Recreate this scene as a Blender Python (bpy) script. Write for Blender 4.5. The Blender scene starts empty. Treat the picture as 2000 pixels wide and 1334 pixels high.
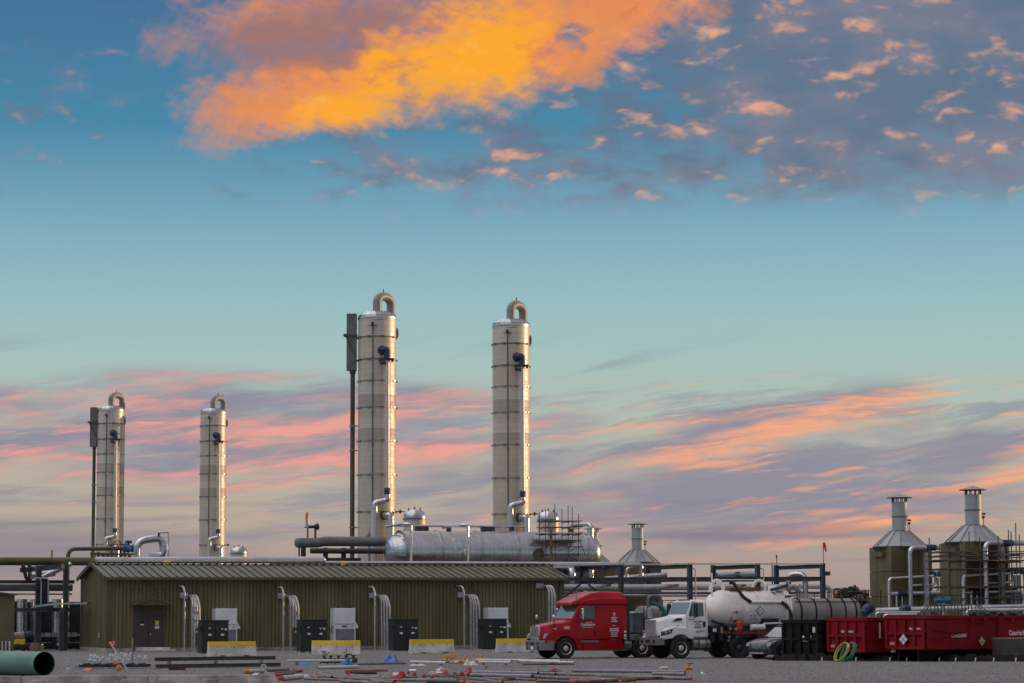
import bpy, bmesh, math, random
from mathutils import Vector, Matrix
random.seed(7)
R = math.radians
SC = bpy.context.scene
COL = SC.collection

# ------------------------------------------------------------------ camera
FPX = 5000.0                      # focal length in photo pixels (photo is 2000 wide)
CAM_H = 2.3
TILT = math.atan((1198 - 667) / FPX)
ROLL = R(0.2)
cam = bpy.data.cameras.new('camera')
cam.sensor_width = 36.0
cam.lens = 36.0 * FPX / 2000.0
cam.clip_start = 0.5
cam.clip_end = 20000
cam_ob = bpy.data.objects.new('camera', cam)
COL.objects.link(cam_ob)
CM = Matrix.Translation((0, 0, CAM_H)) @ Matrix.Rotation(math.pi / 2 + TILT, 4, 'X') @ Matrix.Rotation(-ROLL, 4, 'Z')
cam_ob.matrix_world = CM
SC.camera = cam_ob
SC.view_settings.view_transform = 'Standard'
SC.view_settings.look = 'None'
SC.view_settings.exposure = 0.0
SC.view_settings.gamma = 1.0
SC.view_settings.use_curve_mapping = False
CR = CM.to_3x3()
CI = CM.inverted()


def ray(px, py):
    return CR @ Vector(((px - 1000) / FPX, -(py - 667) / FPX, -1.0))


def P(px, py, d):
    """point of the photo ray at world depth y = d"""
    r = ray(px, py)
    return Vector((0, 0, CAM_H)) + r * (d / r.y)


def G(px, py, z=0.0):
    """point of the photo ray on the level z"""
    r = ray(px, py)
    return Vector((0, 0, CAM_H)) + r * ((z - CAM_H) / r.z)


def proj(v):
    c = CI @ Vector(v)
    return (1000 + FPX * c.x / -c.z, 667 - FPX * c.y / -c.z)


# ------------------------------------------------------------------ sky and sun
def lin(r, g, b):
    f = lambda c: (c / 12.92 if c <= 0.04045 else ((c + 0.055) / 1.055) ** 2.4)
    return (f(r / 255), f(g / 255), f(b / 255), 1.0)


SUN_EL, SUN_AZ = R(6.0), R(71)     # azimuth from the view axis towards the right

world = bpy.data.worlds.new('World')
SC.world = world
world.use_nodes = True
world.cycles.sampling_method = 'MANUAL'
world.cycles.sample_map_resolution = 512
WT = world.node_tree
for n in list(WT.nodes):
    WT.nodes.remove(n)


class E:
    """tiny expression wrapper round math nodes"""
    tree = None

    def __init__(self, s):
        self.s = s

    @staticmethod
    def m(op, *a, clamp=False):
        n = E.tree.nodes.new('ShaderNodeMath')
        n.operation = op
        n.use_clamp = clamp
        for i, x in enumerate(a):
            if isinstance(x, E):
                E.tree.links.new(x.s, n.inputs[i])
            else:
                n.inputs[i].default_value = x
        return E(n.outputs[0])

    def __add__(s, o): return E.m('ADD', s, o)
    def __radd__(s, o): return E.m('ADD', s, o)
    def __sub__(s, o): return E.m('SUBTRACT', s, o)
    def __rsub__(s, o): return E.m('SUBTRACT', o, s)
    def __mul__(s, o): return E.m('MULTIPLY', s, o)
    def __rmul__(s, o): return E.m('MULTIPLY', s, o)
    def __truediv__(s, o): return E.m('DIVIDE', s, o)


def sstep(x, a, b):
    n = E.tree.nodes.new('ShaderNodeMapRange')
    n.interpolation_type = 'SMOOTHSTEP'
    E.tree.links.new(x.s, n.inputs[0])
    n.inputs[1].default_value = a
    n.inputs[2].default_value = b
    return E(n.outputs[0])


def emax(a, b): return E.m('MAXIMUM', a, b)
def sat(a): return E.m('MULTIPLY', a, 1.0, clamp=True)


def cvec(x, y, z=0.0):
    n = E.tree.nodes.new('ShaderNodeCombineXYZ')
    for i, v in enumerate((x, y, z)):
        if isinstance(v, E):
            E.tree.links.new(v.s, n.inputs[i])
        else:
            n.inputs[i].default_value = v
    return n.outputs[0]


def noise(vec, detail=5, rough=0.5, dist=0.0, scale=1.0):
    n = E.tree.nodes.new('ShaderNodeTexNoise')
    n.inputs['Scale'].default_value = scale
    n.inputs['Detail'].default_value = detail
    n.inputs['Roughness'].default_value = rough
    n.inputs['Distortion'].default_value = dist
    E.tree.links.new(vec, n.inputs['Vector'])
    return E(n.outputs[0])


def mixc(f, a, b):
    n = E.tree.nodes.new('ShaderNodeMix')
    n.data_type = 'RGBA'
    if isinstance(f, E):
        E.tree.links.new(f.s, n.inputs[0])
    else:
        n.inputs[0].default_value = f
    for i, c in ((6, a), (7, b)):
        if isinstance(c, tuple):
            n.inputs[i].default_value = c
        else:
            E.tree.links.new(c, n.inputs[i])
    return n.outputs[2]


def ramp(x, stops):
    n = E.tree.nodes.new('ShaderNodeValToRGB')
    E.tree.links.new(x.s, n.inputs[0])
    el = n.color_ramp.elements
    while len(el) < len(stops):
        el.new(0.5)
    for e, (p, c) in zip(el, stops):
        e.position = p
        e.color = c
    return n.outputs[0]


def build_sky():
    E.tree = WT
    tc = WT.nodes.new('ShaderNodeTexCoord')
    sp = WT.nodes.new('ShaderNodeSeparateXYZ')
    WT.links.new(tc.outputs['Generated'], sp.inputs[0])
    x, y, z = (E(sp.outputs[i]) for i in range(3))
    az = E.m('ARCTAN2', x, y)
    el = E.m('ARCSINE', z)
    # sky coordinates: 5000 units per radian of azimuth / elevation
    U = az * 5000.0 + 1000.0
    V = 1198.0 - el * 5000.0
    # clear sky by elevation
    S = [(1300, (158, 142, 144)), (1198, (165, 148, 148)), (1100, (177, 160, 153)), (1000, (189, 174, 160)),
         (900, (188, 184, 170)), (800, (180, 194, 184)), (700, (167, 198, 194)), (600, (154, 194, 199)),
         (500, (138, 182, 197)), (400, (116, 166, 190)), (250, (68, 138, 172)), (0, (63, 111, 154)),
         (-1200, (138, 150, 164)), (-3000, (178, 170, 168)), (-5500, (188, 178, 174))]
    lo, hi = 1300.0, -5500.0
    # non-linear position so that the low sky has resolution
    pos = lambda v: ((lo - v) / (lo - hi)) ** 0.5
    t = E.m('POWER', sat((lo - V) * (1 / (lo - hi))), 0.5)
    clear = ramp(t, [(pos(v), lin(*c)) for v, c in S])
    nish = WT.nodes.new('ShaderNodeTexSky')
    nish.sky_type = 'NISHITA'
    nish.sun_disc = False
    nish.sun_elevation = SUN_EL
    nish.sun_rotation = SUN_AZ
    nish.air_density = 1.0
    nish.dust_density = 1.5
    nm = WT.nodes.new('ShaderNodeVectorMath')
    nm.operation = 'SCALE'
    nm.inputs['Scale'].default_value = 0.10
    WT.links.new(nish.outputs[0], nm.inputs[0])
    c = mixc(0.10, clear, nm.outputs[0])

    # unseen high sky brightened to light the yard, an added veil
    sky_fill = 1.0 + sstep(V, -150, -1700) * 2.5
    vm_ = WT.nodes.new('ShaderNodeVectorMath')
    vm_.operation = 'SCALE'
    WT.links.new(c, vm_.inputs[0])
    WT.links.new(sky_fill.s, vm_.inputs['Scale'])
    c = vm_.outputs[0]
    # glow round the low sun, far outside the frame to the right
    sdv = (math.sin(SUN_AZ) * math.cos(SUN_EL), math.cos(SUN_AZ) * math.cos(SUN_EL), math.sin(SUN_EL))
    dt = emax(x * sdv[0] + y * sdv[1] + z * sdv[2], 0.0)
    glow = E.m('POWER', dt, 9.0)
    ga = WT.nodes.new('ShaderNodeMix')
    ga.data_type = 'RGBA'
    ga.blend_type = 'ADD'
    WT.links.new(glow.s, ga.inputs[0])
    WT.links.new(c, ga.inputs[6])
    ga.inputs[7].default_value = (0.8, 0.6, 0.4, 1)
    ga.clamp_factor = True
    c = ga.outputs[2]

    def ell(cx, cy, rx, ry, rot, u, v):
        a = R(rot)
        du, dv = u - cx, v - cy
        p = (du * math.cos(a) + dv * math.sin(a)) * (1 / rx)
        q = (dv * math.cos(a) - du * math.sin(a)) * (1 / ry)
        return 1.0 - (p * p + q * q)

    # --- thin grey wisps and pink bands low in the sky (rising to the right)
    tilt = 0.10
    Vt = V + U * tilt
    w1 = noise(cvec(U * (1 / 420), Vt * (1 / 150), 3.1), 3, 0.5)
    Uw = U + (w1 - 0.5) * 160.0
    Vw = Vt + (w1 - 0.5) * 110.0
    nb = noise(cvec(Uw * (1 / 330), Vw * (1 / 46), 1.7), 6, 0.56)
    nb2 = noise(cvec(Uw * (1 / 330), (Vw + 13.0) * (1 / 46), 1.7), 6, 0.56)
    band = sstep(V, 1075, 960) * sstep(V, 700, 800)
    cov = emax(ell(480, 845, 880, 140, 2, U, V), emax(ell(1560, 950, 780, 150, -5, U, V), ell(1480, 842, 420, 62, -11, U, V)))
    far = sstep(noise(cvec(U * (1 / 1500), V * (1 / 900), 8.8), 2, 0.5), 0.45, 0.65) * 0.6
    outside = sstep(E.m('ABSOLUTE', U - 1000.0), 1150, 1700)
    cov = emax(sat(cov) * (1.0 - outside), far * outside * band)
    d1 = sstep(nb + cov * 0.36 - 0.54, -0.06, 0.30) * sstep(cov, 0.0, 0.45)
    pk = noise(cvec(U * (1 / 380), Vt * (1 / 58), 5.5), 4, 0.55)
    grey_mass = emax(sat(ell(1430, 960, 480, 75, -6, U, V)), sat(ell(1850, 905, 170, 60, -8, U, V)))
    bright = emax(sat(ell(1520, 850, 420, 44, -11, U, V)), emax(sat(ell(1960, 935, 170, 20, -10, U, V)), sat(ell(600, 860, 480, 60, 6, U, V)) * 0.8))
    lit = sstep((nb - nb2) * 2.6 + (pk - 0.5) * 2.4 + bright * 0.7 - grey_mass * 0.5, -0.25, 0.85)
    warm = sstep(U, 700, 1800)
    pinkcol = mixc(warm, lin(236, 160, 146), lin(252, 170, 124))
    bandcol = mixc(lit, lin(140, 139, 155), pinkcol)
    c = mixc(d1 * 0.92, c, bandcol)
    # thinner second layer of broken bands over the whole width
    ns = noise(cvec((U + (w1 - 0.5) * 220.0) * (1 / 210), (Vt + (w1 - 0.5) * 60.0) * (1 / 24), 15.5), 6, 0.6)
    ns2 = noise(cvec((U + (w1 - 0.5) * 220.0) * (1 / 210), (Vt + 7.0 + (w1 - 0.5) * 60.0) * (1 / 24), 15.5), 6, 0.6)
    dS = sstep(ns + (w1 - 0.5) * 0.35, 0.47, 0.66) * sstep(V, 720, 800) * sstep(V, 1110, 1000)
    litS = sstep((ns - ns2) * 3.0 + (pk - 0.5) * 3.0, 0.0, 0.55)
    c = mixc(dS * 0.62, c, mixc(litS, lin(138, 141, 158), pinkcol))
    # low grey streaks close to the horizon
    ng = noise(cvec(U * (1 / 520), (V + U * 0.02) * (1 / 26), 9.2), 4, 0.5)
    d2 = sstep(ng, 0.52, 0.70) * sstep(V, 930, 1000) * sstep(V, 1190, 1120)
    c = mixc(d2 * 0.55, c, lin(140, 132, 146))
    bank = sstep(emax(ell(80, 1075, 520, 75, 0, U, V), ell(1500, 1045, 420, 22, -1, U, V) * 0.8) + (ng - 0.5) * 1.2, 0.0, 0.9)
    c = mixc(bank * 0.6, c, lin(130, 125, 142))
    # faint wisps
    nw = noise(cvec((U + V * 1.6) * (1 / 300), (V + U * 0.16) * (1 / 42), 4.4), 4, 0.5)
    d3 = sstep(nw, 0.56, 0.72) * sstep(V, 640, 720) * sstep(V, 900, 780)
    c = mixc(d3 * 0.5, c, lin(138, 150, 162))

    # --- broken altocumulus, thickest towards the upper right
    w2 = noise(cvec(U * (1 / 170), V * (1 / 110), 7.7), 3, 0.5)
    Ua = U + (w2 - 0.5) * 120.0
    Va = V + (w2 - 0.5) * 60.0
    na = noise(cvec(Ua * (1 / 105), Va * (1 / 52), 2.2), 5, 0.55)
    nal = noise(cvec(Ua * (1 / 105), (Va + 15.0) * (1 / 52), 2.2), 3, 0.55)
    big = noise(cvec(U * (1 / 620), V * (1 / 300), 6.1), 3, 0.5)
    covA = sstep(U, 1000, 1750) * 0.33 * sstep(V, 470, 150) + sstep(V, 450, 330) * 0.15 * sstep(U, 450, 900) + (big - 0.5) * 0.42 - sstep(U, 620, 100) * 0.03
    inA = sstep(V, 455, 350)
    veilA = sat(ell(1720, 120, 640, 300, -8, U, V)) * sstep(noise(cvec(U * (1 / 150), (V - U * 0.1) * (1 / 62), 31.0), 6, 0.6), 0.38, 0.64)
    c = mixc(veilA * 0.85, c, lin(112, 126, 146))
    dA = sstep(na + covA - 0.54, -0.08, 0.30) * inA
    spots = noise(cvec(U * (1 / 95), V * (1 / 55), 12.3), 3, 0.5)
    litA = sstep((na - nal) * 2.6 + (spots - 0.5) * 2.6 + (na - 0.5) * 0.8, 0.12, 1.0)
    ccA = mixc(sstep(U, 300, 1300), lin(214, 152, 138), lin(240, 172, 132))
    gA = mixc(sstep(big + (spots - 0.5) * 0.6, 0.35, 0.65), lin(98, 116, 138), lin(126, 127, 144))
    colA = mixc(litA, gA, ccA)
    c = mixc(dA * 0.88, c, colA)

    # --- the big sunlit cloud
    w3 = noise(cvec((U - V * 0.8) * (1 / 200), (V + U * 0.1) * (1 / 120), 0.4), 4, 0.55)
    w4 = noise(cvec((U - V * 1.2) * (1 / 46), (V + U * 0.2) * (1 / 40), 10.4), 4, 0.6)
    Ub = U + (w3 - 0.5) * 240.0 + (w4 - 0.5) * 50.0
    Vb = V + (w3 - 0.5) * 90.0 + (w4 - 0.5) * 50.0
    F = ell(640, 165, 310, 110, -17, Ub, Vb)
    F = emax(F, ell(930, 90, 330, 130, -14, Ub, Vb))
    F = emax(F, ell(1170, 55, 250, 95, -18, Ub, Vb))
    F = emax(F, ell(520, 215, 130, 60, 10, Ub, Vb))
    F = emax(F, ell(600, 60, 300, 95, -5, Ub, Vb) * 0.6)
    holes = ell(1115, 72, 60, 26, 0, Ub, Vb)
    nB = noise(cvec((U - V * 0.5) * (1 / 150), (V + U * 0.25) * (1 / 80), 20.2), 5, 0.5)
    w5 = noise(cvec((U + V * 0.7) * (1 / 26), (V - U * 0.7) * (1 / 150), 40.0), 4, 0.6)
    w6 = noise(cvec((U * 0.95 - V * 0.35) * (1 / 150), (V + U * 0.33) * (1 / 52), 44.0), 6, 0.62)
    w7 = noise(cvec((U + V * 0.5) * (1 / 44), (V - U * 0.2) * (1 / 26), 47.0), 6, 0.68)
    D = sstep(F * 0.85 + (nB - 0.5) * 0.9 + (w5 - 0.5) * 0.40 + (w6 - 0.5) * 0.35 + (w7 - 0.5) * 0.55, -0.20, 0.78) * (1.0 - sat(holes) * 0.9)
    mauve = emax(sat(ell(600, 82, 290, 85, -8, Ub, Vb)), sat(ell(420, 110, 90, 60, 0, Ub, Vb)))
    core = emax(sat(ell(800, 150, 330, 105, -27, Ub, Vb)), sat(ell(930, 110, 130, 150, 0, Ub, Vb)))
    colB = mixc(sstep(core * 1.1 + (nB - 0.5) * 1.3 + (w6 - 0.5) * 1.1, -0.1, 1.0), lin(238, 146, 84), lin(255, 170, 40))
    colB = mixc(sstep(w6 + (w7 - 0.5) * 0.6, 0.56, 0.80) * 0.5, colB, lin(252, 194, 120))
    colB = mixc(sstep(w6 + (w7 - 0.5) * 0.5, 0.47, 0.26) * 0.55, colB, lin(206, 120, 84))
    colB = mixc(0.85 * sstep(mauve * 0.95 - core * 1.2 + (nB - 0.5) * 1.5 + (w6 - 0.5) * 1.4, -0.3, 1.15), colB, lin(146, 110, 112))
    c = mixc(D * 0.97, c, colB)

    bg = WT.nodes.new('ShaderNodeBackground')
    bg.inputs['Strength'].default_value = 1.0
    WT.links.new(c, bg.inputs['Color'])
    out = WT.nodes.new('ShaderNodeOutputWorld')
    WT.links.new(bg.outputs[0], out.inputs['Surface'])


build_sky()

sun = bpy.data.lights.new('sun', 'SUN')
sun.energy = 2.2
sun.angle = R(0.6)
sun.color = (1.0, 0.66, 0.36)
sun_ob = bpy.data.objects.new('sun', sun)
COL.objects.link(sun_ob)
sd = Vector((math.sin(SUN_AZ) * math.cos(SUN_EL), math.cos(SUN_AZ) * math.cos(SUN_EL), math.sin(SUN_EL)))
sun_ob.rotation_euler = sd.to_track_quat('Z', 'Y').to_euler()
sun_ob.location = (60, 60, 60)

# ------------------------------------------------------------------ mesh helpers
TH = R(21)                                   # the plant grid is turned against the view
E1 = Vector((math.cos(TH), math.sin(TH), 0))
E2 = Vector((-math.sin(TH), math.cos(TH), 0))
UP = Vector((0, 0, 1))
B0 = G(209, 1273)                            # front left corner of the long building
ROT = Matrix.Rotation(TH, 3, 'Z')


def W(px, py, b):
    """point of the photo ray on the vertical plane b metres behind the building front"""
    r = ray(px, py)
    o = Vector((0, 0, CAM_H))
    t = (b - (o - B0).dot(E2)) / r.dot(E2)
    return o + r * t


def gl(a, b, z):
    return B0 + E1 * a + E2 * b + UP * z


def ab(v):
    d = Vector(v) - B0
    return d.dot(E1), d.dot(E2)


class MB:
    def __init__(self):
        self.v, self.f, self.uv = [], [], []

    def face(self, pts, uv=None):
        i = len(self.v)
        self.v += [Vector(p) for p in pts]
        self.f.append(list(range(i, i + len(pts))))
        self.uv.append(uv)
        return self

    def box(self, c, s, rot=None):
        c = Vector(c)
        rot = rot or Matrix.Identity(3)
        i = len(self.v)
        for sx in (-.5, .5):
            for sy in (-.5, .5):
                for sz in (-.5, .5):
                    self.v.append(c + rot @ Vector((sx * s[0], sy * s[1], sz * s[2])))
        for q in ((0, 1, 3, 2), (4, 6, 7, 5), (0, 4, 5, 1), (2, 3, 7, 6), (0, 2, 6, 4), (1, 5, 7, 3)):
            self.f.append([i + k for k in q])
            self.uv.append(None)
        return self

    def bar(self, p0, p1, w, h, up=UP):
        """rectangular bar from p0 to p1"""
        p0, p1 = Vector(p0), Vector(p1)
        d = (p1 - p0)
        L = d.length
        d.normalize()
        s = d.cross(up)
        if s.length < 1e-4:
            s = d.cross(Vector((1, 0, 0)))
        s.normalize()
        u = s.cross(d)
        return self.box((p0 + p1) / 2, (L, w, h), Matrix((d, s, u)).transposed())

    def ibeam(self, p0, p1, w, h, t=0.03, up=UP):
        p0, p1 = Vector(p0), Vector(p1)
        d = (p1 - p0).normalized()
        s = d.cross(up)
        if s.length < 1e-4:
            s = d.cross(Vector((1, 0, 0)))
        s.normalize()
        u = s.cross(d)
        for k in (-1, 1):
            self.bar(p0 + u * k * (h - t) / 2, p1 + u * k * (h - t) / 2, w, t, u)
        self.bar(p0, p1, t, h - 2 * t - 0.002, u)
        return self

    def rings(self, rings, us=None, cap0=True, cap1=True, closed=True):
        n = len(rings[0])
        i0 = len(self.v)
        for r in rings:
            self.v += [Vector(p) for p in r]
        m = n if closed else n - 1
        for k in range(len(rings) - 1):
            per = 0.0
            for j in range(m):
                a = i0 + k * n + j
                b = i0 + k * n + (j + 1) % n
                self.f.append([a, b, b + n, a + n])
                if us:
                    l = (self.v[b] - self.v[a]).length
                    self.uv.append([(us[k], per), (us[k], per + l), (us[k + 1], per + l), (us[k + 1], per)])
                    per += l
                else:
                    self.uv.append(None)
        if cap0 and closed:
            self.f.append([i0 + j for j in reversed(range(n))])
            self.uv.append(None)
        if cap1 and closed:
            o = i0 + (len(rings) - 1) * n
            self.f.append([o + j for j in range(n)])
            self.uv.append(None)
        return self

    def tube(self, pts, r, seg=10, caps=True):
        pts = [Vector(p) for p in pts]
        n = len(pts)
        rs = r if isinstance(r, (list, tuple)) else [r] * n
        tan = []
        for i in range(n):
            a = pts[max(0, i - 1)]
            b = pts[min(n - 1, i + 1)]
            tan.append((b - a).normalized())
        x = tan[0].orthogonal().normalized()
        if abs(tan[0].z) < 0.9:
            x = tan[0].cross(UP).normalized()
        rg, us, L = [], [], 0.0
        for i in range(n):
            if i:
                L += (pts[i] - pts[i - 1]).length
                x = (x - tan[i] * x.dot(tan[i])).normalized()
            y = tan[i].cross(x)
            rg.append([pts[i] + (x * math.cos(t) + y * math.sin(t)) * rs[i] for t in (2 * math.pi * k / seg for k in range(seg))])
            us.append(L)
        return self.rings(rg, us, caps, caps)

    def pipe(self, pts, r, bend=None, seg=12, caps=True, n=6):
        return self.tube(bent(pts, bend if bend is not None else r * 3, n), r, seg, caps)

    def hollow(self, p0, p1, ro, ri, seg=20):
        p0, p1 = Vector(p0), Vector(p1)
        d = (p1 - p0).normalized()
        x = d.orthogonal().normalized()
        y = d.cross(x)
        L = (p1 - p0).length
        ring = lambda c, r: [c + (x * math.cos(t) + y * math.sin(t)) * r for t in (2 * math.pi * k / seg for k in range(seg))]
        rr = [ring(p0, ro), ring(p1, ro), ring(p1, ri), ring(p0, ri), ring(p0, ro)]
        return self.rings(rr, [0, L, L, 0, 0], False, False)

    def lathe(self, prof, o, axis=UP, seg=24, caps=True):
        """prof: list of (radius, distance along the axis)"""
        o = Vector(o)
        axis = Vector(axis).normalized()
        x = axis.orthogonal().normalized() if abs(axis.z) < 0.9 else Vector((1, 0, 0))
        x = (x - axis * x.dot(axis)).normalized()
        y = axis.cross(x)
        rg = [[o + axis * h + (x * math.cos(t) + y * math.sin(t)) * max(r, 1e-4) for t in (2 * math.pi * k / seg for k in range(seg))] for r, h in prof]
        return self.rings(rg, [h for r, h in prof], caps, caps)

    def prism(self, poly, o, ax, ay, dep):
        """poly in the plane (ax, ay) at o, extruded by the vector dep"""
        o, ax, ay, dep = Vector(o), Vector(ax), Vector(ay), Vector(dep)
        a = [o + ax * p[0] + ay * p[1] for p in poly]
        b = [p + dep for p in a]
        return self.rings([a, b])

    def sphere(self, c, r, seg=10, rg=6, sc=(1, 1, 1)):
        c = Vector(c)
        rr = []
        for i in range(rg + 1):
            t = math.pi * i / rg
            rr.append([c + Vector((math.sin(t) * math.cos(p) * r * sc[0] + 1e-5 * math.cos(p), math.sin(t) * math.sin(p) * r * sc[1] + 1e-5 * math.sin(p), -math.cos(t) * r * sc[2])) for p in (2 * math.pi * k / seg for k in range(seg))])
        return self.rings(rr)

    def mesh(self, name, mat=None, inv=None, smooth=True, angle=32):
        me = bpy.data.meshes.new(name)
        vs = [inv @ p for p in self.v] if inv is not None else self.v
        me.from_pydata([tuple(p) for p in vs], [], self.f)
        if any(u is not None for u in self.uv):
            ul = me.uv_layers.new(name='UVMap')
            k = 0
            for u, f in zip(self.uv, self.f):
                for j in range(len(f)):
                    ul.data[k].uv = u[j] if u is not None else (0.45, 0.45)
                    k += 1
        if mat:
            me.materials.append(mat)
        me.validate()
        if smooth:
            me.polygons.foreach_set('use_smooth', [True] * len(me.polygons))
            me.set_sharp_from_angle(angle=R(angle))
        me.update()
        return me

    def build(self, name, mat, parent=None, local=False, smooth=True, bevel=0, angle=32):
        inv = None
        base = None
        if parent is not None:
            if not local:
                root = parent
                while root.parent:
                    root = root.parent
                inv = root.matrix_basis.inverted()
        elif not local:
            lo = [min(p[i] for p in self.v) for i in range(3)]
            hi = [max(p[i] for p in self.v) for i in range(3)]
            base = Vector(((lo[0] + hi[0]) / 2, (lo[1] + hi[1]) / 2, lo[2]))
            inv = Matrix.Translation(-base)
        me = self.mesh(name, mat, inv, smooth, angle)
        o = bpy.data.objects.new(name, me)
        COL.objects.link(o)
        if base is not None:
            o.location = base
        if parent is not None:
            o.parent = parent
        if bevel:
            md = o.modifiers.new('bevel', 'BEVEL')
            md.width = bevel
            md.segments = 2
            md.limit_method = 'ANGLE'
            md.angle_limit = R(40)
        return o


def bent(pts, bend, n=6):
    pts = [Vector(p) for p in pts]
    out = [pts[0]]
    for i in range(1, len(pts) - 1):
        a, p, b = pts[i - 1], pts[i], pts[i + 1]
        da, db = (a - p), (b - p)
        l = min(bend, da.length * 0.49, db.length * 0.49)
        q0, q1 = p + da.normalized() * l, p + db.normalized() * l
        for k in range(n + 1):
            t = k / n
            out.append(q0 * (1 - t) ** 2 + p * 2 * t * (1 - t) + q1 * t * t)
    out.append(pts[-1])
    return out


def tag(o, label, cat, group=None, kind=None):
    o['label'] = label
    if cat:
        o['category'] = cat
    if group:
        o['group'] = group
    if kind:
        o['kind'] = kind
    return o


def thing(name, label, cat, loc=(0, 0, 0), rz=0.0, group=None):
    o = bpy.data.objects.new(name, None)
    o.empty_display_size = 0.2
    COL.objects.link(o)
    o.location = loc
    o.rotation_euler = (0, 0, rz)
    o.matrix_basis = Matrix.Translation(loc) @ Matrix.Rotation(rz, 4, 'Z')
    return tag(o, label, cat, group)


KIDS = {}


def dup(root, loc, rz=None, label=None, scale=None):
    c = root.copy()
    COL.objects.link(c)
    c.location = loc
    if rz is not None:
        c.rotation_euler = (0, 0, rz)
    if scale:
        c.scale = scale
    if label:
        c['label'] = label
    for ch in [o for o in bpy.data.objects if o.parent == root]:
        d = ch.copy()
        COL.objects.link(d)
        d.parent = c
        for g in [o for o in bpy.data.objects if o.parent == ch]:
            e = g.copy()
            COL.objects.link(e)
            e.parent = d
    return c


def inst(name, me, parent, loc=(0, 0, 0), rz=0.0):
    o = bpy.data.objects.new(name, me)
    COL.objects.link(o)
    o.parent = parent
    o.location = loc
    o.rotation_euler = (0, 0, rz)
    return o


def text(s, size, mat, parent, loc, xdir, ydir, name='lettering', align='CENTER', squeeze=1.0):
    """flat lettering as a mesh, in the parent's local frame"""
    cu = bpy.data.curves.new('lettering', 'FONT')
    cu.body = s
    cu.size = size
    cu.align_x = align
    cu.align_y = 'CENTER'
    cu.resolution_u = 2
    cu.offset = size * 0.035
    t = bpy.data.objects.new('lettering', cu)
    COL.objects.link(t)
    bpy.context.view_layer.update()
    me = bpy.data.meshes.new_from_object(t)
    bpy.data.objects.remove(t)
    x, y = Vector(xdir).normalized(), Vector(ydir).normalized()
    z = x.cross(y)
    M = Matrix((x * squeeze, y, z)).transposed().to_4x4()
    M.translation = Vector(loc)
    me.transform(M)
    me.materials.clear()
    me.materials.append(mat)
    o = bpy.data.objects.new(name, me)
    COL.objects.link(o)
    o.parent = parent
    return o


# ------------------------------------------------------------------ materials
MATS = {}


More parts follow.
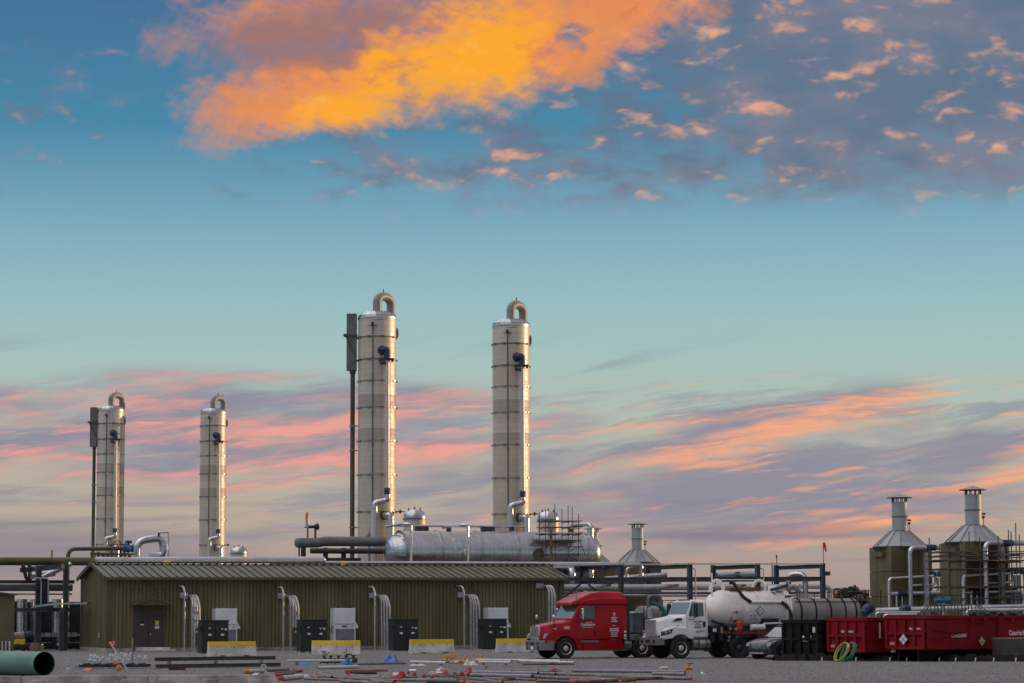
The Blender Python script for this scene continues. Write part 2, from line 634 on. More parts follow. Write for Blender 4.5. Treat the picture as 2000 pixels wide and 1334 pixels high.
def mat(name, col, rough=0.6, metal=0.0, var=0.12, scale=3.0, stretch=(1, 1, 1), rv=0.1, bump=0.0, bscale=40.0, dirt=0.0, dirtcol=(0.08, 0.06, 0.05), seams=None, coat=0.0, ov=0.0, spec=None):
    m = bpy.data.materials.new(name)
    MATS[name] = m
    m.use_nodes = True
    T = m.node_tree
    E.tree = T
    bs = T.nodes['Principled BSDF']
    geo = T.nodes.new('ShaderNodeNewGeometry')
    mp = T.nodes.new('ShaderNodeMapping')
    mp.inputs['Scale'].default_value = stretch
    T.links.new(geo.outputs['Position'], mp.inputs[0])
    pv = mp.outputs[0]
    n1 = noise(pv, 5, 0.55, 0.3, scale)
    c4 = (*col, 1.0)
    dark = tuple(max(0, c * (1 - var * 2)) for c in col) + (1,)
    lite = tuple(min(1, c * (1 + var)) for c in col) + (1,)
    c = mixc(sstep(n1, 0.3, 0.7), dark, lite)
    rr = rough + (n1 - 0.5) * (rv * 2)
    if dirt:
        n2 = noise(pv, 7, 0.65, 0.6, scale * 0.45)
        c = mixc(sstep(n2, 0.50, 0.74) * dirt, c, (*dirtcol, 1))
    if seams:
        du, dv, depth, pvr = seams
        uvn = T.nodes.new('ShaderNodeUVMap')
        sp = T.nodes.new('ShaderNodeSeparateXYZ')
        T.links.new(uvn.outputs[0], sp.inputs[0])
        u, v = E(sp.outputs[0]) * (1 / du), E(sp.outputs[1]) * (1 / dv)
        row = E.m('FLOOR', u)
        v2 = v + row * 0.37
        lu = E.m('ABSOLUTE', E.m('FRACT', u) - 0.5)
        lv = E.m('ABSOLUTE', E.m('FRACT', v2) - 0.5)
        line = emax(sstep(lu, 0.5 - 0.022 / du, 0.5), sstep(lv, 0.5 - 0.018 / dv, 0.5))
        wn = T.nodes.new('ShaderNodeTexWhiteNoise')
        wn.noise_dimensions = '2D'
        T.links.new(cvec(row, E.m('FLOOR', v2)), wn.inputs['Vector'])
        wv = E(wn.outputs['Value'])
        c = mixc(sat((wv - 0.5) * pvr + 0.5), tuple(x * (1 - pvr * 0.4) for x in col) + (1,), c)
        c = mixc(line * depth, c, tuple(x * 0.25 for x in col) + (1,))
        rr = rr + (wv - 0.5) * 0.1
        if not bump:
            bp = T.nodes.new('ShaderNodeBump')
            bp.inputs['Strength'].default_value = 0.22
            bp.inputs['Distance'].default_value = 0.02
            bp.invert = True
            T.links.new((line + (n1 - 0.5) * 0.35).s, bp.inputs['Height'])
            T.links.new(bp.outputs[0], bs.inputs['Normal'])
    if bump:
        nb = noise(geo.outputs['Position'], 4, 0.6, 0, bscale)
        bp = T.nodes.new('ShaderNodeBump')
        bp.inputs['Strength'].default_value = bump
        bp.inputs['Distance'].default_value = 0.05
        T.links.new(nb.s, bp.inputs['Height'])
        T.links.new(bp.outputs[0], bs.inputs['Normal'])
    if ov:
        oi = T.nodes.new('ShaderNodeObjectInfo')
        sv = T.nodes.new('ShaderNodeVectorMath')
        sv.operation = 'SCALE'
        T.links.new(c, sv.inputs[0])
        T.links.new((E(oi.outputs['Random']) * ov + (1 - ov / 2)).s, sv.inputs['Scale'])
        c = sv.outputs[0]
    if spec is not None:
        bs.inputs['Specular IOR Level'].default_value = spec
    T.links.new(c, bs.inputs['Base Color'])
    T.links.new(sat(rr).s, bs.inputs['Roughness'])
    bs.inputs['Metallic'].default_value = metal
    if coat:
        bs.inputs['Coat Weight'].default_value = coat
        bs.inputs['Coat Roughness'].default_value = 0.08
    return m


mat('tower_clad', (0.68, 0.57, 0.47), 0.45, 0.2, 0.10, 0.5, (1, 1, 0.4), 0.1, seams=(0.42, 1.25, 0.38, 0.4), dirt=0.35, dirtcol=(0.40, 0.34, 0.29))
mat('tower_clad_pale', (0.73, 0.64, 0.55), 0.42, 0.2, 0.08, 0.5, (1, 1, 0.4), 0.1, seams=(0.42, 1.25, 0.45, 0.35), dirt=0.15, dirtcol=(0.5, 0.43, 0.37))
mat('tower_clad_dull', (0.55, 0.46, 0.385), 0.5, 0.15, 0.10, 0.5, (1, 1, 0.4), 0.1, seams=(0.42, 1.25, 0.55, 0.4), dirt=0.3, dirtcol=(0.36, 0.3, 0.26))
mat('clad', (0.74, 0.74, 0.75), 0.25, 0.95, 0.10, 0.8, seams=(0.9, 9.0, 0.55, 0.35), dirt=0.2, dirtcol=(0.3, 0.28, 0.27))
mat('clad_fine', (0.64, 0.64, 0.65), 0.25, 0.95, 0.10, 0.8, seams=(0.35, 1.5, 0.45, 0.35), dirt=0.15, dirtcol=(0.3, 0.28, 0.27))
mat('clad_head', (0.52, 0.52, 0.53), 0.27, 0.95, 0.1, 1.0, ov=0.15)
mat('galv', (0.46, 0.47, 0.49), 0.5, 0.5, 0.12, 4)
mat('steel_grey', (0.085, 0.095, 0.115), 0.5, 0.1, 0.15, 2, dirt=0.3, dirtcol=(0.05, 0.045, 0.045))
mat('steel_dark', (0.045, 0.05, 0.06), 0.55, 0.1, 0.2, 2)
mat('pipe_olive', (0.095, 0.092, 0.055), 0.5, 0.0, 0.15, 1.0, dirt=0.2)
mat('beige_steel', (0.30, 0.28, 0.26), 0.5, 0.1, 0.12, 1.0, dirt=0.3, dirtcol=(0.15, 0.12, 0.1))
mat('grey_pipe', (0.17, 0.16, 0.165), 0.45, 0.1, 0.15, 0.8, dirt=0.3)
mat('wall_olive', (0.152, 0.130, 0.060), 0.55, 0.0, 0.12, 0.9, (1, 1, 0.25), ov=0.16, dirt=0.35, dirtcol=(0.055, 0.050, 0.030))
mat('wall_trim', (0.115, 0.098, 0.045), 0.5, 0.0, 0.1, 1)
mat('roof_olive', (0.100, 0.098, 0.054), 0.5, 0.05, 0.14, 0.8, dirt=0.25, ov=0.2)
mat('door_brown', (0.062, 0.052, 0.048), 0.5, 0.0, 0.1, 1)
mat('concrete', (0.66, 0.61, 0.565), 0.85, 0, 0.14, 1.6, bump=0.25, bscale=20, dirt=0.4, dirtcol=(0.2, 0.175, 0.16))
mat('concrete_dark', (0.42, 0.37, 0.345), 0.9, 0, 0.2, 2.2, bump=0.5, bscale=14, dirt=0.85, dirtcol=(0.11, 0.10, 0.095))
mat('yellow_paint', (0.95, 0.55, 0.004), 0.6, 0, 0.06, 2, dirt=0.05)
mat('ac_white', (0.80, 0.81, 0.84), 0.45, 0, 0.06, 1)
mat('ac_grey', (0.22, 0.225, 0.27), 0.5, 0.1, 0.1, 2)
mat('cab_green', (0.022, 0.030, 0.024), 0.5, 0, 0.15, 1)
mat('sign_white', (0.75, 0.74, 0.72), 0.5, 0, 0.04, 3)
mat('sign_yellow', (0.75, 0.55, 0.2), 0.5, 0, 0.04, 3)
mat('black', (0.015, 0.015, 0.016), 0.5, 0, 0.2, 3)
mat('rubber', (0.022, 0.021, 0.021), 0.85, 0, 0.2, 3, dirt=0.5, dirtcol=(0.07, 0.06, 0.055))
mat('blue_navy', (0.025, 0.05, 0.10), 0.5, 0.2, 0.2, 3)
mat('blue_bright', (0.02, 0.10, 0.28), 0.45, 0, 0.15, 3)
mat('tarp_blue', (0.006, 0.13, 0.42), 0.45, 0, 0.3, 4, bump=0.6, bscale=9)
mat('red_truck', (0.38, 0.003, 0.011), 0.3, 0.0, 0.05, 1, coat=0.12, spec=0.25, dirt=0.1, dirtcol=(0.2, 0.02, 0.02))
mat('red_box', (0.25, 0.005, 0.012), 0.7, 0.0, 0.14, 1.0, (1, 1, 0.4), dirt=0.45, dirtcol=(0.2, 0.012, 0.014), spec=0.25)
mat('red_plastic', (0.62, 0.03, 0.02), 0.5, 0, 0.1, 3)
mat('orange_plastic', (0.75, 0.20, 0.015), 0.5, 0, 0.1, 3)
mat('black_box', (0.014, 0.011, 0.010), 0.6, 0, 0.2, 1.2, dirt=0.4, dirtcol=(0.04, 0.03, 0.025), spec=0.2)
mat('white_paint', (0.84, 0.83, 0.81), 0.32, 0, 0.05, 1, coat=0.4, dirt=0.15, dirtcol=(0.5, 0.46, 0.42))
mat('tank_white', (0.82, 0.80, 0.75), 0.4, 0, 0.06, 0.9, (1, 1, 0.5), dirt=0.4, dirtcol=(0.48, 0.41, 0.33))
mat('chrome', (0.72, 0.72, 0.73), 0.15, 1.0, 0.05, 3)
mat('alu_wheel', (0.66, 0.64, 0.59), 0.4, 0.35, 0.1, 6)
mat('tank_alu', (0.36, 0.35, 0.33), 0.35, 0.8, 0.15, 3, dirt=0.4)
mat('tank_grey', (0.27, 0.25, 0.235), 0.5, 0.1, 0.12, 0.8, (1, 1, 0.4), dirt=0.45, dirtcol=(0.2, 0.17, 0.15))
mat('bumper_grey', (0.20, 0.19, 0.19), 0.4, 0.3, 0.1, 2)
mat('car_paint', (0.10, 0.082, 0.092), 0.3, 0.35, 0.05, 2, coat=0.6)
mat('pale_stack', (0.40, 0.43, 0.42), 0.5, 0.15, 0.08, 0.8, (1, 1, 0.4), dirt=0.2, dirtcol=(0.3, 0.29, 0.27))
mat('pale_cone', (0.33, 0.345, 0.345), 0.5, 0.15, 0.1, 0.8, dirt=0.25, dirtcol=(0.24, 0.23, 0.22))
mat('box_olive', (0.135, 0.112, 0.05), 0.55, 0, 0.12, 0.8, ov=0.3, dirt=0.3, dirtcol=(0.07, 0.06, 0.035))
mat('pipe_green', (0.125, 0.225, 0.175), 0.5, 0.0, 0.10, 1.0, dirt=0.25, dirtcol=(0.10, 0.20, 0.17))
mat('pipe_bare', (0.23, 0.20, 0.19), 0.55, 0.3, 0.2, 2, dirt=0.5, dirtcol=(0.14, 0.09, 0.07))
mat('pipe_lilac', (0.26, 0.245, 0.28), 0.5, 0.2, 0.1, 2, dirt=0.2)
mat('pipe_rust', (0.20, 0.085, 0.045), 0.8, 0, 0.25, 2)
mat('pipe_white', (0.60, 0.575, 0.54), 0.5, 0, 0.08, 2, dirt=0.2)
mat('timber', (0.30, 0.22, 0.16), 0.85, 0, 0.25, 3)
mat('plank', (0.34, 0.20, 0.12), 0.85, 0, 0.25, 3)
mat('timber_grey', (0.09, 0.082, 0.075), 0.85, 0, 0.2, 2, dirt=0.4)
mat('scaffold', (0.13, 0.115, 0.11), 0.5, 0.5, 0.2, 3)
mat('hose_green', (0.015, 0.16, 0.07), 0.45, 0, 0.1, 3)
mat('hose_lime', (0.28, 0.33, 0.02), 0.45, 0, 0.1, 3)
mat('hose_teal', (0.03, 0.16, 0.16), 0.45, 0, 0.1, 3)
mat('liner', (0.008, 0.008, 0.009), 0.6, 0, 0.3, 3, bump=0.8, bscale=4, spec=0.12)
mat('bark', (0.06, 0.045, 0.035), 0.9, 0, 0.2, 3)
mat('leaf', (0.095, 0.088, 0.058), 0.7, 0, 0.35, 1.5)
mat('leaf_far', (0.07, 0.065, 0.05), 0.8, 0, 0.3, 0.5)
mat('amber', (0.70, 0.25, 0.01), 0.5, 0, 0.1, 3)
mat('tail_red', (0.45, 0.015, 0.015), 0.35, 0, 0.05, 3)
mat('tarp_white', (0.62, 0.60, 0.58), 0.7, 0, 0.1, 4, bump=0.5, bscale=8)


def glass(name, col, rough=0.06):
    m = bpy.data.materials.new(name)
    MATS[name] = m
    m.use_nodes = True
    b = m.node_tree.nodes['Principled BSDF']
    E.tree = m.node_tree
    geo = m.node_tree.nodes.new('ShaderNodeNewGeometry')
    n = noise(geo.outputs['Position'], 3, 0.5, 0, 1.4)
    m.node_tree.links.new(mixc(n, tuple(c * 0.6 for c in col) + (1,), tuple(min(1, c * 1.4) for c in col) + (1,)), b.inputs['Base Color'])
    b.inputs['Roughness'].default_value = rough
    b.inputs['Specular IOR Level'].default_value = 0.9
    b.inputs['Coat Weight'].default_value = 0.6
    return m


glass('glass', (0.035, 0.05, 0.05))
glass('glass_cab', (0.11, 0.15, 0.145))  # teal of the reflections is put into the base colour
glass('glass_olive_reflect', (0.05, 0.045, 0.025))  # tan tint paints in the reflection of the olive building
glass('lamp_glass', (0.27, 0.27, 0.27), 0.1)
mat('pipe_jacket', (0.66, 0.63, 0.62), 0.45, 0.45, 0.08, 1.0, seams=(0.9, 9.0, 0.4, 0.3))
mat('satin', (0.50, 0.50, 0.50), 0.4, 0.4, 0.08, 3)
M = MATS


def ground_mat():
    m = bpy.data.materials.new('gravel_ground')
    m.use_nodes = True
    T = m.node_tree
    E.tree = T
    bs = T.nodes['Principled BSDF']
    geo = T.nodes.new('ShaderNodeNewGeometry')
    p = geo.outputs['Position']
    mp = T.nodes.new('ShaderNodeMapping')
    mp.inputs['Scale'].default_value = (1, 0.35, 1)
    T.links.new(p, mp.inputs[0])
    a = noise(mp.outputs[0], 6, 0.75, 0, 9.0)
    b = noise(p, 4, 0.6, 0.4, 0.12)
    b2 = noise(p, 4, 0.6, 0.4, 0.9)
    c = ramp(a, [(0.25, (0.04, 0.038, 0.036, 1)), (0.5, (0.175, 0.166, 0.160, 1)), (0.75, (0.42, 0.40, 0.385, 1))])
    c = mixc(sstep(b, 0.4, 0.65) * 0.35, c, (0.21, 0.198, 0.19, 1))
    mt = T.nodes.new('ShaderNodeMapping')
    mt.inputs['Scale'].default_value = (0.03, 0.55, 1)
    mt.inputs['Rotation'].default_value = (0, 0, R(8))
    T.links.new(p, mt.inputs[0])
    tr_ = noise(mt.outputs[0], 4, 0.6, 0.8, 1.0)
    c = mixc(sstep(tr_, 0.50, 0.66) * 0.5, c, (0.10, 0.094, 0.088, 1))
    c = mixc(sstep(tr_, 0.44, 0.30) * 0.35, c, (0.27, 0.255, 0.24, 1))
    c = mixc(sstep(b2, 0.48, 0.72) * 0.25, c, (0.09, 0.086, 0.083, 1))
    T.links.new(c, bs.inputs['Base Color'])
    bs.inputs['Roughness'].default_value = 0.95
    bp = T.nodes.new('ShaderNodeBump')
    bp.inputs['Strength'].default_value = 0.6
    bp.inputs['Distance'].default_value = 0.05
    T.links.new(a.s, bp.inputs['Height'])
    T.links.new(bp.outputs[0], bs.inputs['Normal'])
    return m


M['ground'] = ground_mat()

# ------------------------------------------------------------------ ground
g = MB()
g.face([(-2500, -60, 0), (2500, -60, 0), (2500, 6000, 0), (-2500, 6000, 0)])
tag(g.build('ground', M['ground'], smooth=False), 'grey gravel yard ground', None, kind='structure')

# larger stones lying in the gravel
rs = random.Random(3)
g = MB()
for i in range(42000):
    d = 80 + 85 * rs.random() ** 1.6
    x = (rs.random() - 0.5) * d * 0.46
    s = rs.uniform(0.012, 0.036)
    a = rs.random() * 6.28
    vs = [Vector((x + math.cos(a + k * 2.1) * s * rs.uniform(.7, 1.3), d + math.sin(a + k * 2.1) * s * rs.uniform(.7, 1.3), 0.0)) for k in range(3)]
    top = Vector((x, d, s * rs.uniform(.7, 1.2)))
    i0 = len(g.v)
    g.v += vs + [top]
    for q in ((0, 1, 3), (1, 2, 3), (2, 0, 3)):
        g.f.append([i0 + k for k in q])
        g.uv.append(None)
mat('stone', (0.24, 0.23, 0.222), 0.9, 0, 0.3, 7.0)
tag(g.build('gravel', M['stone'], smooth=False), 'loose grey gravel stones', None, kind='stuff')

# ------------------------------------------------------------------ long olive building
ZE = W(209, 1128, 0).z
WID = 8.0
ZR = W(181, 1104, WID / 2).z
LEN = ab(W(1099, 1200, 0))[0]
ZB = 0.22
bld = thing('electrical_building', 'long low olive metal building with ribbed walls and standing seam roof', 'building', B0, TH)
MB().box((LEN / 2, WID / 2, ZB / 2), (LEN + 0.16, WID + 0.16, ZB)).build('foundation', M['concrete_dark'], bld, True)
MB().prism([(0.06, ZB), (WID - 0.06, ZB), (WID - 0.06, ZE - 0.1), (WID / 2, ZR - 0.16), (0.06, ZE - 0.1)], (0.06, 0, 0), (0, 1, 0), UP, (LEN - 0.12, 0, 0)).build('wall', M['wall_olive'], bld, True)


def rib_profile(w):
    pts, n = [], max(1, round(w / 0.25))
    s = w / n
    for k in range(n):
        x = k * s
        pts += [(x, 0.0), (x + s * .40, -0.012), (x + s * .76, 0.0), (x + s * .80, 0.05), (x + s * .93, 0.05), (x + s * .97, 0.0)]
    pts.append((w, 0.0))
    return pts


npan = round(LEN)
pw = LEN / npan
pm = MB()
pr = rib_profile(pw)
for (x0, y0), (x1, y1) in zip(pr, pr[1:]):
    pm.face([(x0, y0, ZB), (x1, y1, ZB), (x1, y1, ZE), (x0, y0, ZE)])
pme = pm.mesh('wall_panel', M['wall_olive'], None, False)
for k in range(npan):
    inst('wall_panel', pme, bld, (k * pw, 0, 0))
ng = 8
gw = WID / ng
for k in range(ng):
    b0 = k * gw
    q = MB()
    zt = lambda b: ZE + (ZR - ZE) * (1 - abs(b - WID / 2) / (WID / 2)) - 0.05
    for (x0, y0), (x1, y1) in zip(pr, pr[1:]):
        s = gw / pw
        q.face([(y0, b0 + x1 * s, ZB), (y0, b0 + x0 * s, ZB), (y0, b0 + x0 * s, zt(b0 + x0 * s)), (y0, b0 + x1 * s, zt(b0 + x1 * s))])
    q.build('wall_panel', M['wall_olive'], bld, True, smooth=False)
for px_ in (390.5, 577.5, 755, 927.5):
    a = ab(W(px_, 1200, 0))[0]
    MB().box((a, -0.035, (ZB + ZE) / 2), (0.24, 0.085, ZE - ZB)).build('wall_trim', M['wall_trim'], bld, True)
for a in (0.08, LEN - 0.08):
    MB().box((a, -0.04, (ZB + ZE) / 2), (0.34, 0.10, ZE - ZB)).build('corner_trim', M['wall_trim'], bld, True)
for b in (WID,):
    MB().box((-0.03, b - 0.05, (ZB + ZE) / 2), (0.1, 0.28, ZE - ZB)).build('corner_trim', M['wall_trim'], bld, True)
# roof
OV = 0.32
slope = (ZR - ZE) / (WID / 2)
nroof = round((LEN + 0.5) / 0.52)
rw = (LEN + 0.5) / nroof
for side in (0, 1):
    q = MB()
    bb = (lambda b: b) if side == 0 else (lambda b: WID - b)
    zz = lambda b: ZE + 0.06 + b * slope
    for x0, x1, h in ((0.0, rw - 0.09, 0.0), (rw - 0.09, rw - 0.002, 0.085)):
        e0, e1 = -OV, WID / 2
        p = [(x0, bb(e0), zz(e0)), (x1, bb(e0), zz(e0)), (x1, bb(e1), zz(e1)), (x0, bb(e1), zz(e1))]
        top = [(a, b, z + 0.02 + h) for a, b, z in p]
        q.rings([p, top])
    rme = q.mesh('roof_panel', M['roof_olive'], None, False)
    for k in range(nroof):
        inst('roof_panel', rme, bld, (-0.25 + k * rw, 0, 0))
MB().box((LEN / 2, -OV - 0.09, ZE - 0.06), (LEN + 0.56, 0.16, 0.20)).build('gutter', M['roof_olive'], bld, True, bevel=0.02)
for a in (-0.27, LEN + 0.27):
    q = MB()
    q.bar((a, -OV - 0.05, ZE + 0.06 - OV * slope), (a, WID / 2, ZR + 0.11), 0.10, 0.24)
    q.bar((a, WID + OV + 0.05, ZE + 0.06 - OV * slope), (a, WID / 2 + 0.003, ZR + 0.11), 0.098, 0.238)
    q.build('rake_trim', M['roof_olive'], bld, True)
q = MB()
q.bar((-0.30, WID / 2, ZR + 0.20), (LEN + 0.30, WID / 2, ZR + 0.20), 0.5, 0.05)
q.build('ridge_cap', M['roof_olive'], bld, True)

# double door with its canopy
aw = lambda px_, py_: ab(W(px_, py_, 0))[0]
zw = lambda px_, py_: W(px_, py_, 0).z
da0, da1 = aw(262.5, 1230), aw(316, 1230)
dz0, dz1, dz2 = zw(290, 1270), zw(290, 1204), zw(290, 1190)
fr = MB()
fr.box(((da0 + da1) / 2, -0.03, (dz0 + dz2) / 2 + .03), (da1 - da0 + .16, 0.10, dz2 - dz0 + .14))
fr.build('door_frame', M['door_brown'], bld, True)
for k in (0, 1):
    w = (da1 - da0) / 2 - 0.03
    c = da0 + w / 2 + 0.015 + k * (w + 0.03)
    dr = MB().box((c, -0.10, (dz0 + dz1) / 2), (w, 0.05, dz1 - dz0)).build('door', M['door_brown'], bld, True, bevel=0.008)
    if k == 1:
        MB().box((c - w / 2 + 0.10, -0.15, dz0 + 1.0), (0.05, 0.06, 0.16)).build('handle', M['galv'], dr, True)
        MB().box((c + .1, -0.13, dz0 + 1.70), (0.24, 0.01, 0.30)).build('sign', M['sign_yellow'], dr, True)
        MB().box((c + .1, -0.13, dz0 + 1.42), (0.28, 0.01, 0.16)).build('sign', M['sign_white'], dr, True)
    else:
        MB().box((c + .02, -0.13, dz0 + 1.68), (0.28, 0.01, 0.30)).build('sign', M['black'], dr, True)
        MB().box((c + .02, -0.137, dz0 + 1.60), (0.24, 0.01, 0.08)).build('sign', M['sign_white'], dr, True)
MB().box(((da0 + da1) / 2, -0.09, (dz1 + dz2) / 2 + .02), (da1 - da0 - .02, 0.04, dz2 - dz1 - .02)).build('transom', M['door_brown'], bld, True)
ca0, ca1, cam_ = aw(256, 1180), aw(331, 1180), aw(297, 1170)
cz0, cz1 = zw(297, 1182.5), zw(297, 1170)
cm = (ca0 + ca1) / 2 - .05
for s, a in ((0, ca0), (1, ca1)):
    MB().prism([(a, cz0), (cm, cz1), (cm, cz1 + .09), (a, cz0 + .09)], (0, -0.95, 0), (1, 0, 0), UP, (0, 0.93, 0)).build('canopy_slope', M['roof_olive'], bld, True)
MB().prism([(ca0 + .1, cz0 + .02), (ca1 - .1, cz0 + .02), (cm, cz1 - .01)], (0, -0.9, 0), (1, 0, 0), UP, (0, 0.05, 0)).build('canopy_gable', M['wall_trim'], bld, True)
for px_, py_ in ((258, 1152), (272, 1152), (305, 1152), (319, 1152)):
    MB().box((aw(px_, py_), -0.09, zw(px_, py_)), (0.12, 0.10, 0.10)).build('wall_fixture', M['steel_dark'], bld, True)
MB().box((-0.09, 2.0, 1.0), (0.06, 0.22, 0.3)).build('outlet_box', M['galv'], bld, True)
st = thing('concrete_step', 'pale concrete step below the brown double doors', 'step', gl((da0 + da1) / 2, -0.7, 0), TH)
MB().box((0.15, 0.05, 0.13), (1.95, 1.1, 0.26)).build('tread', M['concrete'], st, True, bevel=0.02)
MB().box((0.35, -0.65, 0.06), (2.1, 0.3, 0.12)).build('tread', M['concrete'], st, True, bevel=0.02)

# conduit bundles sweeping out of the wall
CG = 'conduit bundles along the olive wall'
for gi, (bx, by, kinds, n, desc) in enumerate(((356, 1163, (0, 0, 1, 1), 4, 'beside the brown double doors'),
                                         (547, 1164, (0, 1, 1, 1), 4, 'left of the second green cabinet'),
                                         (724, 1163, (0, 0, 0, 0), 4, 'beside the lone green cabinet'),
                                         (897, 1162, (0, 0, 0, 0), 4, 'before the wall unit nearest the red truck'),
                                         (1049, 1144, (0, 0, 0), 3, 'above the red truck hood'))):
    A = W(bx + 8, by, 0)
    t = thing('conduit_bundle', 'galvanised conduits sweeping from the wall ' + desc, 'conduit', Vector((A.x, A.y, 0)), TH, CG)
    zj = A.z
    MB().box((-0.2, -0.12, zj), (0.50, 0.22, 0.34)).build('junction_box', M['galv'], t, True)
    for i in range(n):
        out = 1.15 + i * 0.42
        x0 = 0.02 + i * 0.05
        q = MB()
        end = 0.0 if kinds[i] == 0 else 1.45
        q.pipe([(x0, -0.05, zj - 0.02), (x0 + .06, -out, zj - 0.02), (x0 + .10, -out, end)], 0.062, out * 0.98, 10, n=10)
        q.lathe([(0.078, 0), (0.078, 0.12)], (x0 + .10, -out, min(1.6, zj - out * 1.02 - .3)), UP, 10)
        q.build('conduit', M['galv'], t, True)
    if gi < 4:
        q = MB()
        q.pipe([(-0.50, -0.03, zj + .56), (-0.44, -1.35, zj + .56), (-0.42, -1.35, 0)], 0.06, 1.3, 10, n=10)
        q.build('conduit', M['galv'], t, True)
        MB().box((-0.52, -0.06, zj + .56), (0.14, 0.12, 0.14)).build('wall_flange', M['steel_dark'], t, True)

# dark green cabinets
CB = 'dark green cabinets along the olive wall'
cab = None
for i, (px_, py_, lab) in enumerate(((394, 1277.5, 'in front of the wall unit by the brown double doors'), (588, 1275, 'left of the complete white wall unit'),
                                (769, 1272.5, 'standing alone behind the third yellow topped barrier'), (944, 1269.5, 'before the wall unit at the truck end'))):
    loc = G(px_, py_)
    if cab is None:
        cab = thing('electrical_cabinet', '', 'cabinet', (0, 0, 0), 0, CB)
        MB().box((0.8, 0.5, 0.96), (1.6, 1.0, 1.92)).build('body', M['cab_green'], cab, True, bevel=0.015)
        MB().box((0.8, 0.5, 1.95), (1.7, 1.1, 0.05)).build('lid', M['cab_green'], cab, True)
        for k in (0, 1):
            dr = MB().box((0.41 + k * .79, -0.025, 0.97), (0.75, 0.045, 1.74)).build('door', M['cab_green'], cab, True, bevel=0.01)
            MB().box((0.47 + k * .75, -0.055, 1.12), (0.19, 0.01, 0.11)).build('label_plate', M['sign_white'], dr, True)
            MB().box((0.45 + k * .75, -0.055, 1.45 + .05 * (1 - k)), (0.13, 0.01, 0.06)).build('label_plate', M['sign_white'], dr, True)
            MB().box((0.45 + k * .30, -0.07, 0.85), (0.04, 0.06, 0.14)).build('handle', M['black'], dr, True)
        MB().box((1.42, -0.055, 1.42), (0.15, 0.01, 0.10)).build('label_plate', M['sign_white'], cab, True)
        MB().box((-0.07, 0.25, 1.5), (0.14, 0.5, 0.22)).build('bushing_box', M['black'], cab, True)
        MB().box((0.8, 0.5, 0.02), (1.9, 1.3, 0.06)).build('pad', M['concrete_dark'], cab, True)
        cab.location = loc
        cab.rotation_euler = (0, 0, TH)
        cab['label'] = 'dark green electrical cabinet ' + lab
    else:
        dup(cab, loc, TH, 'dark green electrical cabinet ' + lab)

# wall-hung air conditioners
AG = 'white wall air conditioners'
ac = None
for i, (px_, py_, lab) in enumerate(((420.5, 1250, 'half hidden by the first green cabinet'), (653, 1256, 'behind the second yellow topped barrier'),
                                     (953.5, 1249, 'at the red truck end of the wall'))):
    a = ab(W(px_, py_, -1.0))[0]
    loc = gl(a, -1.05, 0.46)
    if ac is None:
        ac = thing('air_conditioner', '', 'air conditioner', (0, 0, 0), 0, AG)
        MB().box((0.70, 0.5, 1.70), (1.40, 1.0, 1.02)).build('upper_case', M['ac_white'], ac, True, bevel=0.015)
        MB().box((0.70, 0.52, 1.04), (1.40, 0.96, 0.30)).build('control_case', M['ac_white'], ac, True, bevel=0.01)
        MB().box((0.70, 0.54, 0.45), (1.36, 0.92, 0.88)).build('lower_case', M['ac_white'], ac, True)
        for k in (0, 1):
            MB().box((0.36 + k * .68, -0.012, 1.70), (0.66, 0.022, 0.96)).build('door_panel', M['ac_white'], ac, True, bevel=0.006)
        lv = MB().box((0.72, 0.055, 0.45), (1.22, 0.03, 0.82)).build('coil_grille', M['ac_grey'], ac, True)
        for k in range(16):
            pass
        MB().box((0.66, 0.03, 1.05), (0.30, 0.02, 0.09)).build('display', M['black'], ac, True)
        MB().box((1.18, 0.03, 1.05), (0.16, 0.02, 0.12)).build('sticker', M['sign_yellow'], ac, True)
        MB().box((0.12, 0.03, 1.05), (0.14, 0.02, 0.1)).build('sticker', M['sign_white'], ac, True)
        MB().prism([(0, 0.30), (0.22, -0.12), (0.22, -0.22), (0, -0.22)], (1.40, 0.1, 1.15), (1, 0, 0), UP, (0, 0.8, 0)).build('side_hood', M['ac_white'], ac, True)
        for x in (0.02, 1.38):
            MB().box((x, 0.02, 0.45), (0.05, 0.05, 0.9)).build('corner_post', M['ac_white'], ac, True)
        for x in (0.1, 0.5, 1.3):
            MB().box((x, 0.1, 2.24), (0.05, 0.05, 0.06)).build('lifting_lug', M['galv'], ac, True)
        q = MB()
        q.pipe([(-0.02, 0.35, 1.1), (-0.12, 0.3, 0.9), (-0.1, 0.3, 0.7), (-0.02, 0.6, 0.62)], 0.025, 0.1, 6)
        q.build('cable', M['black'], ac, True)
        ac.location, ac.rotation_euler = loc, (0, 0, TH)
        ac['label'] = 'white air conditioner hung on the wall ' + lab
    else:
        dup(ac, loc, TH, 'white air conditioner hung on the wall ' + lab)

# ------------------------------------------------------------------ traffic barriers
BP = lambda h0, h1: [(x, z) for x, z in ((-0.30, 0), (-0.30, 0.08), (-0.17, 0.30), (-0.105, 0.81), (0.105, 0.81), (0.17, 0.30), (0.30, 0.08), (0.30, 0))]


def cutp(poly, z0, z1):
    w = lambda z: (0.30 if z <= .08 else 0.30 - (z - .08) / .22 * .13 if z <= .30 else 0.17 - (z - .30) / .51 * .065)
    zs = [z0] + [z for z in (.08, .30) if z0 < z < z1] + [z1]
    return [(-w(z), z) for z in zs] + [(w(z), z) for z in reversed(zs)]


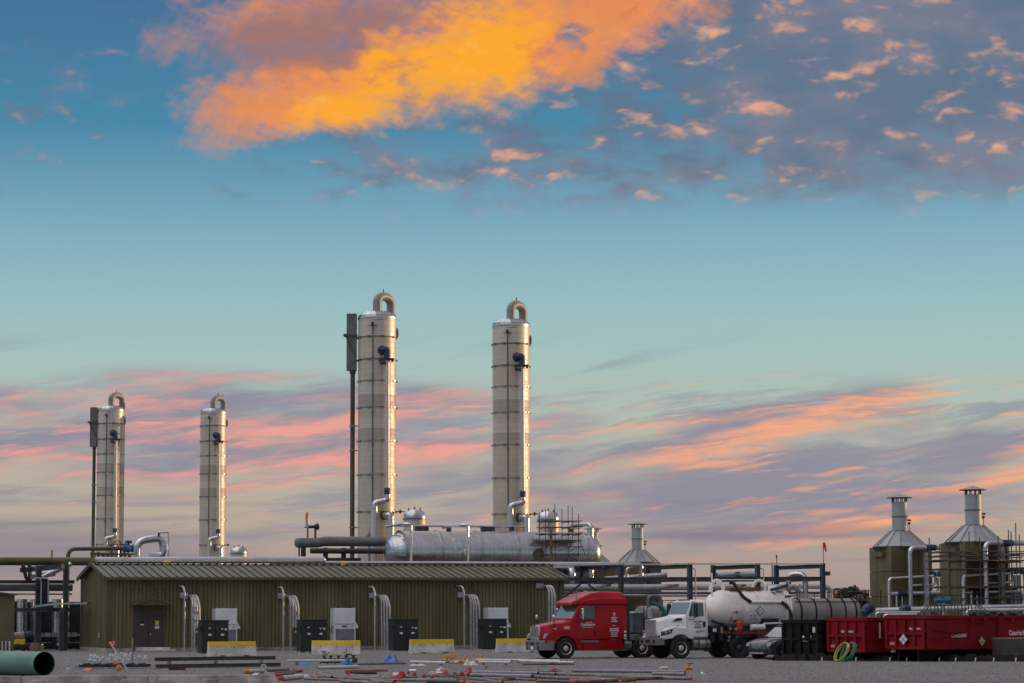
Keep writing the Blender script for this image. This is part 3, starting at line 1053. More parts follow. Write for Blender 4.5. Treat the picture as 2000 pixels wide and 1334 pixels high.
def barrier(length, painted):
    t = thing('concrete_barrier', '', 'barrier')
    zc = 0.57 if painted else 0.81
    q = MB()
    q.prism(cutp(None, 0, zc), (-length / 2, 0, 0), (0, 1, 0), UP, (length, 0, 0))
    q.build('concrete_body', M['concrete'] if painted else M['concrete_dark'], t, True, bevel=0.012)
    if painted:
        MB().prism(cutp(None, 0.572, 0.81), (-length / 2, 0, 0), (0, 1, 0), UP, (length, 0, 0)).build('yellow_top', M['yellow_paint'], t, True, bevel=0.012)
        for x in (-length * .23, length * .27):
            MB().box((x, -0.292, 0.035), (0.30, 0.03, 0.055)).build('fork_slot', M['black'], t, True)
        for x in (-length * .32, 0.05, length * .33):
            MB().lathe([(0.03, 0), (0.03, 0.02)], (x, -0.165, 0.5), (0, -1, 0.12), 8).build('lifting_hole', M['black'], t, True)
    return t


BG = 'yellow topped concrete barriers'
b1 = barrier(2.75, True)
b1['group'] = BG
for i, (x0, y0, x1, y1, lab) in enumerate(((402, 1283.2, 500, 1281, 'before the first green cabinet and wall unit'), (608, 1279.5, 703, 1279.3, 'below the complete white wall unit'),
                                      (797, 1277.8, 887, 1274.8, 'before the cabinet standing alone'), (967, 1274.8, 1058, 1274, 'partly behind the red truck'))):
    a, b = G(x0, y0), G(x1, y1)
    dv = b - a
    rz = math.atan2(dv.y, dv.x)
    rz = max(R(4), min(R(26), rz))
    c = (a + b) / 2 + Vector((0, 0.3, 0))
    lb = 'grey concrete barrier with a yellow painted top ' + lab
    if i == 0:
        b1.location, b1.rotation_euler = c, (0, 0, rz)
        b1['label'] = lb
    else:
        dup(b1, c, rz, lb)
# bare barriers in the foreground
f0 = barrier(3.05, False)
f0['group'] = 'weathered foreground barriers'
f0['label'] = 'weathered bare concrete barrier whose end shows beside the stored pipes'
rsb = random.Random(5)
for k in range(3):
    x = -1.52 + 0.35 + k * 1.1
    MB().box((x, -0.20, 0.36), (0.30, 0.16, 0.70), Matrix.Rotation(-0.14, 3, 'X')).build('key_block', M['concrete_dark'], f0, True, bevel=0.02)
endp = G(537, 1318, 0.81)
dirb = (G(0, 1320.5, 0.81) - endp)
dirb.z = 0
dirb.normalize()
for k in range(3):
    c = endp + dirb * (1.53 + k * 3.11)
    c.z = 0
    rz = math.atan2(-dirb.y, -dirb.x)
    if k == 0:
        f0.location, f0.rotation_euler = c, (0, 0, rz)
    else:
        dup(f0, c + Vector((0, 0.03 * (k % 2), 0)), rz, 'weathered bare concrete barrier ' + ('second from the stored pipes', 'in front of the wide green pipe', '')[k - 1])

# big green pipe
m0 = G(86, 1321)
axd = Vector((-math.sin(R(38)), math.cos(R(38)), 0))
m0.z = 0.47
gp = thing('line_pipe', 'wide pale green coated steel pipe lying behind the foreground barriers', 'pipe', (m0.x, m0.y, 0))
MB().hollow(m0, m0 + axd * 3.0, 0.46, 0.445, 40).build('pipe_joint', M['pipe_green'], gp)
MB().hollow(m0 + axd * 3.0, m0 + axd * 3.03, 0.465, 0.44, 40).build('weld_ring', M['steel_dark'], gp)
MB().hollow(m0 + axd * 3.03, m0 + axd * 12, 0.46, 0.445, 40).build('pipe_joint', M['pipe_green'], gp)
MB().hollow(m0 + axd * .05, m0 + axd * 11, 0.4445, 0.436, 32).build('shade_lining', M['black'], gp)  # black lining paints in the shade inside the long pipe
MB().lathe([(0.43, 0), (0.43, 0.02)], m0 + axd * 5, axd, 24).build('shade_disc', M['black'], gp)  # added black disc, stands for the dark depth of the pipe

# ------------------------------------------------------------------ tall columns
D1 = 197.0
CX = 736.0
tb = P(CX, 1000, D1)
tb.z = 0
Z1 = lambda py: P(CX, py, D1).z
SX = D1 / FPX                                # metres per photo pixel at the first column
TR = 37.3 * SX


def make_tower():
    t = thing('process_tower', 'tall insulated process tower with a vent mast on its side, above the dished vessel head', 'tower', tb, 0, 'insulated process towers')
    lx = lambda px_: (px_ - CX) * SX
    zs, zt = Z1(622), Z1(608)
    crs = [(1300, 'tower_clad'), (1000, 'tower_clad'), (928, 'tower_clad'), (862, 'tower_clad_dull'), (838, 'tower_clad_pale'), (818, 'tower_clad'), (797, 'tower_clad_dull'), (772, 'tower_clad_pale'), (745, 'tower_clad'), (704, 'tower_clad'), (660, 'tower_clad_pale'), (622, None)]
    for (ya, ma), (yb, _) in zip(crs, crs[1:]):
        za_, zb_ = (0.0 if ya > 1198 else Z1(ya)), (zs if yb == 622 else Z1(yb))
        MB().lathe([(TR, za_), (TR, zb_)], (0, 0, 0), UP, 56, False).build('shell_course', M[ma], t, True)
    prof = [(TR + .01, zs), (TR + .015, zs + .02), (TR * .985, zs + (zt - zs) * .35), (TR * .90, zs + (zt - zs) * .62), (TR * .72, zs + (zt - zs) * .85), (TR * .45, zs + (zt - zs) * .97), (0.02, zt)]
    nd = 20
    hd = MB()
    rgs = []
    me = MB()
    a0 = 2 * math.pi / nd
    for (r0, h0), (r1, h1) in zip(prof, prof[1:]):
        me.face([(r0, 0, h0), (r0 * math.cos(a0 * .97), r0 * math.sin(a0 * .97), h0), (r1 * math.cos(a0 * .97), r1 * math.sin(a0 * .97), h1), (r1, 0, h1)])
    MB().lathe([(max(0.01, r - .02), h - .015) for r, h in prof], (0, 0, 0), UP, 40).build('dome', M['steel_dark'], t, True)
    mm = me.mesh('dome_panel', M['clad_head'], None, True, 60)
    for k in range(nd):
        inst('dome_panel', mm, t, (0, 0, 0), k * a0)
    MB().lathe([(TR + .004, zs - .10), (TR + .05, zs - .10), (TR + .05, zs + .03), (TR + .004, zs + .03)], (0, 0, 0), UP, 48, False).build('band', M['clad_fine'], t, True)
    for py_ in (660, 704, 745.5, 797, 862, 928, 1000):
        z = Z1(py_)
        q = MB()
        q.lathe([(TR + .002, z - .04), (TR + .05, z - .04), (TR + .05, z + .04), (TR + .002, z + .04)], (0, 0, 0), UP, 48, False)
        for a in (-150, -112, -70, -28, 12, 170):
            c = Vector((math.cos(R(a)), math.sin(R(a)), 0))
            q.box(c * (TR + .05) + UP * z, (0.10, 0.30, 0.13), Matrix.Rotation(R(a), 3, 'Z'))
        q.build('band', M['grey_pipe'] if py_ in (704, 660) else M['tank_alu'], t, True)
    # overhead pipe
    r = 8.6 * SX
    q = MB()
    pts = [(0, 0, zt - .25), (0, 0, Z1(592))]
    top = Z1(577)
    for k in range(13):
        u = math.pi * k / 12
        s = (1 - math.cos(u)) / 2
        pts.append((s * 0.98, s * 1.55, Z1(590) + math.sin(u) * (top - Z1(590))))
    pts += [(0.98, 1.55, Z1(640)), (0.98, 1.55, 6.0)]
    q.tube(pts, r, 18)
    q.build('overhead_pipe', M['beige_steel'], t, True)
    MB().lathe([(r + .05, 0), (r + .05, .12)], (0, 0, zt - .06), UP, 20).build('nozzle_flange', M['beige_steel'], t, True)
    MB().tube([(0.45, .75, top + r - .03), (0.45, .75, top + r + .25)], .04, 6).build('vent_plug', M['steel_dark'], t, True)
    # lifting lug on the dome
    MB().lathe([(0.33, -.08), (0.33, .08)], (lx(720), -TR * .55, zs + .12), (0, -1, 0.35), 12).build('lifting_lug', M['pipe_olive'], t, True)
    # davit lamp and conduit on the front
    ca = R(-100)
    cp = Vector((math.cos(ca), math.sin(ca), 0)) * (TR + .07)
    q = MB()
    q.tube([cp + UP * 1.0, cp + UP * Z1(640)], .045, 6)
    q.tube([cp + UP * Z1(640) + Vector((-.35, -.1, 0)), cp + UP * Z1(640) + Vector((.35, -.1, 0))], .035, 6)
    q.tube([cp + UP * Z1(640), cp + Vector((-.02, -.25, 0)) + UP * Z1(630), cp + Vector((.75, -.3, 0)) + UP * Z1(629)], .035, 6)
    for py_ in (700, 745, 807, 870, 935, 1000):
        q.box(cp + UP * Z1(py_), (.14, .12, .16))
    q.build('conduit', M['grey_pipe'], t, True)
    MB().box(cp + Vector((0, -.18, 0)) + UP * Z1(638), (.22, .25, .28)).build('lamp', M['steel_dark'], t, True)
    # side draw: navy elbow, bracket, long clad downcomer, jog and riser
    x1 = lx(758)
    y1 = -TR - .45
    xa = lx(748)
    za = Z1(688)
    q = MB()
    q.pipe([(xa - .02, -TR * .86, za), (xa, y1, za), (x1, y1, za + .02), (x1, y1, Z1(709))], .25, .5, 14)
    q.lathe([(.36, 0), (.36, .1)], (xa, -TR * .93, za), (0, -1, 0), 16)
    q.build('elbow', M['blue_navy'], t, True)
    q = MB()
    q.bar((lx(742), y1 + .02, Z1(708)), (lx(771), y1 + .02, Z1(706)), .35, .14)
    q.bar((lx(744), y1 - .1, Z1(714)), (lx(756), y1 - .1, Z1(714)), .3, .22)
    q.bar((lx(768), y1, Z1(712)), (lx(768), y1, Z1(706)), .16, .16)
    q.build('bracket', M['steel_dark'], t, True)
    x2 = lx(758.5)
    rr = 4.6 * SX
    MB().tube([(x1, y1, Z1(709)), (x2, y1, Z1(956))], rr, 14).build('downcomer', M['pipe_jacket'], t, True)
    MB().lathe([(.13, 0), (.24, .12), (.24, .46), (.16, .62)], (x2, y1, Z1(970)), UP, 14).build('valve', M['blue_navy'], t, True)
    x3 = lx(734)
    MB().pipe([(x2, y1, Z1(968)), (x2, y1, Z1(979)), (x3, y1 - .15, Z1(984)), (x3, y1 - .15, Z1(1000))], .24, .55, 14).build('offset_bend', M['clad_fine'], t, True)
    MB().tube([(x3, y1 - .15, Z1(999)), (x3, y1 - .15, 1.0)], 6.6 * SX, 14).build('riser', M['pipe_jacket'], t, True)
    # lower nozzle with its elbow
    xn = lx(752)
    zn = Z1(1008)
    MB().lathe([(.34, -.3), (.34, .25)], (xn, -TR * .88, zn), (0.25, -1, 0), 16).build('nozzle', M['blue_navy'], t, True)
    MB().pipe([(xn + .08, -TR - .05, zn), (xn + .2, -TR - .45, zn), (lx(765), -TR - .6, zn), (lx(765), -TR - .6, Z1(1050)), (lx(765), -TR - .6, 2.5)], .29, .6, 14).build('lower_bend', M['clad_fine'], t, True)
    q = MB()
    q.tube([(TR * .9, -.4, Z1(1000)), (TR + .65, -.55, Z1(1000))], .05, 6)
    q.box((TR + .35, -.5, Z1(1000)), (.15, .12, .28))
    q.build('small_valve', M['steel_dark'], t, True)
    q = MB()
    q.lathe([(.42, 0), (.42, .16)], (TR * .93, .35, Z1(650)), (1, .35, 0), 14)
    q.build('manway', M['grey_pipe'], t, True)
    q = MB()
    q.tube([(-.5, -TR - .12, 2), (-.5, -TR - .12, Z1(1040))], .05, 6)
    q.sphere((-.62, -TR - .15, Z1(1049)), .13)
    q.sphere((-.2, -TR - .12, Z1(1050)), .16)
    q.build('gauge', M['grey_pipe'], t, True)
    return t


tw = make_tower()
dup(tw, Vector((P(999, 1000, 202.5).x, 202.5, 0)), 0, 'tall insulated process tower rising behind the middle of the big horizontal vessel')
dup(tw, Vector((P(214.5, 1000, 286).x, 286, 0)), 0, 'far insulated process tower with a vent mast on its side')
dup(tw, Vector((P(415, 1000, 290).x, 290, 0)), 0, 'far insulated process tower standing free without a mast')


def make_mast():
    t = thing('vent_mast', 'grey vent mast with a long box silencer beside the near tower', 'mast', (P(686, 1000, D1).x, D1, 0), 0, 'vent masts beside the towers')
    q = MB()
    q.box((0, 0, (Z1(613) + Z1(724)) / 2), (19.5 * SX, .7, Z1(613) - Z1(724)))
    q.build('silencer', M['grey_pipe'], t, True, bevel=.03)
    q = MB()
    q.box((-.1, -.05, Z1(655)), (1.05, .95, .16))
    q.bar((-.45, -.42, Z1(657)), (.32, -.42, Z1(695)), .1, .12)
    q.bar((.5, .1, Z1(657)), (1.2, .3, Z1(657)), .16, .2)
    q.build('bracket', M['pipe_olive'], t, True)
    q = MB()
    q.tube([(0.08, 0, 0), (0.08, 0, Z1(725))], 4.6 * SX, 12)
    q.lathe([(.24, Z1(730)), (.24, Z1(725))], (.08, 0, 0), UP, 12)
    q.build('pole', M['pipe_olive'], t, True)
    for py_ in (1030, 880, 832):
        q = MB()
        q.lathe([(.25, -.06), (.25, .06)], (.08, 0, Z1(py_)), UP, 12)
        q.tube([(.1, 0, Z1(py_)), (.9, .2, Z1(py_))], .05, 6)
        q.build('clamp', M['tank_alu'], t, True)
    return t


vm = make_mast()
vm2 = dup(vm, Vector((P(181, 1000, 286).x, 286, 0)), 0, 'grey vent mast with a long box silencer beside the far tower')

# ------------------------------------------------------------------ big horizontal vessel
VB = 17.5
A = W(792, 1080, VB)
Bv = W(1146, 1080, VB)
VZ = A.z
VR = VZ * 0 + (A - W(792, 1036.5, VB)).length
ves = thing('horizontal_vessel', 'big silver clad horizontal vessel with dished seamed head between the two near towers', 'vessel', Vector((A.x, A.y, 0)), TH)
VL = (ab(Bv)[0] - ab(A)[0])
MB().lathe([(VR, 0), (VR, VL)], (0, 0, VZ), (1, 0, 0), 64).build('shell', M['clad_fine'], ves, True)
ng_ = 36
ga = 2 * math.pi / ng_
hp = [(VR * math.sin(R(a)), -VR * .98 * math.cos(R(a))) for a in (90, 78, 66, 54, 42, 30, 18, 8)]
gm = MB()
for (r0, x0), (r1, x1) in zip(hp, hp[1:]):
    gm.face([(x0, 0, r0), (x1, 0, r1), (x1, -r1 * math.sin(ga * .965), r1 * math.cos(ga * .965)), (x0, -r0 * math.sin(ga * .965), r0 * math.cos(ga * .965))])
gme = gm.mesh('head_panel', M['clad_head'], None, True, 70)
for k in range(ng_):
    o = inst('head_panel', gme, ves, (0, 0, VZ))
    o.rotation_euler = (k * ga, 0, 0)
hs = MB().lathe([(VR * math.sin(R(a)) * .985 + .001, -VR * .965 * math.cos(R(a))) for a in (90, 75, 60, 45, 30, 15, 0)], (0, 0, VZ), (1, 0, 0), 40)
hs.build('head', M['steel_dark'], ves, True)
MB().lathe([(VR * math.sin(R(a)) + .001, VL + VR * .6 * math.cos(R(a))) for a in (90, 75, 60, 45, 30, 15, 0)], (0, 0, VZ), (1, 0, 0), 48).build('head', M['clad_head'], ves, True)
for px_ in (791, 862, 938, 1011, 1146):
    a = ab(W(px_, 1080, VB - VR * .7))[0] - ab(A)[0]
    MB().lathe([(VR, a - .10), (VR + .05, a - .10), (VR + .05, a + .10), (VR, a + .10)], (0, 0, VZ), (1, 0, 0), 64, False).build('band', M['clad_head'], ves, True)
for a in (1.5, VL - 1.6):
    MB().box((a, 0, (VZ - VR * .7) / 2), (.5, 2.2, VZ - VR * .7)).build('saddle', M['steel_grey'], ves, True)
mp_ = W(1054, 1082, VB - VR - .25)
am, bm_ = ab(mp_)
MB().lathe([(.43, 0), (.43, .45)], (am - ab(A)[0], -VR - .1, mp_.z), (0, 1, 0), 20).build('manway', M['pipe_olive'], ves, True)
q = MB()
for r_ in range(3):
    for k in range(3):
        q.box((ab(W(975 + k * 6, 1080, VB - VR))[0] - ab(A)[0], -VR * .93, VZ - .28 - r_ * .12), (.15, .02, .05), Matrix.Rotation(R(-18), 3, 'X'))
q.build('stencil_marks', M['black'], ves, True)
for px_ in (1130, 1040):
    pass
# pipework above the vessel
t = thing('vessel_header', 'thin silver pipe header running above the big horizontal vessel', 'pipe', Vector((A.x, A.y, 0)), TH)
zh = W(900, 1028, VB + .6).z
q = MB()
q.tube([(-1.0, .6, zh), (9.6, .6, zh)], .085, 10)
q.build('header_pipe', M['clad_head'], t, True)
for px_, py_ in ((803, 1023), (914, 1025)):
    fr_ = W(px_, py_, VB - VR - .5)
    a, b = ab(fr_)
    a -= ab(A)[0]
    b -= VB
    MB().pipe([(a - .9, .8, fr_.z - .12), (a - .45, b + .2, fr_.z), (a, b, fr_.z), (a, b, 3.0)], .095, .2, 10).build('drop_pipe', M['clad'], t, True)
for px_ in (880, 947, 1003):
    a = ab(W(px_, 1032, VB))[0] - ab(A)[0]
    MB().box((a, .4, zh - .25), (.22, .5, .5)).build('valve', M['blue_navy'], t, True)
for px_ in (830, 960):
    a = ab(W(px_, 1032, VB))[0] - ab(A)[0]
    MB().box((a, .7, zh - .22), (.9, .5, .3)).build('valve', M['steel_dark'], t, True)

t = thing('vapour_pipe', 'silver inverted U pipe rising over the right end of the big vessel', 'pipe', Vector((W(1155, 1080, 17).x, W(1155, 1080, 17).y, 0)), TH)
p0 = W(1155, 1024, 16.6)
a, b = ab(p0)
a -= ab(t.location)[0]
b -= ab(t.location)[1]
MB().pipe([(a, b, 1.5), (a, b, p0.z), (a - .75, b + 2.1, p0.z + .02), (a - .75, b + 2.1, VZ + 1.2)], .165, .4, 14).build('pipe_run', M['clad_fine'], t, True)
MB().lathe([(.24, 0), (.24, .55)], (a - .75, b + 2.1, VZ + 1.35), UP, 14).build('coupling', M['blue_navy'], t, True)


def drum(px_, ytop, yb, rpx, d, lab):
    s = d / FPX
    c = P(px_, 1000, d)
    z = lambda y: P(px_, y, d).z
    r = rpx * s
    t = thing('storage_drum', lab, 'drum', (c.x, d, 0), 0, 'small domed drums')
    zs = z(ytop + rpx * .75)
    MB().lathe([(r, 0), (r, zs)], (0, 0, 0), UP, 36).build('shell', M['tower_clad'], t, True)
    MB().lathe([(r + .02, zs - .1), (r + .02, zs), (r * .97, zs + (z(ytop) - zs) * .4), (r * .82, zs + (z(ytop) - zs) * .72), (r * .5, zs + (z(ytop) - zs) * .95), (0.01, z(ytop))], (0, 0, 0), UP, 36).build('dome', M['clad_head'], t, True)
    for k, x in enumerate((-.55, 0, .5)):
        MB().tube([(x * r, 0, z(ytop) - .12), (x * r, 0, z(ytop - 2.5 * rpx / 20) + (.1 if k == 1 else 0))], .06, 6).build('nozzle', M['steel_dark'], t, True)
    MB().lathe([(r, zs - .14), (r + .06, zs - .14), (r + .06, zs - .04), (r, zs - .04)], (0, 0, 0), UP, 32, False).build('band', M['grey_pipe'], t, True)


drum(810, 995, 1040, 22, 216, 'small domed drum between the two near towers')
drum(1071, 998, 1040, 21, 221, 'small domed drum behind the tube scaffold')
drum(467, 1067.5, 1090, 16.5, 310, 'small far domed drum beside the free standing far tower')

# ------------------------------------------------------------------ scaffold tube helper
def scaffold(name, lab, loc, xs, ys, zs, decks=(), diag=(), group=None, r=.032, over=0.6):
    t = thing(name, lab, 'scaffold', loc, TH, group)
    for x in xs:
        for y in ys:
            MB().tube([(x, y, 0), (x, y, zs[-1] + over * random.uniform(.4, 1.3))], r, 6).build('upright', M['scaffold'], t, True)
    for z in zs:
        for y in ys:
            MB().tube([(xs[0] - .3, y - .05, z), (xs[-1] + .3, y - .05, z + .04)], r, 6).build('ledger', M['scaffold'], t, True)
        for x in xs:
            MB().tube([(x + .05, ys[0] - .2, z - .06), (x + .05, ys[-1] + .2, z - .06)], r, 6).build('transom', M['scaffold'], t, True)
    for z in decks:
        n = max(2, int((ys[-1] - ys[0]) / .26))
        for k in range(n):
            y = ys[0] + (k + .5) * (ys[-1] - ys[0]) / n
            MB().box(((xs[0] + xs[-1]) / 2, y, z + .06), (xs[-1] - xs[0] + .7, .22, .045)).build('board', M['plank'], t, True)
    for (x0, z0, x1, z1) in diag:
        MB().tube([(x0, ys[0] - .1, z0), (x1, ys[0] - .1, z1)], r, 6).build('brace', M['scaffold'], t, True)
    return t


s0 = W(1066, 1090, VB - VR - 1.0)
az0 = s0.copy()
az0.z = 0
ax_ = lambda px_: ab(W(px_, 1050, VB - VR - 1.0))[0] - ab(s0)[0]
zz_ = lambda py_: W(1090, py_, VB - VR - 1.0).z
sc1 = scaffold('tube_scaffold', 'tube scaffold with a plank deck wrapped round the big vessel', az0, [0, ax_(1084), ax_(1110), ax_(1130)], [0, 1.2], [zz_(1083), zz_(1068), zz_(1056), zz_(1043), zz_(1030), zz_(1018)], decks=[zz_(1044)], diag=[(ax_(1130), zz_(1053), ax_(1147), zz_(1095)), (ax_(1112), zz_(1095), ax_(1128), zz_(1080))], over=1.3)
MB().tube([(ax_(1078), .15, 0), (ax_(1078), .15, zz_(1032))], .11, 8).build('ladder_post', M['plank'], sc1, True)

# ------------------------------------------------------------------ left header with relief valve
hb = 23.0
h0, h1 = W(580, 1057, hb), W(702, 1055, hb)
hr = (W(600, 1047, hb) - W(600, 1066.5, hb)).length / 2
t = thing('grey_header', 'thick grey header pipe on dark supports left of the near tower', 'pipe', Vector((h0.x, h0.y, 0)), TH)
hl = ab(h1)[0] - ab(h0)[0]
q = MB()
q.tube([(.05, 0, h0.z - .12), (1.6, 0, h0.z - .10), (2.1, 0, h0.z), (hl + 2, 0, h0.z + .02)], hr, 20)
q.build('pipe_run', M['grey_pipe'], t, True)
MB().lathe([(hr * .98, 0), (hr * .85, -.12), (hr * .5, -.2), (.01, -.22)], (.05, 0, h0.z - .12), (1, 0, 0), 20).build('end_cap', M['grey_pipe'], t, True)
MB().tube([(.9, -.5, h0.z - hr - .35), (hl + 2, -.5, h0.z - hr - .35)], .2, 12).build('lower_pipe', M['steel_dark'], t, True)
for x in (.5, 2.2, 3.6):
    MB().ibeam((x, 0, 0), (x, 0, h0.z - hr - .1), .3, .3, .04, Vector((0, 1, 0))).build('support', M['steel_dark'], t, True)
MB().bar((.2, -.2, h0.z - hr - 1.0), (hl, -.2, h0.z - hr - 1.0), .4, .3).build('support_beam', M['steel_dark'], t, True)
MB().tube([(.2, .1, h0.z - hr - 1.6), (.2, .1, h0.z - hr)], .07, 8).build('drain', M['grey_pipe'], t, True)
t = thing('relief_valve', 'relief valve assembly with yellow capped vent stub on the grey header', 'valve', Vector((W(608, 1045, hb).x, W(608, 1045, hb).y, h0.z)), TH)
z_ = lambda py_: W(605, py_, hb).z - h0.z
x_ = lambda px_: ab(W(px_, 1030, hb))[0] - ab(t.location)[0]
MB().tube([(x_(601), 0, z_(1030)), (x_(599.5), 0, z_(1012))], .125, 10).build('vent_stub', M['galv'], t, True)
MB().lathe([(.14, 0), (.14, .3), (.07, .42)], (x_(599.5), 0, z_(1012)), UP, 10).build('cap', M['amber'], t, True)
q = MB()
q.tube([(x_(601), 0, .2), (x_(601), 0, z_(1030))], .06, 8)
q.tube([(x_(616), 0, .2), (x_(616), 0, z_(1030))], .09, 8)
q.tube([(x_(595), 0, z_(1030)), (x_(604), 0, z_(1030))], .05, 8)
q.build('riser', M['pipe_rust'], t, True)
q = MB()
q.lathe([(.11, 0), (.11, .45), (.22, .47), (.22, .75), (.1, .8)], (x_(603), 0, z_(1029)), (1, 0, 0), 10)
q.tube([(x_(620), 0, z_(1028)), (x_(620), 0, z_(1021))], .05, 6)
q.build('actuator', M['blue_navy'], t, True)

# ------------------------------------------------------------------ pipes running behind the roof ridge
RB = 10.6
def ridge_pipe(name, lab, x0, y0, x1, y1, b, rpx, m, extra=None, seg=16):
    a, c = W(x0, y0, b), W(x1, y1, b)
    r = rpx * a.y / FPX
    t = thing(name, lab, 'pipe', Vector((a.x, a.y, 0)), TH)
    L = ab(c)[0] - ab(a)[0]
    MB().tube([(0, 0, a.z), (L, 0, c.z)], r, seg).build('pipe_run', m, t, True)
    return t, L, a, c, r


t, L_, a_, c_, r_ = ridge_pipe('insulated_pipe', 'long silver insulated pipe behind the roof ridge, starting at the olive pipe bend', 186, 1094.5, 632, 1093.5, RB, 6.6, M['clad'])
MB().lathe([(r_, 0), (r_ * .7, .12), (.01, .15)], (L_, 0, c_.z), (1, 0, 0), 16).build('end_cap', M['clad_head'], t, True)
for px_ in (298, 463, 622):
    a = ab(W(px_, 1100, RB))[0] - ab(a_)[0]
    MB().box((a, 0, a_.z - r_ - .16), (.34, .3, .28)).build('pipe_shoe', M['steel_grey'], t, True)
t, L_, a_, c_, r_ = ridge_pipe('insulated_pipe', 'second silver insulated pipe behind the roof ridge running on to the steel rack', 527, 1100, 1200, 1102, RB + .9, 4.8, M['clad'])
for px_ in (776, 926, 1050):
    a = ab(W(px_, 1104, RB))[0] - ab(a_)[0]
    MB().box((a, -.35, a_.z - r_ - .05), (.32, .3, .3)).build('pipe_shoe', M['steel_grey'], t, True)
MB().lathe([(r_ + .05, 0), (r_ + .06, .3), (r_ + .05, .55)], (ab(W(668, 1103, RB))[0] - ab(a_)[0], -.45, a_.z - .13), (1, 0, 0), 14).build('yellow_wrap', M['yellow_paint'], t, True)
a0_, a1_ = W(190, 1103.5, RB - .7), W(1118, 1107, RB - .7)
t = thing('cable_tray', 'flat pale cable tray along the back of the olive roof', 'tray', Vector((a0_.x, a0_.y, 0)), TH)
L_ = ab(a1_)[0] - ab(a0_)[0]
n_ = 6
for k in range(n_):
    MB().bar((L_ * k / n_ + .01, 0, a0_.z + (a1_.z - a0_.z) * k / n_), (L_ * (k + 1) / n_ - .01, 0, a0_.z + (a1_.z - a0_.z) * (k + 1) / n_), .5, .17).build('tray_cover', M['tarp_white'], t, True)
for k in range(7):
    MB().box((L_ * (k + .3) / 7, 0, (a0_.z - .1) / 2), (.16, .3, a0_.z - .12)).build('post', M['steel_grey'], t, True)
MB().tube([(ab(W(318, 1101, RB - .7))[0] - ab(a0_)[0], -.1, a0_.z + .2), (ab(W(333, 1101, RB - .7))[0] - ab(a0_)[0], -.1, a0_.z + .2)], .09, 8).build('yellow_wrap', M['yellow_paint'], t, True)

# ------------------------------------------------------------------ olive pipes and valve gear at the left
ob = 9.5
q0, q1 = W(-60, 1096, ob), W(172, 1096.5, ob)
t = thing('olive_pipe', 'thick olive painted pipe on the left rack, bending down at the building gable', 'pipe', Vector((q0.x, q0.y, 0)), TH)
rO = 8.2 * q0.y / FPX
aO = ab(q1)[0] - ab(q0)[0]
MB().pipe([(0, 0, q0.z), (aO + .3, 0, q1.z), (aO + .75, .3, q1.z - .4), (aO + .75, .5, q1.z - 1.2)], rO, .5, 18).build('pipe_run', M['pipe_olive'], t, True)
MB().lathe([(rO + .06, 0), (rO + .06, .1)], (aO + .66, .27, q1.z - .5), (.2, .2, -1), 18).build('flange', M['pipe_olive'], t, True)
bq = ob + 2
p_a, p_b, p_c = W(133, 1095, bq), W(133, 1072, bq), W(248, 1071.5, bq)
t = thing('olive_pipe', 'thinner olive pipe elbowing up and over to the blue valve', 'pipe', Vector((p_a.x, p_a.y, 0)), TH)
ll = lambda v: (ab(v)[0] - ab(p_a)[0], 0, v.z)
MB().pipe([(0, 0, .5), ll(p_b), ll(p_c)], 3.9 * p_a.y / FPX, .55, 14).build('pipe_run', M['pipe_olive'], t, True)
MB().tube([(-.2 - .9, 0, p_a.z + .1), (-1.1, 0, p_a.z + .7)], .07, 8).build('marker_stub', M['amber'], t, True)
t = thing('gate_valve', 'blue gate valve with handwheel on the thin olive pipe', 'valve', Vector((p_c.x, p_c.y, 0)), TH)
zc = p_c.z
MB().lathe([(.18, -.35), (.26, -.32), (.26, -.25), (.2, -.2), (.3, 0), (.2, .2), (.26, .25), (.26, .32), (.18, .35)], (.1, 0, zc), (1, 0, 0), 14).build('body', M['blue_bright'], t, True)
q = MB()
q.tube([(.1, 0, zc), (.1, 0, zc + .55)], .08, 8)
q.box((.1, 0, zc + .45), (.4, .3, .18))
q.build('bonnet', M['blue_navy'], t, True)
q = MB()
wc = Vector((-.72, -.3, zc + .25))
ring = [wc + Vector((math.cos(k * .5236), -.25 * math.sin(k * .5236), math.sin(k * .5236))) * .27 for k in range(13)]
q.tube(ring, .03, 6, False)
for k in range(3):
    q.tube([ring[k * 2], ring[k * 2 + 6]], .02, 6)
q.build('handwheel', M['pipe_rust'], t, True)
rv = random.Random(11)
for k in range(9):
    a = -2.2 + k * .3
    q = MB()
    q.tube([(a, .2, zc - 1.2), (a, .2, zc - .2 + rv.uniform(-.2, .2))], .06, 6)
    q.box((a, .1, zc - .45 + rv.uniform(-.15, .1)), (.22, .2, .2))
    q.build('instrument', M[rv.choice(['pipe_olive', 'steel_dark', 'galv', 'amber'])], t, True)
q = MB()
q.bar((-2.5, 0, zc - .35), (.5, 0, zc - .38), .12, .12)
q.bar((-2.4, 0, zc - .35), (-2.4, 0, 2), .12, .12)
q.build('stand', M['pipe_olive'], t, True)
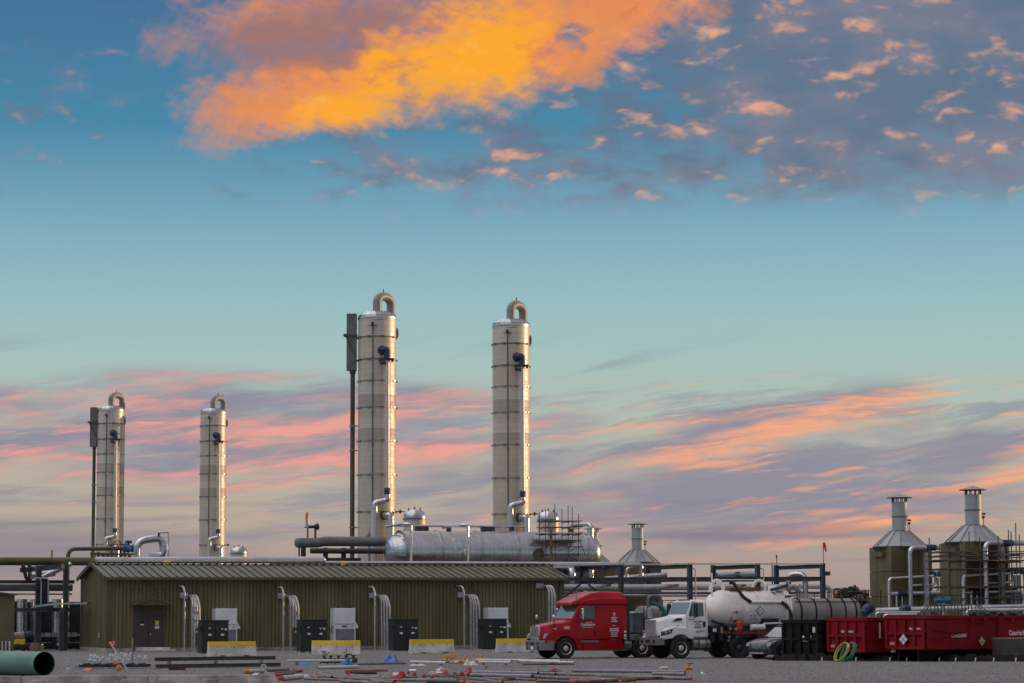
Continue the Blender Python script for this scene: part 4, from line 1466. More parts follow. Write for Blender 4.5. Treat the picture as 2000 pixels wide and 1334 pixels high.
# silver loop
bl = ob + 4
pts_ = [(266, 1100), (266, 1059), (314, 1051), (320, 1056), (320, 1090)]
base = W(266, 1100, bl)
t = thing('pipe_loop', 'fat silver insulated pipe loop right of the blue gate valve', 'pipe', Vector((base.x, base.y, 0)), TH)
P_ = [W(x, y, bl) for x, y in ((267, 1120), (267, 1057), (318, 1050), (318, 1087), (292, 1087))]
MB().pipe([(ab(v)[0] - ab(base)[0], 0, v.z) for v in P_], 7.2 * base.y / FPX, .62, 16).build('pipe_run', M['clad_fine'], t, True)
P_ = [W(x, y, bl) for x, y in ((309, 1048), (309, 1040), (328, 1040), (328, 1090))]
MB().pipe([(ab(v)[0] - ab(base)[0], -.2, v.z) for v in P_], 1.7 * base.y / FPX, .1, 8).build('vent_pipe', M['clad'], t, True)
MB().lathe([(.09, 0), (.09, .25)], (ab(W(309.5, 1040, bl))[0] - ab(base)[0], -.2, W(309, 1047, bl).z), UP, 10).build('coupling', M['blue_navy'], t, True)

# ------------------------------------------------------------------ left pipe rack
lb = 7.0
base = W(128, 1270, lb)
base.z = 0
t = thing('pipe_rack', 'dark grey steel pipe rack left of the olive building gable', 'pipe rack', base, TH)
la = lambda px_, b=lb: ab(W(px_, 1180, b))[0] - ab(base)[0]
lz = lambda py_, b=lb: W(100, py_, b).z
for px_, w_, b_, top in ((127.5, .30, 0, 1098), (83, .36, 1.5, 1104), (115, .26, -1.0, 1190)):
    MB().ibeam((la(px_), b_, 0), (la(px_), b_, lz(top)), w_, w_, .05, Vector((1, 0, 0))).build('column', M['steel_grey'], t, True)
for py_, h_, b_ in ((1136, .22, 1.2), (1191, .24, .4)):
    MB().ibeam((la(-80), b_, lz(py_)), (la(152), b_, lz(py_)), .25, h_, .03).build('beam', M['steel_grey'], t, True)
MB().bar((la(120), -.3, lz(1106)), (la(60), 3.5, lz(1112)), .3, .3).build('cross_beam', M['steel_dark'], t, True)
for py_, r_ in ((1147, .24), (1160, .06)):
    MB().tube([(la(-80), 1.6, lz(py_)), (la(150), 1.6, lz(py_))], r_, 12).build('rack_pipe', M['grey_pipe'] if r_ > .1 else M['clad'], t, True)
MB().tube([(la(100), 3, lz(1126)), (la(150), 2.0, lz(1100))], .16, 12).build('rack_pipe', M['clad'], t, True)
MB().tube([(la(80), 3.4, lz(1124)), (la(126), 3.4, lz(1118))], .2, 12).build('rack_pipe', M['clad_head'], t, True)
trp = bent([(la(78), .3, lz(1130)), (la(93), .3, lz(1130)), (la(96), .3, lz(1180))], .4)
t = thing('cable_tray_drop', 'dark cable tray with pale side rails curving down the left rack', 'tray', base, TH)
for s_, m_ in ((-.02, 'clad'), (.52, 'clad')):
    MB().tube([Vector(p) + Vector((-.46 if s_ < 0 else 0, 0, 0)) for p in bent([(la(80), .3, lz(1129)), (la(95.5), .3, lz(1129)), (la(96), .3, lz(1181))], .5)], .045, 6).build('side_rail', M[m_], t, True)
MB().prism([(la(80.5), lz(1130)), (la(93), lz(1130)), (la(95), lz(1135)), (la(95.3), lz(1181)), (la(81), lz(1181))], (0, .4, 0), (1, 0, 0), UP, (0, .06, 0)).build('tray_bed', M['black'], t, True)
for dx in (0, 14):
    MB().tube(bent([(la(46 + dx), .6, lz(1102)), (la(54 + dx * .5), .6, lz(1130)), (la(62), .6, lz(1136))], 1.0), .12, 8).build('cable', M['black'], t, True)
t = thing('tray_bridge', 'pale galvanised tray bridging from the left rack into the gable', 'tray', base, TH)
MB().bar((la(78), 1.0, lz(1184)), (la(110), -.6, lz(1179.5)), .35, .12).build('tray_section', M['galv'], t, True)
MB().bar((la(110), -.6, lz(1179.5)), (la(161), -1.8, lz(1178.5)), .35, .12).build('tray_section', M['galv'], t, True)
vg = 'silver vertical exchangers behind the left rack'
for i, (px_, r_, b_) in enumerate(((42, .36, 4), (68, .40, 5), (112, .40, 4.5), (16, .4, 4.5))):
    c = W(px_, 1250, lb + b_)
    t = thing('vertical_exchanger', 'silver vertical insulated exchanger behind the left rack', 'exchanger', (c.x, c.y, 0), TH, vg)
    MB().lathe([(r_, .9), (r_, 3.35)], (0, 0, 0), UP, 20).build('shell', M['clad_fine'], t, True)
    MB().lathe([(.08, .3), (r_ * .6, .55), (r_, .9)], (0, 0, 0), UP, 20).build('cone', M['clad_head'], t, True)
    MB().pipe([(0, 0, .4), (0, -.2, .28), (.5, -.5, .28)], .12, .2, 10).build('outlet', M['clad'], t, True)
    for k in range(3):
        an = k * 2.09
        MB().box((math.cos(an) * r_, math.sin(an) * r_, .5), (.08, .08, 1.0)).build('leg', M['steel_dark'], t, True)
c = W(42, 1265, 4)
t = thing('pump_skid', 'low pump skid with yellow guard below the left rack', 'pump', (c.x, c.y, 0), TH)
MB().box((0, 0, .35), (1.3, .7, .2)).build('base_frame', M['steel_dark'], t, True)
for x in (-.55, .1, .5):
    MB().box((x, 0, .12), (.14, .6, .26)).build('foot', M['steel_dark'], t, True)
MB().box((-.15, -.1, .62), (.62, .5, .3)).build('guard', M['yellow_paint'], t, True, bevel=.03)
MB().lathe([(.22, -.5), (.22, .3), (.28, .32), (.28, .42), (.22, .44)], (-.3, 0, 1.0), (1, 0, 0), 14).build('motor', M['beige_steel'], t, True)
MB().lathe([(.26, 0), (.3, .25), (.24, .4)], (.25, 0, 1.0), (1, 0, 0), 14).build('pump_casing', M['blue_navy'], t, True)
c = W(72, 1273, 3)
t = thing('concrete_block', 'stepped pale concrete block beside the pump skid', 'block', (c.x, c.y, 0), TH)
MB().box((0, 0, .18), (.8, .6, .36)).build('lower_course', M['timber'], t, True)
MB().box((-.12, 0, .46), (.45, .5, .2)).build('upper_course', M['timber'], t, True)
c = W(60, 1262, 13)  # dark box added, its colour stands for the shade behind the rack
t = thing('shade_backing', 'dark steel housing put in for the shaded equipment behind the left rack', 'housing', (c.x, c.y, 0), TH)
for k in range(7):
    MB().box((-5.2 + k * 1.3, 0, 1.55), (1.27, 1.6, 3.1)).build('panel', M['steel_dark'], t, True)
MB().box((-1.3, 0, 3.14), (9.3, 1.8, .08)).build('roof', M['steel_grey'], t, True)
MB().tube([(-6, -.95, .45), (3.2, -.95, .45)], .05, 8).build('skid_pipe', M['clad'], t, True)
MB().tube([(-6, -.95, .95), (3.2, -.95, .95)], .05, 8).build('skid_pipe', M['clad'], t, True)
# clutter deep under the rack
for i in range(6):
    c = W(80 + i * 13, 1262, 9 + (i % 3))
    t = thing('junction_stand', 'small instrument stand in the shade under the left rack', 'stand', (c.x, c.y, 0), TH, 'instrument stands under the rack')
    MB().box((0, 0, .55), (.06, .06, 1.1)).build('post', M['steel_dark'], t, True)
    MB().box((0, -.05, 1.0), (.34, .16, .28)).build('box', M['galv'], t, True)
    MB().box((0, 0, .03), (.3, .3, .06)).build('base_plate', M['galv'], t, True)
# olive shed at the left edge
c = W(27, 1276, -2)
t = thing('olive_shed', 'plain olive metal shed behind the green pipe', 'shed', (c.x, c.y, 0), TH)
zs_ = lambda py_: W(27, py_, -2).z
MB().prism([(0, 0), (-3.4, 0), (-3.4, zs_(1150)), (0, zs_(1163))], (0, 0, 0), (1, 0, 0), UP, (0, 2.5, 0)).build('wall', M['box_olive'], t, True)
MB().bar((.14, 1.2, zs_(1161.5)), (-3.5, 1.2, zs_(1148.5)), 2.9, .08).build('roof', M['roof_olive'], t, True)
for k, px_ in enumerate((4, 11, 18)):
    a = ab(W(px_, 1270, -2.3))[0] - ab(c)[0]
    MB().tube([(a, -.3, 0), (a, -.3, zs_(1252))], .05, 8).build('conduit', M['galv'], t, True)

# ------------------------------------------------------------------ steel rack at the right of the building
FB, BB = 9.0, 16.5                           # front and back column lines
rbase = W(1213, 1250, FB)
rbase.z = 0
rk = thing('pipe_rack', 'long grey steel pipe rack running right from the end of the olive building', 'pipe rack', rbase, TH)
ra = lambda px_, b=FB: ab(W(px_, 1150, b))[0] - ab(rbase)[0]
rz_ = lambda px_, py_, b=FB: W(px_, py_, b).z
cols = (1075, 1213, 1347.5, 1480, 1607)
ztop = [rz_(p, 1100 + (.6 if p < 1300 else 0)) for p in cols]
for p_, zt_ in zip(cols, ztop):
    a = ra(p_)
    MB().ibeam((a, 0, 0), (a, 0, zt_), .30, .32, .05, Vector((1, 0, 0))).build('column', M['steel_grey'], rk, True)
    MB().ibeam((a, BB - FB, 0), (a, BB - FB, zt_), .30, .32, .05, Vector((1, 0, 0))).build('column', M['steel_grey'], rk, True)
    for dz_ in (.22, 1.15):
        MB().ibeam((a, .18, zt_ - dz_), (a, BB - FB - .18, zt_ - dz_), .24, .30, .035).build('cross_beam', M['steel_dark'], rk, True)
for (c0, z0), (c1, z1) in zip(zip(cols, ztop), list(zip(cols, ztop))[1:]):
    MB().bar((ra(c0), -.05, z0 - .06), (ra(c1), -.05, z1 - .06), .16, .10).build('top_tray', M['tarp_white'], rk, True)
    MB().ibeam((ra(c0) + .18, 0, z0 - 1.12), (ra(c1) - .18, 0, z1 - 1.12), .22, .26, .03).build('beam', M['steel_grey'], rk, True)
    MB().ibeam((ra(c0) + .18, BB - FB, z0 - 1.12), (ra(c1) - .18, BB - FB, z1 - 1.12), .22, .26, .03).build('beam', M['steel_grey'], rk, True)
for p0_, p1_ in ((1100, 1135), (1180, 1150)):
    MB().bar((ra(p0_), .1, rz_(1140, 1168)), (ra(p1_), .1, rz_(1140, 1141)), .12, .12).build('knee_brace', M['steel_dark'], rk, True)
a = ra(1607)
MB().tube([(a - .35, BB - FB, 0), (a - .35, BB - FB, ztop[-1] + .2)], .05, 6).build('drain_pipe', M['grey_pipe'], rk, True)
MB().ibeam((a + .2, .5, ztop[-1] - .75), (a + .9, .5, ztop[-1] - .75), .25, .3, .03).build('stub_beam', M['steel_grey'], rk, True)
for p_ in (1352, 1485):
    a = ra(p_)
    q = MB()
    q.pipe([(a + .15, -.25, 2.2), (a + .15, -.25, rz_(p_, 1112)), (a - .1, -.25, rz_(p_, 1110))], .04, .1, 6)
    q.build('cable_conduit', M['galv'], rk, True)


def rack_pipe(lab, pts, rpx, m, name='insulated_pipe', couplings=()):
    """pts: (px, py, b)"""
    V_ = [W(*p) for p in pts]
    t = thing(name, lab, 'pipe', Vector((V_[0].x, V_[0].y, 0)), TH)
    o = ab(V_[0])
    L3 = [(ab(v)[0] - o[0], ab(v)[1] - o[1], v.z) for v in V_]
    r = rpx * V_[0].y / FPX
    MB().pipe(L3, r, r * 2.6, 16).build('pipe_run', M[m], t, True)
    for i in range(1, len(L3) - 1):
        pass
    for (px_, py_, b_) in couplings:
        v = W(px_, py_, b_)
        MB().lathe([(r + .04, -.25), (r + .05, -.2), (r + .05, .2), (r + .04, .25)], (ab(v)[0] - o[0], ab(v)[1] - o[1], v.z), (1, 0, 0), 14).build('coupling', M['blue_navy'], t, True)
    return t


rack_pipe('long fat silver pipe lying through the steel rack behind the trucks', [(1095, 1147, 11), (1548, 1147, 11), (1560, 1150, 11.2), (1562, 1175, 11.2)], 6.2, 'clad')
rack_pipe('silver pipe with an elbow dropping behind the white tank near the windsock', [(1400, 1124, 12), (1471, 1121, 12), (1481, 1126, 12), (1481, 1200, 12)], 5.6, 'clad_fine')
rack_pipe('silver arched pipe dropping beside the last rack column', [(1540, 1160, 13), (1540, 1122, 13), (1573, 1121, 12), (1573, 1190, 12)], 5.4, 'clad_fine')
rack_pipe('silver pipe leaving the rack past the last column and turning down', [(1562, 1145, 15), (1622, 1146, 15), (1622, 1200, 15)], 5.0, 'clad')
rack_pipe('short silver pipe lying slanted on the rack beside the first bay', [(1180, 1131, 12), (1245, 1127, 12.5), (1301, 1123, 12.5)], 5.2, 'clad')
rack_pipe('silver pipe end turning down behind the roof corner', [(1118, 1140, 13), (1118, 1112, 13), (1108, 1106, 14)], 6.5, 'clad_fine')
rack_pipe('small silver riser behind the rack first bay', [(1154, 1135, 14), (1154, 1112, 14)], 4.5, 'clad_fine')
rack_pipe('silver elbow dropping under the rack second bay', [(1200, 1102.5, 11.5), (1248, 1102.5, 11.5), (1252, 1106, 11.5), (1252, 1130, 11.5)], 4.8, 'clad_fine')
rack_pipe('thin silver elbow pipe between rack bays', [(1224, 1128, 12), (1224, 1110, 12), (1240, 1108, 12)], 3.4, 'clad_fine')
for k, (py_, b_, m_) in enumerate(((1131, 13.5, 'grey_pipe'), (1158, 12.5, 'grey_pipe'), (1163, 14.5, 'clad'))):
    rack_pipe(('dark pipe lying in the upper level of the right rack', 'dark pipe lying under the fat silver pipe of the rack', 'thin silver pipe low at the back of the right rack')[k], [(1100, py_, b_), (1600, py_, b_)], 2.6, m_)
# low equipment behind the trucks, under the rack
c = W(1230, 1250, 11)
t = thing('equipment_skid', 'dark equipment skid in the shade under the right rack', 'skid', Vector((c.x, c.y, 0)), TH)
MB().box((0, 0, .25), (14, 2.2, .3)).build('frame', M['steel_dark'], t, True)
rq = random.Random(21)
for k in range(9):
    x = -6.4 + k * 1.55
    MB().lathe([(.45, 0), (.5, .1), (.5, rq.uniform(.7, 1.5)), (.3, 1.8)], (x, rq.uniform(-.4, .4), .4), UP, 14).build('pot', M[rq.choice(['grey_pipe', 'steel_grey', 'clad_head', 'box_olive'])], t, True)
MB().tube([(-7, -.6, 2.3), (7, -.6, 2.3)], .12, 8).build('manifold', M['clad'], t, True)
c = W(1500, 1250, 19)
t = thing('olive_cabin', 'low olive metal cabin seen between the white trucks and the rack', 'cabin', Vector((c.x, c.y, 0)), TH)
MB().box((0, 0, 1.2), (16, 3, 2.4)).build('wall', M['box_olive'], t, True)
MB().box((0, 0, 2.47), (16.4, 3.4, .12)).build('roof', M['roof_olive'], t, True)
# small masts and the windsock
for px_, lab in ((1517, 'thin antenna mast rising from the right rack'),):
    v = W(px_, 1100, BB)
    t = thing('antenna_mast', lab, 'mast', (v.x, v.y, 0))
    MB().tube([(0, 0, 0), (0, 0, W(px_, 1083, BB).z)], .03, 6).build('pole', M['steel_dark'], t, True)
    MB().tube([(0, 0, W(px_, 1090, BB).z), (0, 0, W(px_, 1084, BB).z)], .06, 6).build('tip', M['steel_dark'], t, True)
v = W(1608.5, 1100, FB)
ws = thing('windsock', 'red windsock drooping from a pole on the last rack column', 'windsock', (v.x, v.y, rz_(1607, 1100)))
zt_ = W(1608, 1061, FB).z - ws.location.z
MB().tube([(0, 0, 0), (0, 0, zt_)], .03, 6).build('pole', M['steel_dark'], ws, True)
MB().tube([(-.02, -.02, zt_ - .02), (.03, -.02, zt_ + .02), (.10, -.03, zt_ - .12), (.16, -.03, zt_ - .36), (.2, -.03, zt_ - .62)], [.07, .11, .12, .095, .07], 10).build('sock', M['red_plastic'], ws, True)
v = P(1620, 1190, 330)
t = thing('utility_pole', 'far wooden utility pole beside the bushy tree', 'pole', (v.x, v.y, 0))
MB().tube([(0, 0, 0), (0, 0, P(1620, 1149, 330).z)], [.16, .12], 8).build('pole', M['bark'], t, True)
MB().bar((-.75, 0, P(1620, 1152, 330).z), (.75, 0, P(1620, 1152, 330).z), .12, .14).build('crossarm', M['bark'], t, True)
for k in (-.65, 0.0, .65):
    MB().lathe([(.06, 0), (.09, .12), (.05, .25)], (k, 0, P(1620, 1151, 330).z), UP, 6).build('insulator', M['galv'], t, True)


# ------------------------------------------------------------------ fired heaters
def make_heater():
    dh = 152.0
    t = thing('fired_heater', 'heater with olive box, grey cone and pale stack beside the bushy tree', 'heater', (P(1757, 1000, dh).x, dh, 0), TH, 'fired heaters')
    z = lambda py_: P(1757, py_, dh).z
    s = dh / FPX
    hw = 1.33
    zb = z(1069)
    MB().box((0, 0, zb / 2), (2 * hw - .1, 2 * hw - .1, zb)).build('casing', M['box_olive'], t, True)
    for f in range(4):
        Rz = Matrix.Rotation(f * math.pi / 2, 3, 'Z')
        for i in range(3):
            for j in range(4):
                w = 2 * hw / 3
                h = (zb - .3) / 4
                MB().box(Rz @ Vector((-hw + w * (i + .5), -hw + .02, .3 + h * (j + .5))), (w - .04, .09, h - .04), Rz).build('casing_panel', M['box_olive'], t, True)
    MB().box((-hw - .1, 0, zb * .93), (.25, 1.2, .25)).build('duct', M['box_olive'], t, True)
    n = 12
    r0, r1 = 1.58, .56
    z0, z1 = zb + .02, z(1038)
    MB().lathe([(r0 - .03, z0), (r1 - .02, z1)], (0, 0, 0), UP, n).build('cone_core', M['pale_cone'], t, True, smooth=False)
    for k in range(n):
        a0, a1 = 2 * math.pi * (k + .02) / n, 2 * math.pi * (k + .98) / n
        MB().face([(r0 * math.cos(a0), r0 * math.sin(a0), z0), (r0 * math.cos(a1), r0 * math.sin(a1), z0), (r1 * math.cos(a1), r1 * math.sin(a1), z1), (r1 * math.cos(a0), r1 * math.sin(a0), z1)]).build('cone_panel', M['pale_cone'], t, True, smooth=False)
        am = 2 * math.pi * k / n
        MB().bar((r0 * math.cos(am), r0 * math.sin(am), z0 + .03), (r1 * math.cos(am), r1 * math.sin(am), z1 + .03), .05, .07).build('cone_rib', M['pale_cone'], t, True)
    MB().lathe([(r0 + .06, z0 - .06), (r0 + .06, z0 + .02), (r0 - .1, z0 + .03)], (0, 0, 0), UP, 24).build('cone_skirt', M['steel_dark'], t, True)
    rs_ = 15 * s
    z2 = z(981)
    MB().lathe([(rs_, z1 - .05), (rs_, z2)], (0, 0, 0), UP, 28).build('stack', M['pale_stack'], t, True)
    for zz in (z1 + .03, z(1009)):
        MB().lathe([(rs_, zz - .03), (rs_ + .04, zz - .03), (rs_ + .04, zz + .03), (rs_, zz + .03)], (0, 0, 0), UP, 28, False).build('stack_band', M['grey_pipe'], t, True)
    z3 = z(972.5)
    for k in range(10):
        a = 2 * math.pi * k / 10
        MB().box((rs_ * .95 * math.cos(a), rs_ * .95 * math.sin(a), (z2 + z3) / 2), (.05, .05, z3 - z2 + .04), Matrix.Rotation(a, 3, 'Z')).build('cap_post', M['steel_grey'], t, True)
    MB().lathe([(25 * s, z3), (25.5 * s, z3 + .02), (.02, z(964.5))], (0, 0, 0), UP, 28).build('rain_cap', M['pale_cone'], t, True)
    MB().lathe([(25 * s, z3 - .01), (.02, z3 + .12)], (0, 0, 0), UP, 28).build('cap_lining', M['steel_dark'], t, True)
    q = MB()
    q.tube([(rs_ + .12, -.1, z1), (rs_ + .12, -.1, z(1020))], .02, 6)
    q.box((rs_ + .12, -.1, z(1022)), (.12, .1, .14))
    q.box((rs_ + .12, -.1, z(1016)), (.2, .14, .1))
    q.tube([(rs_ - .05, -.1, z(1024)), (rs_ + .12, -.1, z(1024))], .02, 6)
    q.build('sampling_port', M['steel_dark'], t, True)
    return t


ht = make_heater()
h2 = dup(ht, Vector((P(1901, 1000, 142.5).x, 142.5, 0)), TH, 'heater with olive box, grey cone and pale stack wrapped in tube scaffold')
h3 = dup(ht, Vector((P(1245, 1000, 196).x, 196, 0)), TH, 'far heater with grey cone and pale stack seen above the rack')
h4 = dup(ht, Vector((P(1158, 1000, 206.5).x, 206.5, 0)), TH, 'far heater mostly hidden by the right end of the big vessel')


def heater_piping(loc, lab, sc=1.0):
    t = thing('heater_piping', lab, 'piping', loc, TH, 'heater pipework')
    y = -1.9
    zt = 6.05
    MB().pipe([(-.45, y, 0), (-.45, y, zt), (2.3, y, zt)], .145, .4, 14).build('fuel_pipe', M['clad_fine'], t, True)
    MB().lathe([(.18, -.32), (.19, 0), (.18, .32)], (.95, y, zt), (1, 0, 0), 14).build('coupling', M['blue_navy'], t, True)
    MB().box((.62, y + .02, 2.9), (.2, .2, 5.8)).build('support_post', M['galv'], t, True)
    MB().bar((.62, y, 3.1), (-.35, y - .1, .9), .12, .12).build('brace', M['galv'], t, True)
    MB().bar((.62, y, 2.4), (1.2, y - .1, .9), .12, .12).build('brace', M['galv'], t, True)
    MB().pipe([(-1.75, y + .2, .6), (-1.75, y + .2, 4.25), (1.2, y + .2, 4.4)], .095, .25, 12).build('loop_pipe', M['clad'], t, True)
    MB().pipe([(-1.75, y + .25, 3.35), (2.0, y + .25, 3.45), (2.05, y + .25, 0)], .13, .35, 12).build('loop_pipe', M['clad'], t, True)
    MB().pipe([(-.2, y + .3, 3.85), (1.4, y + .3, 3.9), (1.4, y + .3, 4.4)], .075, .2, 10).build('loop_pipe', M['clad'], t, True)
    MB().pipe([(1.3, y + .35, 4.5), (2.25, y + .35, 4.5), (2.3, y + .35, 0)], .11, .3, 12).build('loop_pipe', M['clad'], t, True)
    MB().lathe([(.16, -.3), (.17, 0), (.16, .3)], (-.9, y + .25, 3.38), (1, 0, 0), 12).build('coupling', M['blue_navy'], t, True)
    for k in range(3):
        MB().lathe([(.14, -.14), (.18, 0), (.14, .14)], (1.3 + k * .36, y + .36, 4.52), (1, 0, 0), 12).build('coupling', M['blue_navy'], t, True)
    for x in (-1.15, -.8, 1.62, 1.85):
        MB().tube([(x, y + .4, 0), (x, y + .4, 3.3 if x < 0 else 4.3)], .08, 10).build('riser', M['clad_fine' if x < 0 else 'galv'], t, True)
    return t


heater_piping((P(1757, 1000, 152).x, 152, 0), 'silver pipework and post before the heater beside the bushy tree')
heater_piping((P(1901, 1000, 142.5).x, 142.5, 0), 'silver pipework and post before the scaffolded heater')
heater_piping((P(2048, 1000, 133.5).x, 133.5, 0), 'silver pipework with post standing past the scaffolded heater, no stack behind it')
for hx, hd, lab in ((P(1820, 1000, 157).x, 157, 'low olive casing between the two right heaters'), (P(1975, 1000, 146).x, 146, 'low olive casing right of the scaffolded heater')):
    t = thing('olive_casing', lab, 'casing', (hx, hd, 0), TH)
    for k in range(2):
        MB().box((-.4 + .8 * k, 0, 1.65), (.77, 2.4, 3.3)).build('casing_panel', M['box_olive'], t, True)
    MB().box((0, 0, 3.34), (1.7, 2.5, .06)).build('top', M['steel_dark'], t, True)

# scaffolds at the right
sb = Vector((P(1812, 1000, 140).x, 140, 0))
zz_ = lambda py_: P(1880, py_, 142).z
scaffold('tube_scaffold', 'tube scaffold between and in front of the two right heaters', sb, [0, 1.25, 2.5, 3.75, 5.0], [-1.2, -.1], [zz_(1170), zz_(1147), zz_(1113), zz_(1097), zz_(1088), zz_(1080)], decks=[zz_(1098), zz_(1150)], over=1.0)
sb = Vector((P(1990, 1000, 139).x, 139, 0))
scaffold('tube_scaffold', 'small tube scaffold past the scaffolded heater beside the low olive casing', sb, [-.9, -.6, .9], [-.6, .7], [zz_(1165), zz_(1112), zz_(1098), zz_(1085)], decks=[zz_(1099)], over=1.3)
v = P(1705, 1153, 147)
t = thing('access_plank', 'lone timber plank platform jutting left of the first right heater', 'plank', (v.x, v.y, 0), TH)
MB().box((0, 0, v.z), (1.5, .5, .06)).build('board', M['plank'], t, True)
MB().tube([(.5, 0, 0), (.5, 0, v.z - .03)], .04, 6).build('post', M['scaffold'], t, True)
MB().tube([(-.3, 0, 0), (-.3, 0, v.z - .03)], .04, 6).build('post', M['scaffold'], t, True)

# long pipes behind the red containers
def flat_pipe(lab, x0, y0, x1, y1, d, rpx, m, drop=False):
    a, c = P(x0, y0, d), P(x1, y1, d)
    t = thing('insulated_pipe', lab, 'pipe', (a.x, a.y, 0))
    L = (c - a)
    pts = [(0, 0, a.z), (L.x, L.y, c.z)]
    if drop:
        pts = [(0, 0, .3)] + pts
    MB().pipe(pts, rpx * d / FPX, rpx * d / FPX * 2.5, 14).build('pipe_run', M[m], t, True)
    for k in range(4):
        MB().box((L.x * (k + .5) / 4, L.y * (k + .5) / 4, (a.z - .2) / 2), (.16, .16, a.z - .2)).build('support', M['steel_dark'], t, True)
    return t


flat_pipe('fat silver pipe running behind the red containers from the blue valves', 1702, 1193, 2060, 1182.5, 138, 5.6, 'clad')
flat_pipe('pale silver pipe bending down behind the red containers near the stair', 1888, 1192, 2060, 1190, 134, 3.6, 'clad', True)
flat_pipe('thin pale pipe hoop behind the joint of the red containers', 1711, 1197, 1800, 1196, 132, 2.4, 'clad', True)
flat_pipe('second thin pale pipe hoop behind the red containers', 1727, 1201, 1790, 1200, 131, 2.6, 'clad', True)


def wrapped_valve(px_, py_, d, lab, m, s=1.0):
    v = P(px_, py_, d)
    t = thing('wrapped_valve', lab, 'valve', (v.x, v.y, 0))
    rr_ = random.Random(int(px_))
    q = MB()
    q.lathe([(.02, -.5 * s), (.28 * s, -.42 * s), (.38 * s, -.1 * s), (.34 * s, .2 * s), (.22 * s, .42 * s), (.02, .5 * s)], (0, 0, v.z), (1, .2, .35), 10)
    q.build('body', M[m], t, True)
    MB().sphere((-.3 * s, -.1, v.z - .22 * s), .3 * s, 8, 5).build('body_cover', M[m], t, True)
    MB().tube([(0, 0, v.z), (.05, 0, v.z + .8 * s)], .05, 6).build('stem', M['steel_dark'], t, True)
    MB().tube([(0, 0, 0), (0, 0, v.z - .2)], .1, 8).build('riser', M['galv'], t, True)


wrapped_valve(1697, 1189, 134, 'dark teal valve body beside the bushy tree, left of the navy wrapped valve', 'blue_navy', .75)
wrapped_valve(1768, 1190, 133, 'navy wrapped valve behind the red containers', 'blue_navy', .65)
v = P(1841, 1173, 137)
t = thing('actuator', 'bright blue cylinder actuator on the pipes behind the red containers', 'actuator', (v.x, v.y, 0))
MB().lathe([(.02, -.45), (.13, -.43), (.14, 0), (.1, .02), (.1, .12), (.17, .14), (.18, .42), (.02, .45)], (0, 0, v.z), (1, 0, .03), 14).build('cylinder', M['blue_bright'], t, True)
MB().tube([(0, 0, 0), (0, 0, v.z - .1)], .07, 8).build('stem', M['galv'], t, True)
MB().box((-.05, 0, v.z + .18), (.2, .1, .1)).build('indicator', M['pipe_rust'], t, True)
# crossover stair rails
v = P(1850, 1200, 130)
t = thing('crossover_stair', 'olive crossover stair with handrails behind the red containers', 'stair', (v.x, v.y, 0))
xs = lambda px_: (px_ - 1850) * 130 / FPX
zs2 = lambda py_: P(1850, py_, 130).z
for y in (0, .9):
    MB().tube([(xs(1786), y, zs2(1210)), (xs(1818), y, zs2(1182)), (xs(1912), y, zs2(1181)), (xs(1945), y, zs2(1209))], .03, 6).build('handrail', M['pipe_olive'], t, True)
    MB().tube([(xs(1800), y, zs2(1207)), (xs(1820), y, zs2(1193)), (xs(1912), y, zs2(1192)), (xs(1935), y, zs2(1208))], .022, 6).build('midrail', M['pipe_olive'], t, True)
    for px_ in (1805, 1818, 1832, 1845, 1858, 1871, 1885, 1898, 1912, 1926):
        zt_ = zs2(1182 if 1815 < px_ < 1915 else 1193)
        MB().tube([(xs(px_), y, zs2(1215)), (xs(px_), y, zt_)], .025, 6).build('baluster', M['pipe_olive'], t, True)
for k in range(6):
    MB().box((xs(1830 + k * 14), .45, 1.2), (.32, .88, .04)).build('deck_plate', M['galv'], t, True)
for px_ in (1818, 1912):
    MB().box((xs(px_), .45, .6), (.1, .8, 1.18)).build('leg', M['pipe_olive'], t, True)


# ------------------------------------------------------------------ trees
def tree(px_, d, ytop, wpx, lab, seed, ybot=1198):
    rt = random.Random(seed)
    base = P(px_, 1198, d)
    s = d / FPX
    H = P(px_, ytop, d).z
    Rr = wpx * s / 2
    t = thing('bushy_tree', lab, 'tree', (base.x, d, 0))
    q = MB()
    q.tube([(0, 0, 0), (.1, 0, H * .3), (.05, 0, H * .55)], [H * .03, H * .022, H * .012], 8)
    tips = []
    for k in range(9):
        a = rt.random() * 6.28
        e = Vector((math.cos(a) * Rr * rt.uniform(.35, .75), math.sin(a) * Rr * rt.uniform(.35, .75), H * rt.uniform(.45, .85)))
        q.tube([(.06, 0, H * rt.uniform(.25, .45)), e * .5 + Vector((0, 0, H * .2)), e], [H * .014, H * .009, H * .003], 5)
        tips.append(e)
    q.build('trunk', M['bark'], t, True)
    cl = MB()
    clumps = [(Vector((0, 0, H * .62)), Rr * .55)] + [(e, Rr * rt.uniform(.28, .45)) for e in tips]
    for k in range(34):
        a = rt.random() * 6.28
        rr = Rr * rt.uniform(.1, .95)
        clumps.append((Vector((math.cos(a) * rr, math.sin(a) * rr, H * rt.uniform(.3, .93 - .25 * rr / Rr))), Rr * rt.uniform(.2, .36)))
    for c, r in clumps:
        for k in range(170):
            v = Vector((rt.gauss(0, 1), rt.gauss(0, 1), rt.gauss(0, 1))).normalized() * r * rt.random() ** .4
            v.z *= .8
            p = c + v
            p.z = min(p.z, H)
            sz = rt.uniform(.08, .2)
            n = Vector((rt.gauss(0, 1), rt.gauss(0, 1), rt.gauss(0, 1))).normalized()
            u = n.orthogonal().normalized() * sz
            w = n.cross(u)
            cl.face([p - u - w * .5, p + u - w * .5, p + u * .4 + w, p - u * .6 + w * .8])
    cl.build('crown', M['leaf'], t, True, smooth=False)
    return t


